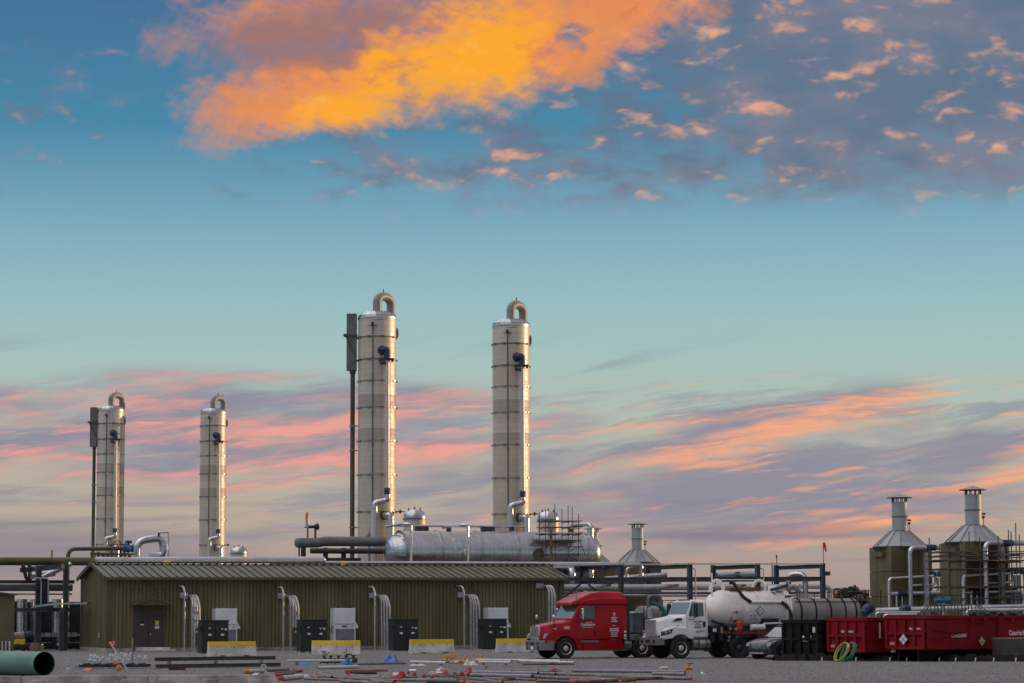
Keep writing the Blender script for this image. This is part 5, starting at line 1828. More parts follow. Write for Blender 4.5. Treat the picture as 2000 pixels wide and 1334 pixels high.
tree(1662, 330, 1141, 76, 'bushy broad crowned tree beyond the yard between rack and heaters', 4)
tree(1640, 350, 1163, 40, 'smaller leafy tree beside the broad crowned tree', 5)
tree(1690, 340, 1168, 36, 'low leafy tree at the edge of the first right heater', 8)
# distant wood along the horizon
rt = random.Random(12)
q = MB()
for k in range(9000):
    x = rt.uniform(-330, 330)
    hh = 3.6 + 1.2 * math.sin(x * .07) + 1.0 * math.sin(x * .23 + 1) + .7 * math.sin(x * .61)
    z = rt.random() ** .7 * hh
    p = Vector((x, 820 + rt.uniform(0, 22), z))
    sz = rt.uniform(.7, 1.7)
    n = Vector((rt.gauss(0, 1), rt.gauss(0, 1), rt.gauss(0, 1))).normalized()
    u = n.orthogonal().normalized() * sz
    w = n.cross(u)
    q.face([p - u - w * .5, p + u - w * .5, p + u * .4 + w, p - u * .6 + w * .8])
o = q.build('far_woodland', M['leaf_far'], smooth=False)
tag(o, 'low distant woodland along the horizon', None, kind='stuff')

# ------------------------------------------------------------------ vehicles
def sect(x, zb, zt, wb, wt, r=.12, zw=None):
    """cross-section ring at x: flat bottom, side up to a rounded top"""
    zw = zb + (zt - zb) * .45 if zw is None else zw
    h = [(wb * .9, zb), (wb, zb + .06), (wb, zw), (wt, max(zw + .01, zt - r))]
    for k in range(1, 5):
        a = math.pi / 2 * k / 4
        h.append((wt - r + r * math.cos(a), zt - r + r * math.sin(a)))
    return [Vector((x, -y, z)) for y, z in h] + [Vector((x, y, z)) for y, z in reversed(h)]


def loft(st):
    return MB().rings([sect(*s) for s in st])


def wheel(t, x, y, r, w, hub, side=1, depth=.06):
    """side = +1: outer face towards +y"""
    wh = MB()
    wh.lathe([(r * .62, -w / 2), (r * .93, -w / 2), (r, -w / 2 + .05), (r, w / 2 - .05), (r * .93, w / 2), (r * .62, w / 2 - .02), (r * .60, w / 2 - .05)], (x, y, r), (0, 1, 0), 32)
    o = wh.build('wheel', M['rubber'], t, True)
    f = w / 2 * side
    rm = MB()
    ry = lambda d: y + f - d * side
    prof = [(r * .60, f), (r * .56, f - .02 * side), (r * .52, f - depth * side), (r * .30, f - (depth + .03) * side), (r * .26, f - .02 * side), (r * .14, f + .02 * side), (.01, f + .03 * side)]
    rm.lathe(prof, (x, y, r), (0, 1, 0), 28, False)
    rim = rm.build('rim', M[hub], o, True)
    for k in range(8):
        a = 2 * math.pi * k / 8
        rm = MB().lathe([(r * .055, f - (depth - .01) * side), (r * .055, f - (depth - .025) * side)], (x + math.cos(a) * r * .42, y, r + math.sin(a) * r * .42), (0, 1, 0), 8)
        rm.build('hand_hole', M['black'], o, True)
    return o


def quad(pts, m, name, t, off=.012):
    """thin patch, offset along its normal, with thickness"""
    p = [Vector(v) for v in pts]
    n = (p[1] - p[0]).cross(p[2] - p[0]).normalized()
    return MB().rings([[v + n * .001 for v in p], [v + n * off for v in p]]).build(name, M[m], t, True, smooth=False)


def place(contact, ang, ywheel):
    """vehicle origin from the contact point of the near front wheel"""
    y = Vector((math.sin(ang), -math.cos(ang), 0))
    return contact - y * ywheel, math.pi + ang


# ---- red highway tractor
ANG = R(25)
loc, rz = place(G(1104, 1286.5), ANG, 1.06)
T = thing('semi_truck', 'red sleeper cab semi truck parked at the end of the olive building', 'truck', loc, rz)
RT = 'red_truck'
loft([(1.16, .92, 1.60, .60, .52, .12), (1.02, .92, 1.70, .86, .74, .14), (.55, 1.02, 1.78, 1.0, .84, .18), (0, 1.08, 1.86, 1.06, .90, .2), (-.42, .95, 1.98, 1.16, 1.0, .2)]).build('hood', M[RT], T, True, angle=50)
loft([(-.40, .95, 2.02, 1.17, 1.03, .10), (-.44, .95, 2.06, 1.17, 1.03, .10), (-.84, .95, 2.76, 1.20, 1.09, .10), (-1.7, .95, 2.78, 1.22, 1.14, .10), (-3.46, .95, 2.78, 1.23, 1.16, .10)]).build('cab', M[RT], T, True, angle=40)
loft([(-.42, 2.70, 2.80, .98, .90, .04), (-.50, 2.70, 2.90, 1.02, .95, .10), (-.95, 2.70, 3.12, 1.12, 1.02, .22), (-1.5, 2.70, 3.33, 1.20, 1.08, .26), (-2.1, 2.70, 3.41, 1.225, 1.12, .28), (-3.2, 2.70, 3.40, 1.235, 1.13, .28), (-3.46, 2.70, 3.30, 1.235, 1.12, .3)]).build('roof_fairing', M[RT], T, True, angle=40)
for s in (1, -1):
    arch = [(.62 * math.cos(a), .52 + .62 * math.sin(a)) for a in (R(k) for k in range(5, 176, 15))]
    MB().prism([(1.12, .80), (1.14, 1.02), (.95, 1.32), (.3, 1.46), (-.45, 1.5), (-.95, 1.2), (-.98, .45), (-.66, .45)] + arch[::-1], (0, .98 * s, 0), (1, 0, 0), UP, (0, .16 * s, 0)).build('fender', M[RT], T, True, bevel=.03)
    MB().prism([(-.99, .44), (-.99, .94), (-3.25, .94), (-3.25, .44)], (0, 1.03 * s, 0), (1, 0, 0), UP, (0, .14 * s, 0)).build('side_skirt', M[RT], T, True, bevel=.02)
    MB().bar((-.95, 1.12 * s, .40), (-3.5, 1.12 * s, .40), .12, .06).build('step_rail', M['tank_alu'], T, True)
    MB().box((-1.35, 1.14 * s, .87), (1.0, .10, .13)).build('step', M['bumper_grey'], T, True)
    MB().lathe([(.02, -.02), (.30, 0), (.30, .42), (.02, .44)], (-3.78, .86 * s, .68), (1, 0, 0), 20).build('fuel_tank', M['tank_alu'], T, True)
    MB().prism([(0, 0), (0, 2.15), (.18, 2.2), (.18, 0)], (-3.66, 1.1 * s, 1.0), (1, 0, 0), UP, (0, .06 * s, 0)).build('side_extender', M['black'], T, True)
    # door: window, outline, handle, mirror
    xw = (-.80, -1.06, -1.63, -1.63)
    y_ = 1.215 * s
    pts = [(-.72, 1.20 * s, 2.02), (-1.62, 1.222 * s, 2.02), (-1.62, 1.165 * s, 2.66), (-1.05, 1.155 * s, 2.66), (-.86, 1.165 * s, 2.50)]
    quad(pts if s < 0 else pts[::-1], 'glass_olive_reflect', 'side_window', T, .02)
    d = MB()
    for a, b in (((-.62, 1.215 * s, 1.0), (-.66, 1.215 * s, 2.05)), ((-1.74, 1.232 * s, 1.0), (-1.74, 1.175 * s, 2.75)), ((-.62, 1.215 * s, 1.0), (-1.74, 1.232 * s, 1.0))):
        d.bar(a, b, .02, .02)
    d.build('door_seam', M['tail_red'], T, True)
    MB().box((-1.62, 1.235 * s, 1.30), (.12, .04, .22)).build('door_handle', M['black'], T, True)
    MB().box((-.78, 1.47 * s, 2.26), (.12, .22, .58)).build('mirror', M['chrome'], T, True, bevel=.04)
    MB().pipe([(-.7, 1.2 * s, 1.9), (-.72, 1.46 * s, 1.85), (-.72, 1.46 * s, 2.5)], .03, .08, 6).build('mirror_arm', M['black'], T, True)
    MB().tube([(.55, .98 * s, 1.55), (.62, 1.0 * s, 2.02)], .025, 6).build('mirror_arm', M['black'], T, True)
    MB().sphere((.62, 1.0 * s, 2.1), .13, 10, 6, (.5, 1, 1)).build('hood_mirror', M['chrome'], T, True)
    MB().prism([(1.17, 1.0), (1.10, 1.26), (.72, 1.30), (.78, 1.08)], (0, .84 * s, 0), (1, 0, 0), UP, (0, .24 * s, 0)).build('headlight', M['lamp_glass'], T, True, bevel=.03)
    MB().box((.55, 1.03 * s, 1.52), (.16, .06, .10)).build('marker_lamp', M['lamp_glass'], T, True)
    for k in range(3):
        pass
    wheel(T, 0, 1.04 * s, .52, .30, 'alu_wheel', s)
    for xx in (-4.35, -5.65):
        wheel(T, xx, .94 * s, .51, .56, 'alu_wheel', s, .16)
    MB().box((-3.35, 1.245 * s, 1.35), (.14, .01, .10)).build('decal', M['sign_white'], T, True)
    MB().box((-3.35, 1.245 * s, 1.15), (.14, .01, .14)).build('decal', M['sign_white'], T, True)
    MB().box((-3.35, 1.245 * s, 1.0), (.16, .01, .06)).build('decal', M['sign_white'], T, True)
w1, w2 = 2.05, 2.70
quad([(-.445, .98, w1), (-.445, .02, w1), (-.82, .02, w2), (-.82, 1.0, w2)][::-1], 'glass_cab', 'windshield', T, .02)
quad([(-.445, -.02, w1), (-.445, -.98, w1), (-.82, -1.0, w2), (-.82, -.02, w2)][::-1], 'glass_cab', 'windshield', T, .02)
for k in range(5):
    MB().box((-.44, -.5 + .25 * k, 2.80), (.05, .10, .07)).build('clearance_lamp', M['tail_red'], T, True)
q = MB()
for a, b in (((1.175, -.5, .98), (1.19, .5, .98)), ((1.19, -.46, 1.62), (1.19, .46, 1.62)), ((1.19, -.52, .98), (1.19, -.46, 1.62)), ((1.19, .52, .98), (1.19, .46, 1.62))):
    q.bar(a, b, .08, .08)
q.build('grille_surround', M['chrome'], T, True, bevel=.015)
MB().box((1.165, 0, 1.3), (.03, .98, .62)).build('grille_back', M['black'], T, True)
for k in range(7):
    MB().box((1.195, 0, 1.05 + k * .085), (.05, .95 - k * .012, .045)).build('grille_bar', M['satin'], T, True)
for y in (-.2, .2):
    MB().box((1.215, y, 1.3), (.03, .03, .6)).build('grille_bar', M['chrome'], T, True)
MB().lathe([(.07, 0), (.07, .02)], (1.215, 0, 1.66), (1, 0, 0), 12).build('hood_badge', M['blue_bright'], T, True)
bp = MB()
pl = [(1.0, -1.16), (1.28, -.95), (1.36, -.45), (1.36, .45), (1.28, .95), (1.0, 1.16), (.66, 1.19), (.66, 1.08), (.95, 1.0), (1.12, .8), (1.12, -.8), (.95, -1.0), (.66, -1.08), (.66, -1.19)]
bp.rings([[Vector((x, y, z)) for x, y in pl] for z in (.42, .92)])
bp.build('bumper', M['bumper_grey'], T, True, bevel=.03)
for y0, w, z in ((0, .5, .76), (-.55, .24, .76), (.55, .24, .76), (-.62, .16, .55), (.62, .16, .55)):
    MB().box((1.345 if abs(y0) < .5 else 1.33, y0, z), (.04, w, .14), Matrix.Rotation(-.15 * y0 / .55, 3, 'Z')).build('bumper_opening', M['black'], T, True)
MB().box((1.37, 0, .55), (.01, .32, .16)).build('number_plate', M['sign_white'], T, True)
q = MB()
q.bar((.9, .42, .62), (-6.3, .42, .85), .1, .28)
q.bar((.9, -.42, .62), (-6.3, -.42, .85), .1, .28)
q.box((-4.6, 0, .9), (.5, 1.0, .25))
q.build('chassis', M['steel_dark'], T, True)
MB().box((-3.95, .85, 1.05), (.6, .6, .3)).build('deck_box', M['tank_alu'], T, True)
MB().prism([(-4.3, 1.16), (-5.2, 1.16), (-5.3, 1.22), (-4.3, 1.3)], (0, -.5, 0), (1, 0, 0), UP, (0, 1.0, 0)).build('fifth_wheel', M['steel_dark'], T, True)
MB().pipe([(-3.6, .3, 1.6), (-3.9, .4, 1.2), (-4.2, .2, 1.25), (-4.5, .1, 1.2)], .03, .2, 6).build('air_hose', M['blue_navy'], T, True)
MB().tube([(-3.58, -.9, .8), (-3.58, -.9, 3.3)], .08, 10).build('exhaust_stack', M['chrome'], T, True)
for x, y in ((-.9, .5), (-1.0, 0.1), (-1.7, 0)):
    MB().box((x, y, 3.14 if x > -1.5 else 3.40), (.12, .12, .08)).build('roof_horn', M['chrome'], T, True)
MB().tube([(-.62, 1.12, 2.7), (-.62, 1.12, 3.4)], .008, 5).build('antenna', M['black'], T, True)
MB().box((-1.72, 1.20, 2.62), (.1, .06, .12)).build('side_vent', M['black'], T, True)
# lettering on the near side
L = (-1, 0, 0)
text('CleanHarbors', .20, M['sign_white'], T, (-1.2, 1.238, 1.72), L, UP, squeeze=.72)
MB().box((-1.2, 1.236, 1.58), (.62, .006, .025)).build('decal', M['sign_white'], T, True)
MB().box((-1.28, 1.236, 1.83), (.35, .006, .025)).build('decal', M['sign_white'], T, True)
text('1022', .2, M['sign_white'], T, (-.10, 1.066, 1.56), L, UP, squeeze=.9)
for k, (w, z) in enumerate(((.16, 2.28), (.10, 2.18), (.34, 2.05), (.22, 1.97), (.36, 1.88), (.22, 1.66), (.52, 1.50), (.52, 1.40), (.40, 1.30), (.40, 1.22), (.36, 1.12))):
    h = (.07, .1, .06, .045, .06, .03, .07, .07, .035, .035, .045)[k]
    q = MB()
    n = max(1, int(w / .07))
    for i in range(n):
        q.box((-2.72 - w / 2 + (i + .5) * w / n, 1.238 + (0 if z < 2.0 else -.003 * (z - 1.7)), z), (w / n * .72, .012, h))
    q.build('decal', M['sign_white'], T, True)

# ---- white vacuum truck
loc, rz = place(G(1329, 1286.5), R(25), 1.06)
T = thing('vacuum_truck', 'white vacuum tank truck parked behind the red semi truck', 'truck', loc, rz)
WP = 'white_paint'
loft([(1.10, 1.18, 1.90, .55, .52, .08), (1.04, 1.1, 1.94, .62, .58, .1), (.6, 1.18, 2.02, .84, .72, .14), (0, 1.24, 2.10, .95, .82, .16), (-.38, 1.1, 2.18, 1.02, .92, .14)]).build('hood', M[WP], T, True, angle=50)
loft([(-.36, 1.02, 2.18, 1.03, .95, .08), (-.40, 1.02, 2.22, 1.03, .95, .08), (-.70, 1.02, 2.88, 1.06, .96, .10), (-.95, 1.02, 2.96, 1.07, .98, .14), (-1.45, 1.02, 2.95, 1.07, .98, .16), (-1.58, 1.02, 2.86, 1.07, .97, .16)]).build('cab', M[WP], T, True, angle=40)
for s in (1, -1):
    arch = [(.64 * math.cos(a), .55 + .66 * math.sin(a)) for a in (R(k) for k in range(0, 181, 15))]
    MB().prism([(1.06, .95), (1.02, 1.22), (.8, 1.5), (.3, 1.62), (-.36, 1.55), (-.74, 1.1), (-.76, .95)] + [p for p in arch[::-1] if p[1] > .93], (0, .80 * s, 0), (1, 0, 0), UP, (0, .33 * s, 0)).build('fender', M[WP], T, True, bevel=.05)
    MB().prism([(1.07, 1.15), (1.0, 1.38), (.42, 1.52), (.55, 1.26)], (0, .92 * s, 0), (1, 0, 0), UP, (0, .22 * s, 0)).build('headlight', M['glass'], T, True, bevel=.02)
    MB().sphere((.86, 1.12 * s, 1.3), .09, 8, 6).build('headlight_lens', M['lamp_glass'], T, True)
    MB().sphere((.66, 1.12 * s, 1.36), .08, 8, 6).build('headlight_lens', M['lamp_glass'], T, True)
    pts = [(.38, .905 * s, 1.86), (-.16, .985 * s, 1.92), (-.18, .945 * s, 2.04), (.12, .89 * s, 2.03)]
    quad(pts if s < 0 else pts[::-1], 'black', 'hood_vent', T, .02)
    pts = [(-.52, 1.06 * s, 2.14), (-.84, 1.07 * s, 2.14), (-.84, 1.025 * s, 2.78), (-.70, 1.02 * s, 2.78)]
    quad(pts if s < 0 else pts[::-1], 'glass', 'side_window', T, .02)
    pts = [(-.88, 1.07 * s, 2.14), (-1.36, 1.075 * s, 2.14), (-1.36, 1.025 * s, 2.80), (-.88, 1.02 * s, 2.80)]
    quad(pts if s < 0 else pts[::-1], 'glass', 'side_window', T, .02)
    d = MB()
    for a, b in (((-.40, 1.06 * s, 1.1), (-.40, 1.06 * s, 2.2)), ((-1.5, 1.075 * s, 1.1), (-1.5, 1.03 * s, 2.9)), ((-.40, 1.06 * s, 1.1), (-1.5, 1.075 * s, 1.1))):
        d.bar(a, b, .018, .014)
    d.build('door_seam', M['ac_grey'], T, True)
    MB().box((-1.38, 1.085 * s, 1.72), (.13, .04, .28)).build('door_handle', M['black'], T, True)
    MB().box((-.72, 1.42 * s, 2.42), (.14, .26, .68)).build('mirror', M['black'], T, True, bevel=.03)
    MB().pipe([(-.48, 1.05 * s, 1.98), (-.6, 1.3 * s, 1.95), (-.7, 1.42 * s, 2.1), (-.7, 1.42 * s, 2.8), (-.7, 1.0 * s, 2.86)], .022, .06, 6).build('mirror_arm', M['black'], T, True)
    MB().lathe([(.02, -.02), (.27, 0), (.27, .95), (.02, .97)], (-1.66, .95 * s, .72), (1, 0, 0), 20).build('fuel_tank', M['tank_alu'], T, True)
    for x in (-1.0, -1.45):
        MB().lathe([(.28, -.03), (.28, .03)], (x, .95 * s, .72), (1, 0, 0), 20).build('tank_strap', M['steel_dark'], T, True)
    MB().box((-1.2, 1.0 * s, .42), (1.1, .3, .05)).build('step', M['steel_dark'], T, True)
    MB().box((.18, 1.14 * s, 1.66), (.12, .02, .05)).build('marker_lamp', M['amber'], T, True)
    wheel(T, 0, 1.04 * s, .535, .30, 'alu_wheel', s)
    for xx in (-3.35, -4.68):
        wheel(T, xx, .94 * s, .53, .56, 'steel_dark', s, .16)
    MB().prism([(-2.7, 1.15), (-2.65, 1.2), (-5.4, 1.2), (-5.4, 1.15)], (0, .62 * s, 0), (1, 0, 0), UP, (0, .58 * s, 0)).build('mudguard', M['black'], T, True)
    MB().box((-2.62, .95 * s, .75), (.02, .5, .9)).build('mud_flap', M['black'], T, True)
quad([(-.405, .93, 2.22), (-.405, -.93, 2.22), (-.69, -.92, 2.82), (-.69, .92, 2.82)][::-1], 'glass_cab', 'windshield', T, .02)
for k in range(5):
    MB().box((-.82, -.5 + .25 * k, 2.95), (.1, .09, .06)).build('clearance_lamp', M['tail_red'], T, True)
q = MB()
for a, b in (((1.11, -.52, 1.16), (1.11, .52, 1.16)), ((1.12, -.50, 1.92), (1.12, .50, 1.92)), ((1.115, -.55, 1.16), (1.115, -.50, 1.92)), ((1.115, .55, 1.16), (1.115, .50, 1.92))):
    q.bar(a, b, .06, .06)
q.build('grille_surround', M['satin'], T, True)
MB().box((1.095, 0, 1.53), (.03, 1.02, .74)).build('grille_back', M['black'], T, True)
for k in range(15):
    MB().box((1.12, -.47 + k * .067, 1.53), (.04, .04, .72)).build('grille_bar', M['satin'], T, True)
q = MB()
pl = [(.95, -1.14), (1.22, -1.05), (1.30, -.5), (1.30, .5), (1.22, 1.05), (.95, 1.14), (.9, 1.0), (1.1, .8), (1.1, -.8), (.9, -1.0)]
q.rings([[Vector((x, y, z)) for x, y in pl] for z in (.68, 1.06)])
q.build('bumper', M['bumper_grey'], T, True, bevel=.02)
for y0, w in ((0, .45), (-.6, .2), (.6, .2)):
    MB().box((1.295, y0, .87), (.03, w, .13), Matrix.Rotation(-.12 * y0 / .6, 3, 'Z')).build('bumper_opening', M['black'], T, True)
q = MB()
q.bar((1.0, .42, .8), (-6.6, .42, .95), .1, .28)
q.bar((1.0, -.42, .8), (-6.6, -.42, .95), .1, .28)
q.box((.0, 0, .75), (.4, 1.6, .2))
q.build('chassis', M['steel_dark'], T, True)
MB().bar((-2.5, 1.0, 1.28), (-6.6, 1.0, 1.28), .12, .12).build('side_rail', M['tail_red'], T, True)
rq = random.Random(31)
for k in range(8):
    x = -1.72 - (k % 4) * .24
    MB().box((x, rq.uniform(.4, .9), 1.0 + .42 * (k // 4) + rq.uniform(0, .1)), (.23, .4, rq.uniform(.35, .5))).build('pump_unit', M[('black', 'steel_dark')[k % 2]], T, True, bevel=.02)
MB().box((-2.0, 1.0, 1.38), (.30, .5, .24)).build('tool_box', M['black'], T, True)
MB().box((-1.88, 1.26, 1.42), (.20, .02, .16)).build('label_plate', M['sign_white'], T, True)
MB().box((-2.32, 1.2, 1.42), (.12, .02, .3)).build('label_plate', M['timber'], T, True)
MB().pipe([(-1.9, .9, 1.9), (-2.3, 1.0, 1.75), (-2.6, 1.0, 1.75), (-2.75, .9, 1.4)], .06, .2, 8).build('hydraulic_hose', M['black'], T, True)
MB().pipe([(-2.5, 1.0, 1.65), (-2.9, 1.05, 1.55), (-3.05, 1.05, 1.3)], .07, .2, 8).build('hydraulic_hose', M['black'], T, True)
# tank
TZ, TRd = 2.48, .95
tx0, tx1 = -2.95, -6.45
MB().lathe([(TRd, 0), (TRd, tx0 - tx1)], (tx1, 0, TZ), (1, 0, 0), 48).build('tank_shell', M['tank_white'], T, True)
MB().lathe([(TRd, 0), (TRd * .96, .22), (TRd * .82, .50), (TRd * .58, .72), (TRd * .3, .84), (.01, .88)], (tx0, 0, TZ), (1, 0, 0), 48).build('tank_head', M['tank_white'], T, True, angle=60)
for x, w, r in ((-3.0, .05, .015), (-3.95, .06, .03), (-4.85, .06, .03), (-5.65, .06, .03)):
    MB().lathe([(TRd, -w), (TRd + r, -w), (TRd + r, w), (TRd, w)], (x, 0, TZ), (1, 0, 0), 48, False).build('tank_ring', M['tank_white'], T, True)
MB().lathe([(TRd, 0), (TRd + .12, 0), (TRd + .12, -.12), (TRd + .04, -.14)], (tx1 + .1, 0, TZ), (1, 0, 0), 48).build('door_flange', M['tank_white'], T, True)
MB().lathe([(TRd + .12, 0), (TRd + .10, -.1), (TRd * .7, -.3), (.01, -.38)], (tx1 - .06, 0, TZ), (1, 0, 0), 48).build('rear_door', M['tank_white'], T, True)
for k in range(10):
    a = k * .628
    MB().box((tx1 - .0, math.cos(a) * (TRd + .13), TZ + math.sin(a) * (TRd + .13)), (.3, .1, .1), Matrix.Rotation(a, 3, 'X')).build('door_clamp', M['steel_dark' if k % 3 else 'tank_white'], T, True)
for x in (-2.75, -5.25):
    hoop = [(x, .32 * math.cos(u), TZ + TRd - .08 + .60 * math.sin(u)) for u in (math.pi * k / 12 for k in range(13))]
    hoop = [(p[0] - .30 * math.cos(math.pi * k / 12), p[1] * .5, p[2]) for k, p in enumerate(hoop)]
    MB().tube(hoop, .085, 10).build('loading_arch', M['tank_white'], T, True)
MB().box((-3.75, 0, TZ + TRd + .06), (.8, .7, .12)).build('hatch', M['pipe_rust'], T, True)
MB().box((-4.75, 0, TZ + TRd + .08), (.9, .6, .16)).build('hatch', M['pipe_rust'], T, True)
MB().tube([(-2.7, .35, TZ + TRd + .55), (-5.3, .35, TZ + TRd + .55)], .025, 6).build('top_rail', M['tank_white'], T, True)
MB().tube([(-2.35, .2, TZ + .6), (-2.35, .2, TZ + TRd + .9)], .04, 6).build('vent_post', M['tank_white'], T, True)
sy = lambda z: math.sqrt(max(.01, TRd ** 2 - (z - TZ) ** 2))
hp_ = [(-3.3, .35, TZ + TRd + .38), (-3.42, .5, TZ + TRd + .42), (-3.6, .62, TZ + TRd + .1), (-3.85, sy(TZ + .6) + .1, TZ + .58), (-4.2, sy(TZ + .35) + .09, TZ + .36)]
MB().tube(bent(hp_, .3), .085, 10).build('suction_hose', M['rubber'], T, True)
MB().tube([(-4.2, sy(TZ + .36) + .09, TZ + .36), (-6.0, sy(TZ + .36) + .09, TZ + .36)], .07, 10).build('suction_pipe', M['tank_white'], T, True)
hp_ = [(-6.0, sy(TZ + .36) + .09, TZ + .36), (-6.25, TRd + .1, TZ + .2), (-6.5, TRd + .15, TZ - .2), (-6.5, TRd + .12, TZ - .8)]
MB().tube(bent(hp_, .3), .085, 10).build('suction_hose', M['rubber'], T, True)
MB().tube([(-5.7, .5, TZ + TRd - .1), (-6.1, .75, TZ + .5)], .03, 6).build('hydraulic_hose', M['rubber'], T, True)
MB().box((-6.2, .45, TZ + TRd + .15), (1.0, .25, .14), Matrix.Rotation(.25, 3, 'Y')).build('door_ram', M['blue_navy'], T, True)
MB().box((-6.3, 0, TZ + TRd + .12), (.5, .9, .3)).build('door_hinge', M['tank_white'], T, True)
def placard(t, c, s, n, xd, m='sign_white'):
    n = Vector(n).normalized()
    xd = Vector(xd).normalized()
    yd = n.cross(xd)
    p = [Vector(c) + xd * s, Vector(c) + yd * s, Vector(c) - xd * s, Vector(c) - yd * s]
    fr = MB().rings([p, [v + n * .015 for v in p]]).build('placard', M['steel_dark'], t, True, smooth=False)
    for kx, ky in ((0, .45), (.45, 0), (-.45, 0), (0, -.45)):
        c2 = Vector(c) + n * .016 + (xd * kx + yd * ky) * s
        p2 = [c2 + xd * s * .38, c2 + yd * s * .38, c2 - xd * s * .38, c2 - yd * s * .38]
        MB().rings([p2, [v + n * .006 for v in p2]]).build('placard_panel', M[m], fr, True, smooth=False)
placard(T, (-4.72, sy(TZ - .08) + .03, TZ - .08), .24, (0, 1, -.08), (-1, 0, 0))
q = MB()
q.prism([(0, .03), (.16, .03), (.16, .09), (.27, 0), (.16, -.09), (.16, -.03), (0, -.03)], (-3.2, sy(TZ - .15) + .004, TZ - .15), (-1, 0, 0), UP, (0, .012, 0))
q.build('arrow_decal', M['tail_red'], T, True, smooth=False)
for x, z, w, h, m in ((-3.05, -.45, .22, .09, 'ac_grey'), (-3.05, -.58, .2, .08, 'ac_grey'), (-3.35, -.6, .18, .12, 'timber_grey'), (-4.78, -.5, .26, .14, 'sign_white'), (-4.62, -.5, .06, .1, 'red_plastic'), (-3.95 - .3, -.35, .1, .08, 'ac_grey'), (-4.45, -.35, .1, .08, 'ac_grey'), (-4.25, -.5, .1, .08, 'ac_grey'), (-4.45, -.5, .1, .08, 'ac_grey')):
    MB().box((x, sy(TZ + z) + .004, TZ + z), (w, .016, h), Matrix.Rotation(math.asin(max(-1, min(1, z / TRd))), 3, 'X')).build('decal', M[m], T, True)
MB().lathe([(.02, 0), (.15, .02), (.15, .38), (.05, .5), (.05, .56)], (-3.45, 1.05, 1.40), UP, 14).build('extinguisher', M['red_plastic'], T, True)
MB().lathe([(.02, 0), (.16, .02), (.16, .78), (.02, .8)], (-4.95, 1.0, 1.55), (1, 0, 0), 14).build('side_canister', M['tank_white'], T, True)
MB().tube([(-4.9, 1.0, TZ - .75), (-6.2, 1.0, TZ - .72)], .05, 8).build('drain_pipe', M['tank_white'], T, True)
MB().box((-5.35, .8, 1.68), (.95, .3, .62)).build('hose_tray', M['black'], T, True)
for x in (-3.3, -4.6, -6.0):
    MB().box((x, 0, 1.32), (.3, 1.3, .5)).build('tank_saddle', M['steel_dark'], T, True)
text('CLEAN HARBORS', .085, M['black'], T, (-1.0, 1.088, 1.86), L, UP, squeeze=.8)
for w, z, h in ((.2, 1.76, .03), (.44, 1.70, .03), (.36, 1.58, .07), (.22, 1.34, .05)):
    MB().box((-1.0, 1.086, z), (w, .01, h)).build('decal', M['ac_grey'], T, True)
MB().box((-1.42, 1.086, 1.38), (.07, .012, .1)).build('decal', M['yellow_paint'], T, True)
MB().box((-1.24, 1.086, 1.38), (.22, .012, .04)).build('decal', M['red_plastic'], T, True)
for k in range(14):
    MB().box((-2.75 - rq.random() * .5, 1.05 + rq.random() * .12, .75 + rq.random() * .75), (.1, .1, .12)).build('coupling', M[rq.choice(['galv', 'steel_dark', 'black'])], T, True)

# ---- hydrovac gear glimpsed between the trucks
c = G(1262, 1277)
t = thing('vacuum_trailer', 'grey vacuum unit with teal hose glimpsed between the red truck and white truck', 'trailer', (c.x, c.y, 0), R(205))
MB().lathe([(.02, 0), (.6, .1), (.7, .4), (.7, 2.6), (.02, 2.7)], (-2.2, 0, 2.0), (1, 0, 0), 24).build('tank', M['tank_grey'], t, True)
MB().box((-.6, 0, .75), (4.2, 1.8, .25)).build('frame', M['steel_dark'], t, True)
MB().box((.9, .2, 1.7), (.7, 1.2, 1.2)).build('engine_box', M['steel_grey'], t, True)
MB().pipe([(.3, .9, 1.6), (.3, .9, 3.25), (-.45, .9, 3.25), (-.5, .9, 2.4)], .10, .25, 10).build('intake_pipe', M['grey_pipe'], t, True)
MB().pipe([(.1, 1.0, 2.9), (-.5, 1.1, 2.6), (-.95, 1.1, 1.6)], .11, .6, 10).build('hose', M['hose_teal'], t, True)
MB().lathe([(.16, 0), (.16, .55), (.1, .6)], (.25, 1.0, 2.0), UP, 12).build('filter', M['galv'], t, True)
for x in (-1.7, -.6, .6):
    MB().tube([(x, .9, .8), (x, .9, 3.0)], .025, 6).build('rail_post', M['black'], t, True)
MB().tube([(-1.9, .9, 3.0), (-.3, .9, 3.0)], .025, 6).build('rail', M['black'], t, True)
for s in (-1, 1):
    wheel(t, -1.9, .8 * s, .5, .3, 'steel_dark', s)
    wheel(t, -.8, .8 * s, .5, .3, 'steel_dark', s)

# ---- grey tank trailer behind the white truck
c = P(1601, 1200, 141)
t = thing('tank_trailer', 'grey cylindrical tank trailer with top railing behind the white truck', 'trailer', (c.x, c.y, 0), TH)
tz, tr, hl = 2.28, .78, 2.05
MB().lathe([(tr, -hl), (tr, hl)], (0, 0, tz), (1, 0, 0), 36).build('shell', M['tank_grey'], t, True)
for s in (-1, 1):
    MB().lathe([(tr, 0), (tr * .93, .12), (tr * .6, .25), (.01, .3)], (hl * s, 0, tz), (s, 0, 0), 36).build('head', M['tank_grey'], t, True)
for x in (-1.5, -.6, .3, 1.2, 1.85):
    MB().lathe([(tr, -.03), (tr + .05, -.03), (tr + .05, .03), (tr, .03)], (x, 0, tz), (1, 0, 0), 36, False).build('ring', M['black_box'], t, True)
MB().box((0, -.6, tz - .72), (5.2, .3, .12)).build('walkway', M['black'], t, True)
MB().box((0, 0, 1.0), (5.4, 1.6, .4)).build('frame', M['black'], t, True)
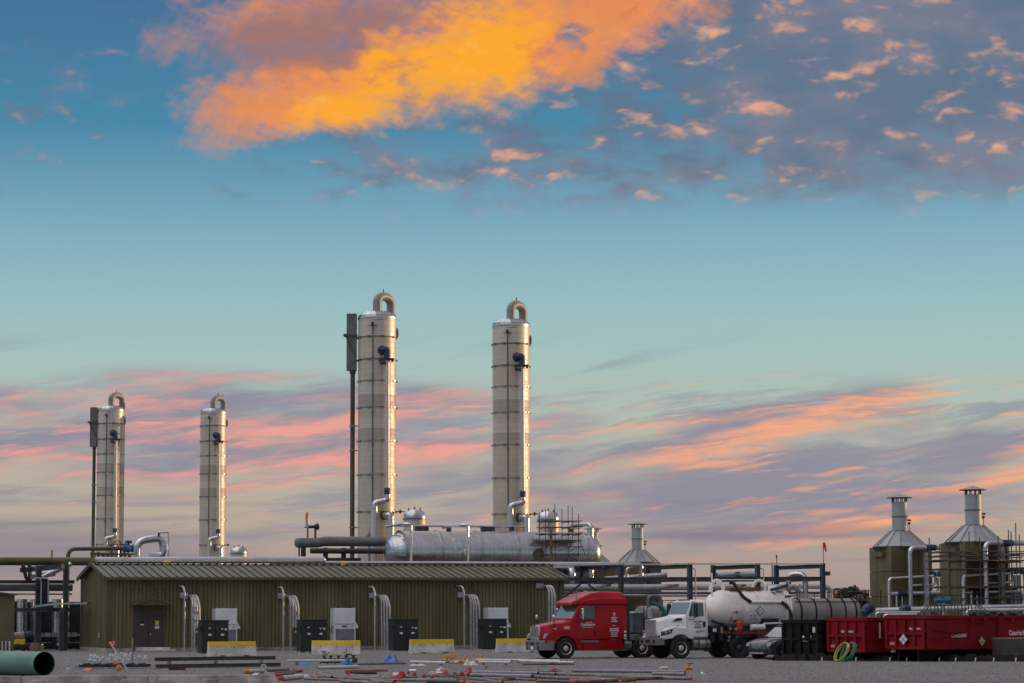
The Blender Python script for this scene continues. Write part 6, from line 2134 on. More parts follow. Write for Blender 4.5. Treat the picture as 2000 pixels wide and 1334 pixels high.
for x in (-1.5, -.6, .2, 1.1, 2.0):
    MB().tube([(x, -.55, tz + .3), (x, -.55, tz + 1.12)], .022, 6).build('rail_post', M['black'], t, True)
for z in (.6, 1.12):
    MB().tube([(-1.8, -.55, tz + z), (2.1, -.55, tz + z)], .022, 6).build('rail', M['black'], t, True)
MB().pipe([(.9, 0, tz + .7), (.9, 0, tz + 1.3), (1.35, 0, tz + 1.3), (1.35, 0, tz + .7)], .05, .15, 8).build('vent_hoop', M['pipe_rust'], t, True)
for s in (-1, 1):
    for x in (-1.8, -.7):
        wheel(t, x, .7 * s, .5, .3, 'steel_dark', s)
for x in (-2.5, -2.75):
    MB().tube(bent([(x, -.9, tz + .5), (x - .1, -1.0, tz - .2), (x + .1, -1.0, tz - .6)], .2), .05, 8).build('hose', M['hose_teal'], t, True)

# ---- small SUV
loc, rz = place(G(1524, 1287.3), R(38), .76)
T = thing('parked_car', 'dark mauve grey small SUV half hidden behind the black container', 'car', loc, rz)
loft([(.86, .30, .62, .55, .45, .06), (.80, .24, .82, .74, .60, .12), (.62, .22, .93, .84, .70, .14), (.2, .22, 1.00, .88, .76, .14), (-.35, .22, 1.06, .89, .80, .12), (-1.2, .22, 1.08, .89, .82, .1), (-2.5, .22, 1.12, .89, .82, .1), (-3.2, .25, 1.12, .86, .78, .1), (-3.38, .35, 1.0, .8, .72, .1)]).build('body', M['car_paint'], T, True, angle=45)
loft([(-.30, 1.02, 1.06, .78, .74, .03), (-.98, 1.02, 1.58, .80, .62, .08), (-1.4, 1.02, 1.66, .80, .62, .1), (-2.4, 1.02, 1.65, .80, .60, .1), (-3.1, 1.02, 1.15, .76, .6, .08)]).build('cabin', M['glass'], T, True, angle=40)
loft([(-1.0, 1.58, 1.62, .60, .56, .03), (-1.4, 1.62, 1.69, .62, .58, .05), (-2.4, 1.62, 1.68, .61, .57, .05), (-2.7, 1.45, 1.55, .6, .55, .05)]).build('roof', M['car_paint'], T, True)
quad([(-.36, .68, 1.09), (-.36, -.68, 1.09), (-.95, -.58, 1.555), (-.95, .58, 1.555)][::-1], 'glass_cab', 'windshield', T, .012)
MB().box((.80, 0, .66), (.08, .62, .24), Matrix.Rotation(-.25, 3, 'Y')).build('grille', M['black'], T, True)
for k in range(9):
    MB().box((.845, -.28 + k * .07, .66), (.02, .022, .22), Matrix.Rotation(-.25, 3, 'Y')).build('grille_bar', M['chrome'], T, True)
MB().box((.88, 0, .30), (.05, 1.0, .07)).build('skid_trim', M['chrome'], T, True)
MB().box((.84, 0, .42), (.06, 1.1, .12)).build('lower_grille', M['black'], T, True)
for s in (-1, 1):
    MB().prism([(.80, .62), (.74, .80), (.30, .93), (.38, .78)], (0, .50 * s, 0), (1, 0, 0), UP, (0, .37 * s, 0)).build('headlight', M['lamp_glass'], T, True, bevel=.02)
    MB().lathe([(.11, 0), (.13, .03), (.02, .05)], (.80, .66 * s, .42), (1, .3 * s, 0), 12).build('fog_lamp', M['black'], T, True)
    MB().lathe([(.42, -.02), (.42, .04)], (0, .86 * s, .36), (0, s, 0), 24).build('wheel_arch', M['black'], T, True)
    wheel(T, 0, .80 * s, .345, .22, 'alu_wheel', s)
    wheel(T, -2.56, .80 * s, .345, .22, 'alu_wheel', s)
    MB().box((-.75, .98 * s, 1.12), (.16, .2, .13)).build('mirror', M['car_paint'], T, True, bevel=.04)
    MB().box((-1.3, .885 * s, .34), (2.0, .03, .12)).build('sill_trim', M['black'], T, True)

# ------------------------------------------------------------------ roll-off containers
PHI = R(40)
SX_, SY_ = Vector((math.cos(PHI), math.sin(PHI), 0)), Vector((-math.sin(PHI), math.cos(PHI), 0))


def container(px_, d, lab, m, Lg, Hh, h0=.12, Wd=2.42):
    c = P(px_, 1198, d)
    t = thing('roll_off_container', lab, 'container', (c.x, c.y, 0), PHI, 'roll-off waste containers')
    th = .06
    q = MB()
    q.box((Lg / 2, th / 2, (h0 + Hh) / 2), (Lg - .02, th, Hh - h0))
    q.build('side_wall', M[m], t, True)
    MB().box((Lg / 2, Wd - th / 2, (h0 + Hh) / 2), (Lg - .02, th, Hh - h0)).build('side_wall', M[m], t, True)
    MB().box((th / 2, Wd / 2, (h0 + Hh) / 2), (th, Wd - 2 * th, Hh - h0)).build('end_door', M[m], t, True)
    MB().box((Lg - th / 2, Wd / 2, (h0 + Hh) / 2), (th, Wd - 2 * th, Hh - h0)).build('end_wall', M[m], t, True)
    MB().box((Lg / 2, Wd / 2, h0 + .06), (Lg - .1, Wd - .1, .1)).build('floor', M['black_box'], t, True)
    for y in (0, Wd):
        MB().box((Lg / 2, y, Hh - .02), (Lg + .1, .16, .16)).build('top_rail', M[m], t, True, bevel=.01)
    for x in (0, Lg):
        MB().box((x, Wd / 2, Hh - .025), (.15, Wd - .18, .15)).build('top_rail', M[m], t, True)
    for k in range(5):
        MB().box((-.05, .07 + (Wd - .14) * k / 4, (h0 + Hh) / 2 - .05), (.13, .13, Hh - h0 - .22)).build('end_rib', M[m], t, True)
    for z in (h0 + .08, h0 + (Hh - h0) * .5):
        MB().box((-.045, Wd / 2, z), (.10, Wd - .04, .13)).build('end_rib', M[m], t, True)
    MB().box((.22, -.03, (h0 + Hh) / 2 - .06), (.44, .05, Hh - h0 - .2)).build('corner_plate', M[m], t, True)
    for z in (h0 + .2, h0 + .55, Hh - .75, Hh - .4):
        MB().lathe([(.05, -.08), (.05, .08)], (-.03, -.05, z), UP, 8).build('hinge', M['black_box'], t, True)
    for x in (Lg * .40, Lg * .52, Lg * .66, Lg * .78):
        MB().prism([(0, 0), (.18, 0), (.30, .22), (.12, .22)], (x, -.12, Hh - .26), (1, 0, 0), UP, (0, .1, 0)).build('tarp_hook', M[m], t, True)
        MB().box((x + .25, -.05, Hh + .09), (.34, .14, .07)).build('latch', M['black_box'], t, True)
    MB().box((Lg * .48, -.05, Hh - .27), (.5, .06, .08)).build('tarp_hook', M[m], t, True)
    MB().box((Lg * .30, -.035, h0 + (Hh - h0) * .50), (.5, .05, .06)).build('latch_bar', M['black_box'], t, True)
    MB().bar((.30, -.04, h0 + (Hh - h0) * .62), (Lg * .28, -.04, h0 + (Hh - h0) * .50), .03, .05).build('door_chain', M[m], t, True)
    MB().bar((.30, -.04, h0 + (Hh - h0) * .32), (Lg * .28, -.04, h0 + (Hh - h0) * .47), .03, .05).build('door_chain', M[m], t, True)
    for x in (Lg * .40, Lg * .66):
        MB().box((x, -.035, (h0 + Hh) / 2 + .1), (.05, .05, .7)).build('side_rib', M[m], t, True)
    for y in (.6, Wd - .6):
        MB().box((Lg / 2, y, h0 / 2), (Lg - .3, .12, h0)).build('skid', M['black_box'], t, True)
    return t


HA = P(1806, 1204.5, 119.5).z
ca = container(1807, 119.5, 'red roll-off container showing a long side with number and diamond placard', 'red_box', 7.8, HA, .55)
text('CHHS25031', .22, M['sign_white'], ca, (2.35, -.006, HA - .90), (1, 0, 0), UP)
text('CleanHarbors', .34, M['sign_white'], ca, (6.0, -.006, HA - .80), (1, 0, 0), UP, align='LEFT', squeeze=.8)
placard(ca, (3.95, -.035, HA - 1.17), .27, (0, -1, 0), (1, 0, 0), 'sign_yellow')
placard(ca, (-.12, 1.25, HA - 1.05), .30, (-1, 0, 0), (0, -1, 0))
text('CleanHarbors', .15, M['sign_white'], ca, (-.004, .66, HA - .55), (0, -1, 0), UP, squeeze=.8)
text('CHHS', .17, M['sign_white'], ca, (-.004, 2.0, HA - 1.25), (0, -1, 0), UP)
text('25.1', .17, M['sign_white'], ca, (-.004, 2.0, HA - 1.6), (0, -1, 0), UP)
HB = P(1691, 1208.5, 121.5).z
cb = container(1691, 121.5, 'red roll-off container with green hose coil leaning on its ribbed end', 'red_box', 6.7, HB, .4)
text('CleanHarbors', .17, M['sign_white'], cb, (-.004, 1.2, HB - .6), (0, -1, 0), UP, squeeze=.8)
text('CH', .17, M['sign_white'], cb, (-.004, 2.15, HB - 1.3), (0, -1, 0), UP)
MB().box((.9, -.06, HB - .55), (.10, .03, .75)).build('white_strap', M['tarp_white'], cb, True)
HC = P(1598, 1213, 123.5).z
cc = container(1600, 123.5, 'black roll-off container hiding the rear of the parked car', 'black_box', 6.7, HC, .15)
for y, z, w, h in ((1.05, -.75, .14, .10), (.6, -.75, .12, .14), (.9, -.95, .42, .08), (.35, -.42, .16, .26)):
    MB().box((-.004 - .01, y, HC + z), (.016, w, h)).build('decal', M['sign_white'], cc, True)
MB().box((1.0, -.03, HC - .6), (.16, .02, .14)).build('decal', M['sign_white'], cc, True)

# containment liner with its stakes
A_, C_ = G(1512, 1290.5), G(2080, 1292.5)
rl = random.Random(17)
t = thing('containment_liner', 'crumpled black plastic containment liner under the containers', 'liner', ((A_.x + C_.x) / 2, (A_.y + C_.y) / 2, 0))
n = 90
rg = []
for k in range(n + 1):
    p = A_.lerp(C_, k / n)
    y0 = rl.uniform(-.05, .05)
    h = rl.uniform(.20, .38)
    p.z = 0
    rg.append([p + Vector((0, y0 - .18, .004)), p + Vector((rl.uniform(-.05, .05), y0 - .05, h * .7)), p + Vector((0, y0 + .06, h)), p + Vector((0, y0 + .25, h * .4)), p + Vector((0, y0 + 1.2, .02)), p + Vector((0, 9.0, .012))])
MB().rings(rg, None, False, False, False).build('sheet', M['liner'], t, angle=60)
for px_ in (1607, 1675, 1742, 1775, 1801, 1838, 1870, 1908, 1943, 1985):
    p = A_.lerp(C_, (px_ - 1512) / 568)
    MB().tube([p + Vector((0, -.22, 0)), p + Vector((.03, -.2, .18))], .03, 6).build('stake', M['sign_white'], t)
# hose coil
c = P(1655, 1289, 120.3)
t = thing('hose_coil', 'coil of green and lime hose leaning on the red container end', 'hose', (c.x, c.y, 0), PHI - R(90))
for k, (m_, dx, r_) in enumerate((('hose_lime', -.16, .42), ('hose_lime', -.11, .40), ('hose_green', .05, .41), ('hose_green', .10, .42), ('hose_green', .15, .40))):
    cz = r_ * 1.03 + .03
    ring = [Vector((-.1 + math.cos(u) * r_ * .78 + dx * .6, dx * 1.3 + .30 * math.sin(u), cz + math.sin(u) * r_)) for u in (2 * math.pi * i / 28 for i in range(29))]
    MB().tube(ring, .035, 8, False).build('hose_loop', M[m_], t, True)
MB().tube([(.0, -.15, .25), (.1, -.1, .65), (.2, -.05, .8)], .03, 6).build('hose_end', M['sign_white'], t, True)
# timber crate at the right edge
c = G(1961, 1291.5)
t = thing('timber_crate', 'weathered grey board crate standing before the long red container side', 'crate', (c.x, c.y, 0), R(12))
sc_ = FPX / c.y
zt_ = 1.05
for k in range(5):
    MB().box((1.2, .02, .18 + .19 * k), (2.4, .05, .18)).build('board', M['timber_grey'], t, True)
for k in range(5):
    MB().box((.02, .7, .18 + .19 * k), (.05, 1.3, .18)).build('board', M['timber_grey'], t, True)
for x in (.1, 1.2, 2.3):
    MB().box((x, -.02, .56), (.12, .04, .96)).build('batten', M['timber_grey'], t, True)
MB().box((1.2, .7, zt_), (2.44, 1.4, .05)).build('lid', M['timber'], t, True)
MB().box((1.2, .0, .04), (2.4, .14, .08)).build('bearer', M['timber'], t, True)

# ------------------------------------------------------------------ stored pipe and fittings on the gravel
def lay(lab, x0, y0, x1, y1, r, m, capm='red_plastic', caps=(1, 1), group=None, lift=0.0, flange=False, name='steel_pipe'):
    a, b = G(x0, y0, r + lift), G(x1, y1, r + lift)
    t = thing(name, lab, 'pipe', (a.x, a.y, lift), 0, group)
    d = (b - a).normalized()
    MB().hollow(a, b, r, r * .82, 14).build('pipe', M[m], t)
    for k, (p, s) in enumerate(((a, -1), (b, 1))):
        if caps[k]:
            if flange:
                MB().lathe([(r * 1.9, -.03), (r * 1.9, .03)], p, d * s, 16).build('flange_cover', M[capm], t)
            else:
                MB().lathe([(r * 1.12, -.10), (r * 1.15, 0), (r * 1.15, .05), (r * .8, .07), (.005, .075)], p, d * s, 12).build('end_cap', M[capm], t)
    if lift > .05:
        for f in (.15, .85):
            p = a.lerp(b, f)
            MB().box((p.x, p.y, lift / 2), (.12, .25, lift)).build('timber_bearer', M['timber'], t)
    return t


PG = 'bare pipes with red end caps'
PL = 'thin bare steel pipe with red end caps lying on the gravel'
# long runs in the foreground, right of the barriers
lay('long bare pipe slanting away from the barrier end across the gravel', 578, 1318.5, 772, 1330, .055, 'pipe_bare', caps=(1, 0), group=PG)
for x0, y0, x1, y1, c in ((540, 1314.5, 588, 1310.5, (1, 1)), (541, 1318.5, 575, 1314.5, (1, 1)), (620, 1316, 648, 1323, (1, 0)), (664, 1321, 766, 1325, (1, 1)), (686, 1319, 742, 1322, (1, 0))):
    lay(PL, x0, y0, x1, y1, .06, 'pipe_olive' if x1 < 600 else 'pipe_bare', caps=c, group=PG)
lay('pipe wrapped in pale sheeting beside the barrier end', 549, 1325, 590, 1321, .09, 'pipe_white', caps=(1, 0))
lay('grey lilac coated pipe with red flange cover, back one of a close pair', 917, 1313, 1051, 1315, .075, 'pipe_lilac', flange=True, caps=(1, 0))
lay('grey lilac coated pipe with red flange cover, front one of a close pair', 918, 1318, 1040, 1321, .075, 'pipe_lilac', flange=True, caps=(1, 0))
lay('long straight lilac pipe ending at a brass fitting', 1120, 1310, 1338, 1312, .06, 'pipe_lilac', caps=(0, 0))
lay('short straight lilac pipe below the long lilac pipe', 1275, 1315.5, 1338, 1316.5, .06, 'pipe_lilac', caps=(0, 0))
lay('bent off end of the lilac pipe run slanting down to the gravel', 1085, 1317, 1122, 1310.5, .055, 'pipe_lilac', caps=(0, 0))
lay('long brown pipe lying under the lilac pipes with red end', 1035, 1314.5, 1348, 1325.5, .06, 'pipe_bare', caps=(1, 1))
lay('long grey pipe reaching from the lilac pair towards the rusty pipes', 980, 1319, 1205, 1328.5, .06, 'pipe_bare', caps=(1, 0))
lay('short pipe stub with red cap leaning up beside the long brown pipe', 1084, 1304.5, 1122, 1317, .05, 'pipe_bare', caps=(1, 0))
lay('rusty pipe lying lowest on the gravel', 1117, 1332.5, 1240, 1328, .06, 'pipe_rust', caps=(1, 0))
lay('rusty pipe crossing behind the lowest rusty pipe', 1205, 1327.5, 1330, 1322.5, .055, 'pipe_rust', caps=(0, 0))
lay('short rust brown pipe with orange end cap beside the lilac pair', 980, 1326.5, 1020, 1324.5, .06, 'pipe_rust', 'orange_plastic', (1, 0))
lay('thin dark pipe behind the long brown pipe', 1000, 1309, 1110, 1312, .04, 'pipe_bare', caps=(1, 0))
lay('dark pipe lying before the flange stack', 836, 1331, 905, 1333, .08, 'steel_dark', caps=(0, 1))
# red flange covers cluster
rf = random.Random(9)
for k, (x, y, r, up) in enumerate(((785, 1325, .19, 0), (779, 1330, .17, .3), (869, 1319.5, .17, .4), (916, 1314, .15, .0), (902, 1322, .14, .1), (1080, 1314, .13, .2), (810, 1320, .10, .0), (798, 1317, .09, .2), (888, 1319, .10, .1), (828, 1324, .10, .3), (845, 1326, .10, .2), (950, 1306, .09, .4), (1052, 1315, .08, .3), (682, 1320.5, .11, .2), (620, 1319, .1, .3), (575, 1312, .09, .2), (1135, 1317, .07, .1), (1210, 1326, .08, .2), (635, 1327, .10, .1), (712, 1323, .07, .3))):
    c = G(x, y)
    t = thing('flange_cover', 'loose red plastic flange cover among the stored pipes', 'cover', (c.x, c.y, 0), rf.uniform(-.6, .6), 'red flange covers')
    r *= .68
    ax = Vector((rf.uniform(-.5, .5), -1, up))
    MB().lathe([(r, -.02), (r * 1.02, 0), (r, .02), (r * .55, .025), (r * .5, .05), (.005, .05)], (0, 0, r), ax, 18).build('disc', M['red_plastic'], t, True)
    MB().tube([(0, .02, r * .9), Vector((0, .03, r * .9)) - ax.normalized() * .5], r * .4, 10).build('pipe_stub', M['pipe_bare'], t, True)
rp = random.Random(51)
for k in range(26):
    x = 590 + rp.random() * 560
    y = 1318 + rp.random() * 15
    ln = rp.uniform(25, 120)
    m_ = rp.choice(['pipe_bare', 'pipe_bare', 'pipe_rust', 'timber', 'pipe_olive', 'pipe_bare'])
    cp_ = rp.random() < .6
    lay({'pipe_bare': 'thin bare pipe in the scattered rows of stored pipes', 'pipe_rust': 'thin rusty pipe in the scattered rows of stored pipes', 'timber': 'thin tan pole in the scattered rows of stored pipes', 'pipe_olive': 'thin olive pipe in the scattered rows of stored pipes'}[m_], x, y, x + ln, y + rp.uniform(-2, 4), rp.uniform(.025, .05), m_, caps=(cp_, 0), group='scattered stored pipes, ' + m_.split('_')[-1])
# brass fitting
c = G(1346, 1313)
t = thing('brass_fitting', 'small brass valve fitting at the end of the lilac pipes', 'fitting', (c.x, c.y, 0))
MB().lathe([(.07, -.14), (.1, -.1), (.06, 0), (.1, .1), (.07, .14)], (0, 0, .16), (1, 0, 0), 12).build('body', M['amber'], t, True)
MB().tube([(0, 0, .16), (.02, 0, .34)], .02, 6).build('stem', M['steel_dark'], t, True)
MB().box((.05, 0, .34), (.2, .03, .03)).build('lever', M['steel_dark'], t, True)

# middle distance
WPG = 'white pipes behind the orange caps'
for x0, y0, x1, y1 in ((931, 1288.5, 1000, 1290), (935, 1292.5, 998, 1294), (1000, 1289, 1095, 1291), (1015, 1291, 1122, 1294)):
    lay('white painted pipe lying on the gravel before the red truck', x0, y0, x1, y1, .055, 'pipe_white', caps=(0, 0), group=WPG, lift=.08)
lay('brown capped pipe below the white pipes before the red truck', 1020, 1297, 1122, 1296, .05, 'pipe_bare', caps=(0, 0))
lay('long white pipe between the blue tarp and the orange caps', 803, 1292.5, 872, 1294.5, .06, 'pipe_white', caps=(0, 0), lift=.06)
lay('white pipe with fittings lying left of the olive valves', 561, 1290.5, 688, 1290, .05, 'pipe_white', caps=(0, 0), lift=.16)
lay('dark brown pipe running from the olive valves to the blue tarp pile', 698, 1297, 793, 1295.5, .045, 'pipe_bare', caps=(0, 0), lift=.05)
lay('dark brown pipe lying in front of the red capped pipe rows', 677, 1310.5, 754, 1309.5, .04, 'pipe_rust', caps=(1, 1))
lay('thick dark beam like pipe under the dark brown pipe', 676, 1313.5, 735, 1313.5, .07, 'timber_grey', caps=(0, 0))
lay('white pipe half wrapped in blue tarp', 620, 1304, 700, 1302.5, .07, 'pipe_white', caps=(0, 0))
lay('grey pipe piece with yellow ends behind the foreground barriers', 480, 1312, 513, 1311, .085, 'galv', 'orange_plastic', (1, 0))
lay('pinkish bare pipe lying beside the eye bracket', 520, 1309.5, 563, 1307, .06, 'pipe_bare', caps=(0, 0))

rf = random.Random(14)
for k in range(13):
    x, y = 868 + rf.random() * 70, 1289 + rf.random() * 10
    c = G(x, y)
    t = thing('elbow_fitting', 'pipe elbow with orange plastic end cap in the heap of capped fittings', 'fitting', (c.x, c.y, 0), rf.random() * 6.28, 'orange capped elbow fittings')
    r = rf.uniform(.05, .085)
    MB().pipe([(-.2, 0, r), (.08, 0, r), (.10, 0, r + .16)], r * .8, .15, 12).build('elbow', M['pipe_white' if k % 3 else 'galv'], t, True)
    MB().lathe([(r, 0), (r * 1.05, .1), (r * .7, .15), (.01, .16)], (.10, 0, r + .14), UP, 12).build('end_cap', M['orange_plastic'], t, True)
    MB().lathe([(r, 0), (r * 1.05, .08), (.01, .1)], (-.2, 0, r), (-1, 0, 0), 12).build('end_cap', M['orange_plastic'], t, True)


def crumple(lab, px_, py_, wx, wy, h, m, seed, name='tarp', cat='tarp', peak=None):
    rc = random.Random(seed)
    c = G(px_, py_)
    nx, ny = 18, 10
    hs = [[0] * (ny + 1) for _ in range(nx + 1)]
    bumps = [(rc.uniform(-.7, .7), rc.uniform(-.6, .6), rc.uniform(.15, .4), rc.uniform(.4, 1)) for _ in range(9)]
    rows = []
    for i in range(nx + 1):
        row = []
        for j in range(ny + 1):
            u, v = i / nx * 2 - 1, j / ny * 2 - 1
            e = max(0, 1 - max(abs(u), abs(v)) ** 4)
            z = sum(a * math.exp(-((u - bx) ** 2 + (v - by) ** 2) / (s * s)) for bx, by, s, a in bumps)
            if peak and abs(u - peak) < .22:
                z += 1.3 * (1 - abs(u - peak) / .22) * (1 - abs(v))
            z = (z * .45 + rc.uniform(0, .25)) * e * h
            row.append(c + Vector((u * wx / 2 * (1 + rc.uniform(-.05, .05)), v * wy / 2 + rc.uniform(-.04, .04), max(.006, z))))
        rows.append(row)
    o = MB().rings(rows, None, False, False, False).build(name, M[m], angle=50)
    return tag(o, lab, cat)


crumple('crumpled blue tarp heaped highest beside the orange capped fittings', 765, 1292.5, 1.05, 1.6, .42, 'tarp_blue', 1, peak=.25)
crumple('blue tarp lying flat under the white pipe with fittings', 594, 1298, .95, 1.2, .16, 'tarp_blue', 2)
crumple('blue tarp wrapped over the white pipe below the olive valves', 676, 1302, .9, 1.2, .34, 'tarp_blue', 3, peak=.1)
crumple('white plastic sheet among the orange capped fittings', 919, 1299, .65, .9, .36, 'tarp_white', 4, 'plastic_sheet', 'sheet')
crumple('flat white sheet lying right of the blue tarp pile', 816, 1300, .75, .7, .10, 'tarp_white', 6, 'plastic_sheet', 'sheet')
crumple('blue tarp under the heap of white fittings by the barriers', 202, 1303, 2.2, 1.2, .24, 'tarp_blue', 7)
crumple('small blue rag left of the heap of white fittings', 153, 1305, .35, .5, .14, 'tarp_blue', 8, 'rag', 'rag')

# olive valves on the gravel
for k, (x, y) in enumerate(((633, 1297), (646, 1297), (661, 1297), (676, 1296.5), (690, 1296))):
    c = G(x, y)
    t = thing('olive_valve', 'olive painted flanged valve in the row beside the blue tarps', 'valve', (c.x, c.y, 0), .3 * k, 'olive valves on the gravel')
    MB().lathe([(.13, -.2), (.13, -.15), (.08, -.14), (.12, 0), (.08, .14), (.13, .15), (.13, .2)], (0, 0, .15), (1, 0, 0), 12).build('body', M['pipe_olive'], t, True)
    MB().lathe([(.07, 0), (.07, .15), (.1, .16), (.1, .2)], (0, 0, .2), UP, 10).build('bonnet', M['pipe_olive'], t, True)
    if k in (3,):
        MB().tube([(0, 0, .3), (.02, 0, .75)], .015, 6).build('stem', M['steel_dark'], t, True)
for k, (x, y) in enumerate(((568, 1290), (585, 1290), (601, 1290), (634, 1291), (642, 1291), (672, 1291))):
    c = G(x, y)
    t = thing('pipe_fitting', 'small pale yellow capped fitting standing on the white pipe row', 'fitting', (c.x, c.y, .27), 0, 'pale fittings on the white pipe')
    MB().lathe([(.06, 0), (.05, .12)], (0, 0, 0), UP, 8).build('body', M['pipe_white'], t, True)
    MB().lathe([(.07, 0), (.07, .05), (.01, .07)], (0, 0, .12), UP, 8).build('end_cap', M['hose_lime'], t, True)
c = G(632.5, 1291)
t = thing('steel_spool', 'short shiny pipe spool standing upright among the white pipes', 'pipe spool', (c.x, c.y, 0))
MB().lathe([(.10, 0), (.12, .02), (.12, .06), (.09, .08), (.09, .36), (.12, .38), (.12, .42)], (0, 0, .05), UP, 14).build('spool', M['galv'], t, True)
MB().lathe([(.125, 0), (.125, .02)], (0, 0, .47), UP, 14).build('end_cover', M['black'], t, True)

# heap of white fittings and posts left
c0 = G(220, 1306)
t = thing('pallet_rack', 'low dark rack carrying the white fittings behind the barriers', 'rack', (c0.x, c0.y, 0))
for z in (.12,):
    MB().box((0, 0, z), (2.9, .12, .12)).build('bearer', M['steel_dark'], t, True)
    MB().box((.05, .9, z), (2.9, .12, .12)).build('bearer', M['steel_dark'], t, True)
for k in range(6):
    MB().box((-1.2 + k * .48, .45, .21), (.14, 1.2, .04)).build('slat', M['timber_grey'], t, True)
rf = random.Random(25)
for k in range(26):
    x = 165 + rf.random() * 135
    y = 1299 + rf.random() * 4
    c = G(x, y)
    t = thing('white_fitting', 'white plastic pipe fitting in the heap on the dark rack', 'fitting', (c.x, c.y, .22), rf.random() * 6.28, 'white fittings heap')
    r = rf.uniform(.04, .075)
    hgt = rf.uniform(.12, .34)
    MB().pipe([(-.15, 0, r), (.05, 0, r), (.06, .0, hgt)], r * .7, .08, 8).build('elbow', M['pipe_white'], t, True)
    MB().lathe([(r, 0), (r, .07), (r * .6, .08)], (.06, 0, hgt - .03), UP, 8).build('collar', M['sign_white'], t, True)
for k, (x, y) in enumerate(((219, 1303), (232, 1311))):
    c = G(x, y)
    t = thing('orange_cap', 'loose orange plastic pipe cap on the dark rack' if k == 0 else 'loose orange plastic pipe cap below the dark rack', 'cap', (c.x, c.y, .02), 0)
    MB().lathe([(.12, 0), (.13, .1), (.1, .14), (.01, .15)], (0, 0, .1), (.3, -1, .3), 14).build('cap', M['orange_plastic'], t, True)
    MB().tube([(0, .02, .1), (0, .2, .06)], .08, 10).build('nipple', M['pipe_bare'], t, True)
c = G(222, 1286)
t = thing('delineator_post', 'slim red delineator post with pale bands before the gable corner', 'post', (c.x, c.y, 0))
zt_ = P(222, 1248.5, c.y).z
MB().tube([(0, 0, .02), (0, 0, zt_)], .055, 12).build('post', M['red_plastic'], t, True)
MB().lathe([(.14, 0), (.12, .04)], (0, 0, 0), UP, 12).build('base', M['rubber'], t, True)
for f in (.72, .84):
    MB().tube([(0, 0, zt_ * f), (0, 0, zt_ * (f + .05))], .058, 12).build('band', M['sign_white'], t, True)
a, b = G(250, 1311), P(216, 1257, G(250, 1311).y + .6)
t = thing('leaning_pole', 'thin grey pole leaning with an orange capped tip over the rack', 'pole', (a.x, a.y, 0))
MB().tube([a, b], .035, 8).build('pole', M['galv'], t)
MB().lathe([(.06, -.05), (.06, .06), (.01, .08)], b, b - a, 10).build('cap', M['amber'], t)
c = G(258, 1303.5)
t = thing('upright_post', 'thin upright pipe post beside the leaning pole', 'post', (c.x, c.y, 0))
MB().tube([(0, 0, 0), (0, 0, P(257.5, 1246, c.y).z)], .035, 8).build('post', M['beige_steel'], t, True)
MB().box((0, 0, .02), (.2, .2, .04)).build('foot', M['steel_dark'], t, True)
c = G(236, 1290)
t = thing('wire_frame', 'low pale wire frame between the red post and the upright post', 'frame', (c.x, c.y, 0))
w = 44 * c.y / FPX
for z in (.05, .28):
    MB().tube([(-w / 2, 0, z), (w / 2, 0, z)], .015, 6).build('rail', M['pipe_white'], t, True)
for x in (-w / 2, 0, w / 2):
    MB().tube([(x, 0, 0), (x, 0, .28)], .015, 6).build('upright', M['pipe_white'], t, True)

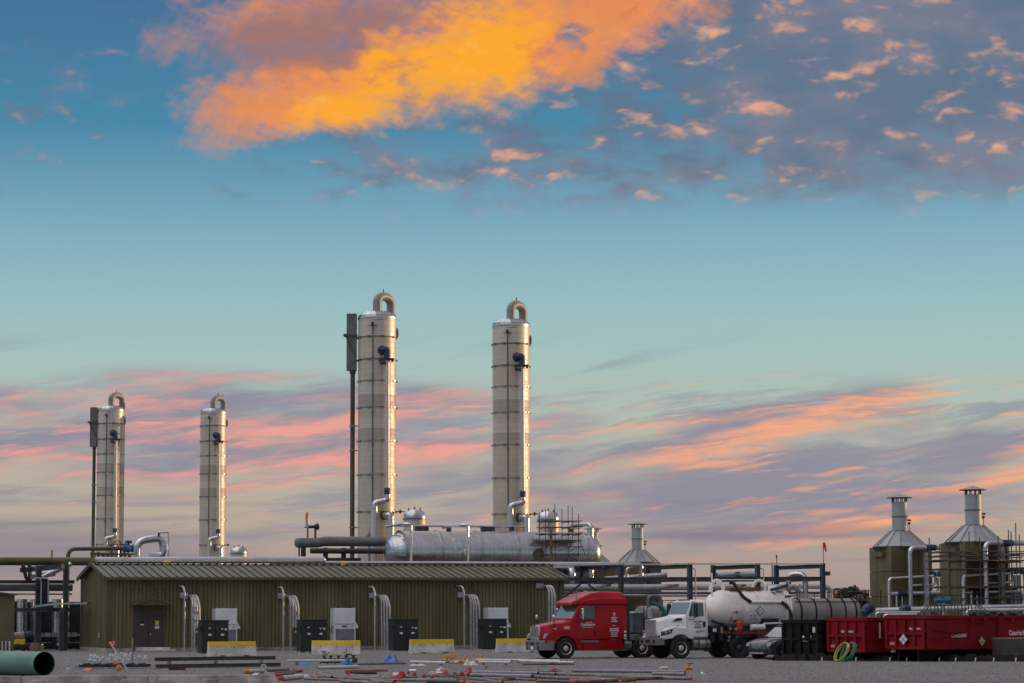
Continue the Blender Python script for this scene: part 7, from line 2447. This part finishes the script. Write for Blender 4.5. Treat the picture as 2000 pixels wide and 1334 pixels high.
# olive channel beams
for k, (x0, y0, x1, y1, lab) in enumerate(((302, 1301, 538, 1297.5, 'long olive steel channel lying on top of another behind the barriers'), (304, 1305.5, 548, 1302, 'long olive steel channel lying lowest behind the barriers'))):
    a, b = G(x0, y0), G(x1, y1)
    t = thing('steel_channel', lab, 'beam', (a.x, a.y, 0))
    z = .30 if k == 0 else .09
    up = Vector((0, 0, z))
    MB().ibeam(a + up, b + up, .16, .17, .02).build('channel', M['pipe_olive'], t)
    for f in (.12, .5, .88):
        p = a.lerp(b, f)
        MB().box((p.x, p.y + (.05 if k else -.05), (z - .09) / 2), (.14, .3, max(.02, z - .1))).build('timber_bearer', M['timber'], t)
c = G(346, 1309.5)
t = thing('rusty_beam', 'short rust red beam tucked under the olive channels', 'beam', (c.x, c.y, 0), .05)
MB().ibeam((-.35, 0, .09), (.35, 0, .09), .14, .16, .02).build('beam', M['pipe_rust'], t, True)
MB().box((0, 0, .01), (.8, .2, .02)).build('bearer', M['timber'], t, True)
c = G(515, 1313)
t = thing('eye_bracket', 'pale steel bracket with a round eye behind the barriers', 'bracket', (c.x, c.y, 0), .2)
MB().prism([(-.1, 0), (.16, 0), (.06, .16), (-.02, .16)], (0, -.04, 0), (1, 0, 0), UP, (0, .08, 0)).build('foot', M['pipe_white'], t, True)
MB().hollow((0, -.05, .22), (0, .05, .22), .11, .05, 16).build('eye', M['pipe_white'], t, True)
# small litter
rf = random.Random(77)
for k in range(14):
    x, y = rf.choice([(820, 1311), (870, 1308), (940, 1306), (500, 1320), (1180, 1330), (1360, 1316), (640, 1330), (760, 1316), (600, 1325), (1290, 1309), (105, 1312), (140, 1311), (180, 1312), (850, 1314)])
    c = G(x + rf.uniform(-15, 15), y + rf.uniform(-3, 3))
    t = thing('scrap_piece', 'small pale scrap of plastic lying loose on the gravel', 'scrap', (c.x, c.y, 0), rf.random() * 6, 'loose scraps')
    s = rf.uniform(.06, .16)
    MB().prism([(-s, 0), (s * .8, .0), (s, .05), (s * .2, .10), (-s * .7, .07)], (0, -s, 0), (1, 0, 0), UP, (0, s * 2, 0)).build('scrap', M[rf.choice(['tarp_white', 'pipe_white', 'orange_plastic', 'sign_white'])], t, True)

# unseen wood added beyond the right to shade the yard from the low sun
rt = random.Random(41)
q = MB()
for k in range(20000):
    y = rt.uniform(105, 300)
    hh = 14.5 + 1.6 * math.sin(y * .11) + 1.2 * math.sin(y * .37 + 1)
    p = Vector((92 + rt.uniform(0, 14), y, rt.random() * hh))
    sz = rt.uniform(.5, 1.1)
    n = Vector((rt.gauss(0, 1), rt.gauss(0, 1), rt.gauss(0, 1))).normalized()
    u = n.orthogonal().normalized() * sz
    w = n.cross(u)
    q.face([p - u - w * .5, p + u - w * .5, p + u * .4 + w, p - u * .6 + w * .8])
o = q.build('woodland', M['leaf'], smooth=False)
tag(o, 'added unseen woodland shading the yard from the low sun', None, kind='stuff')
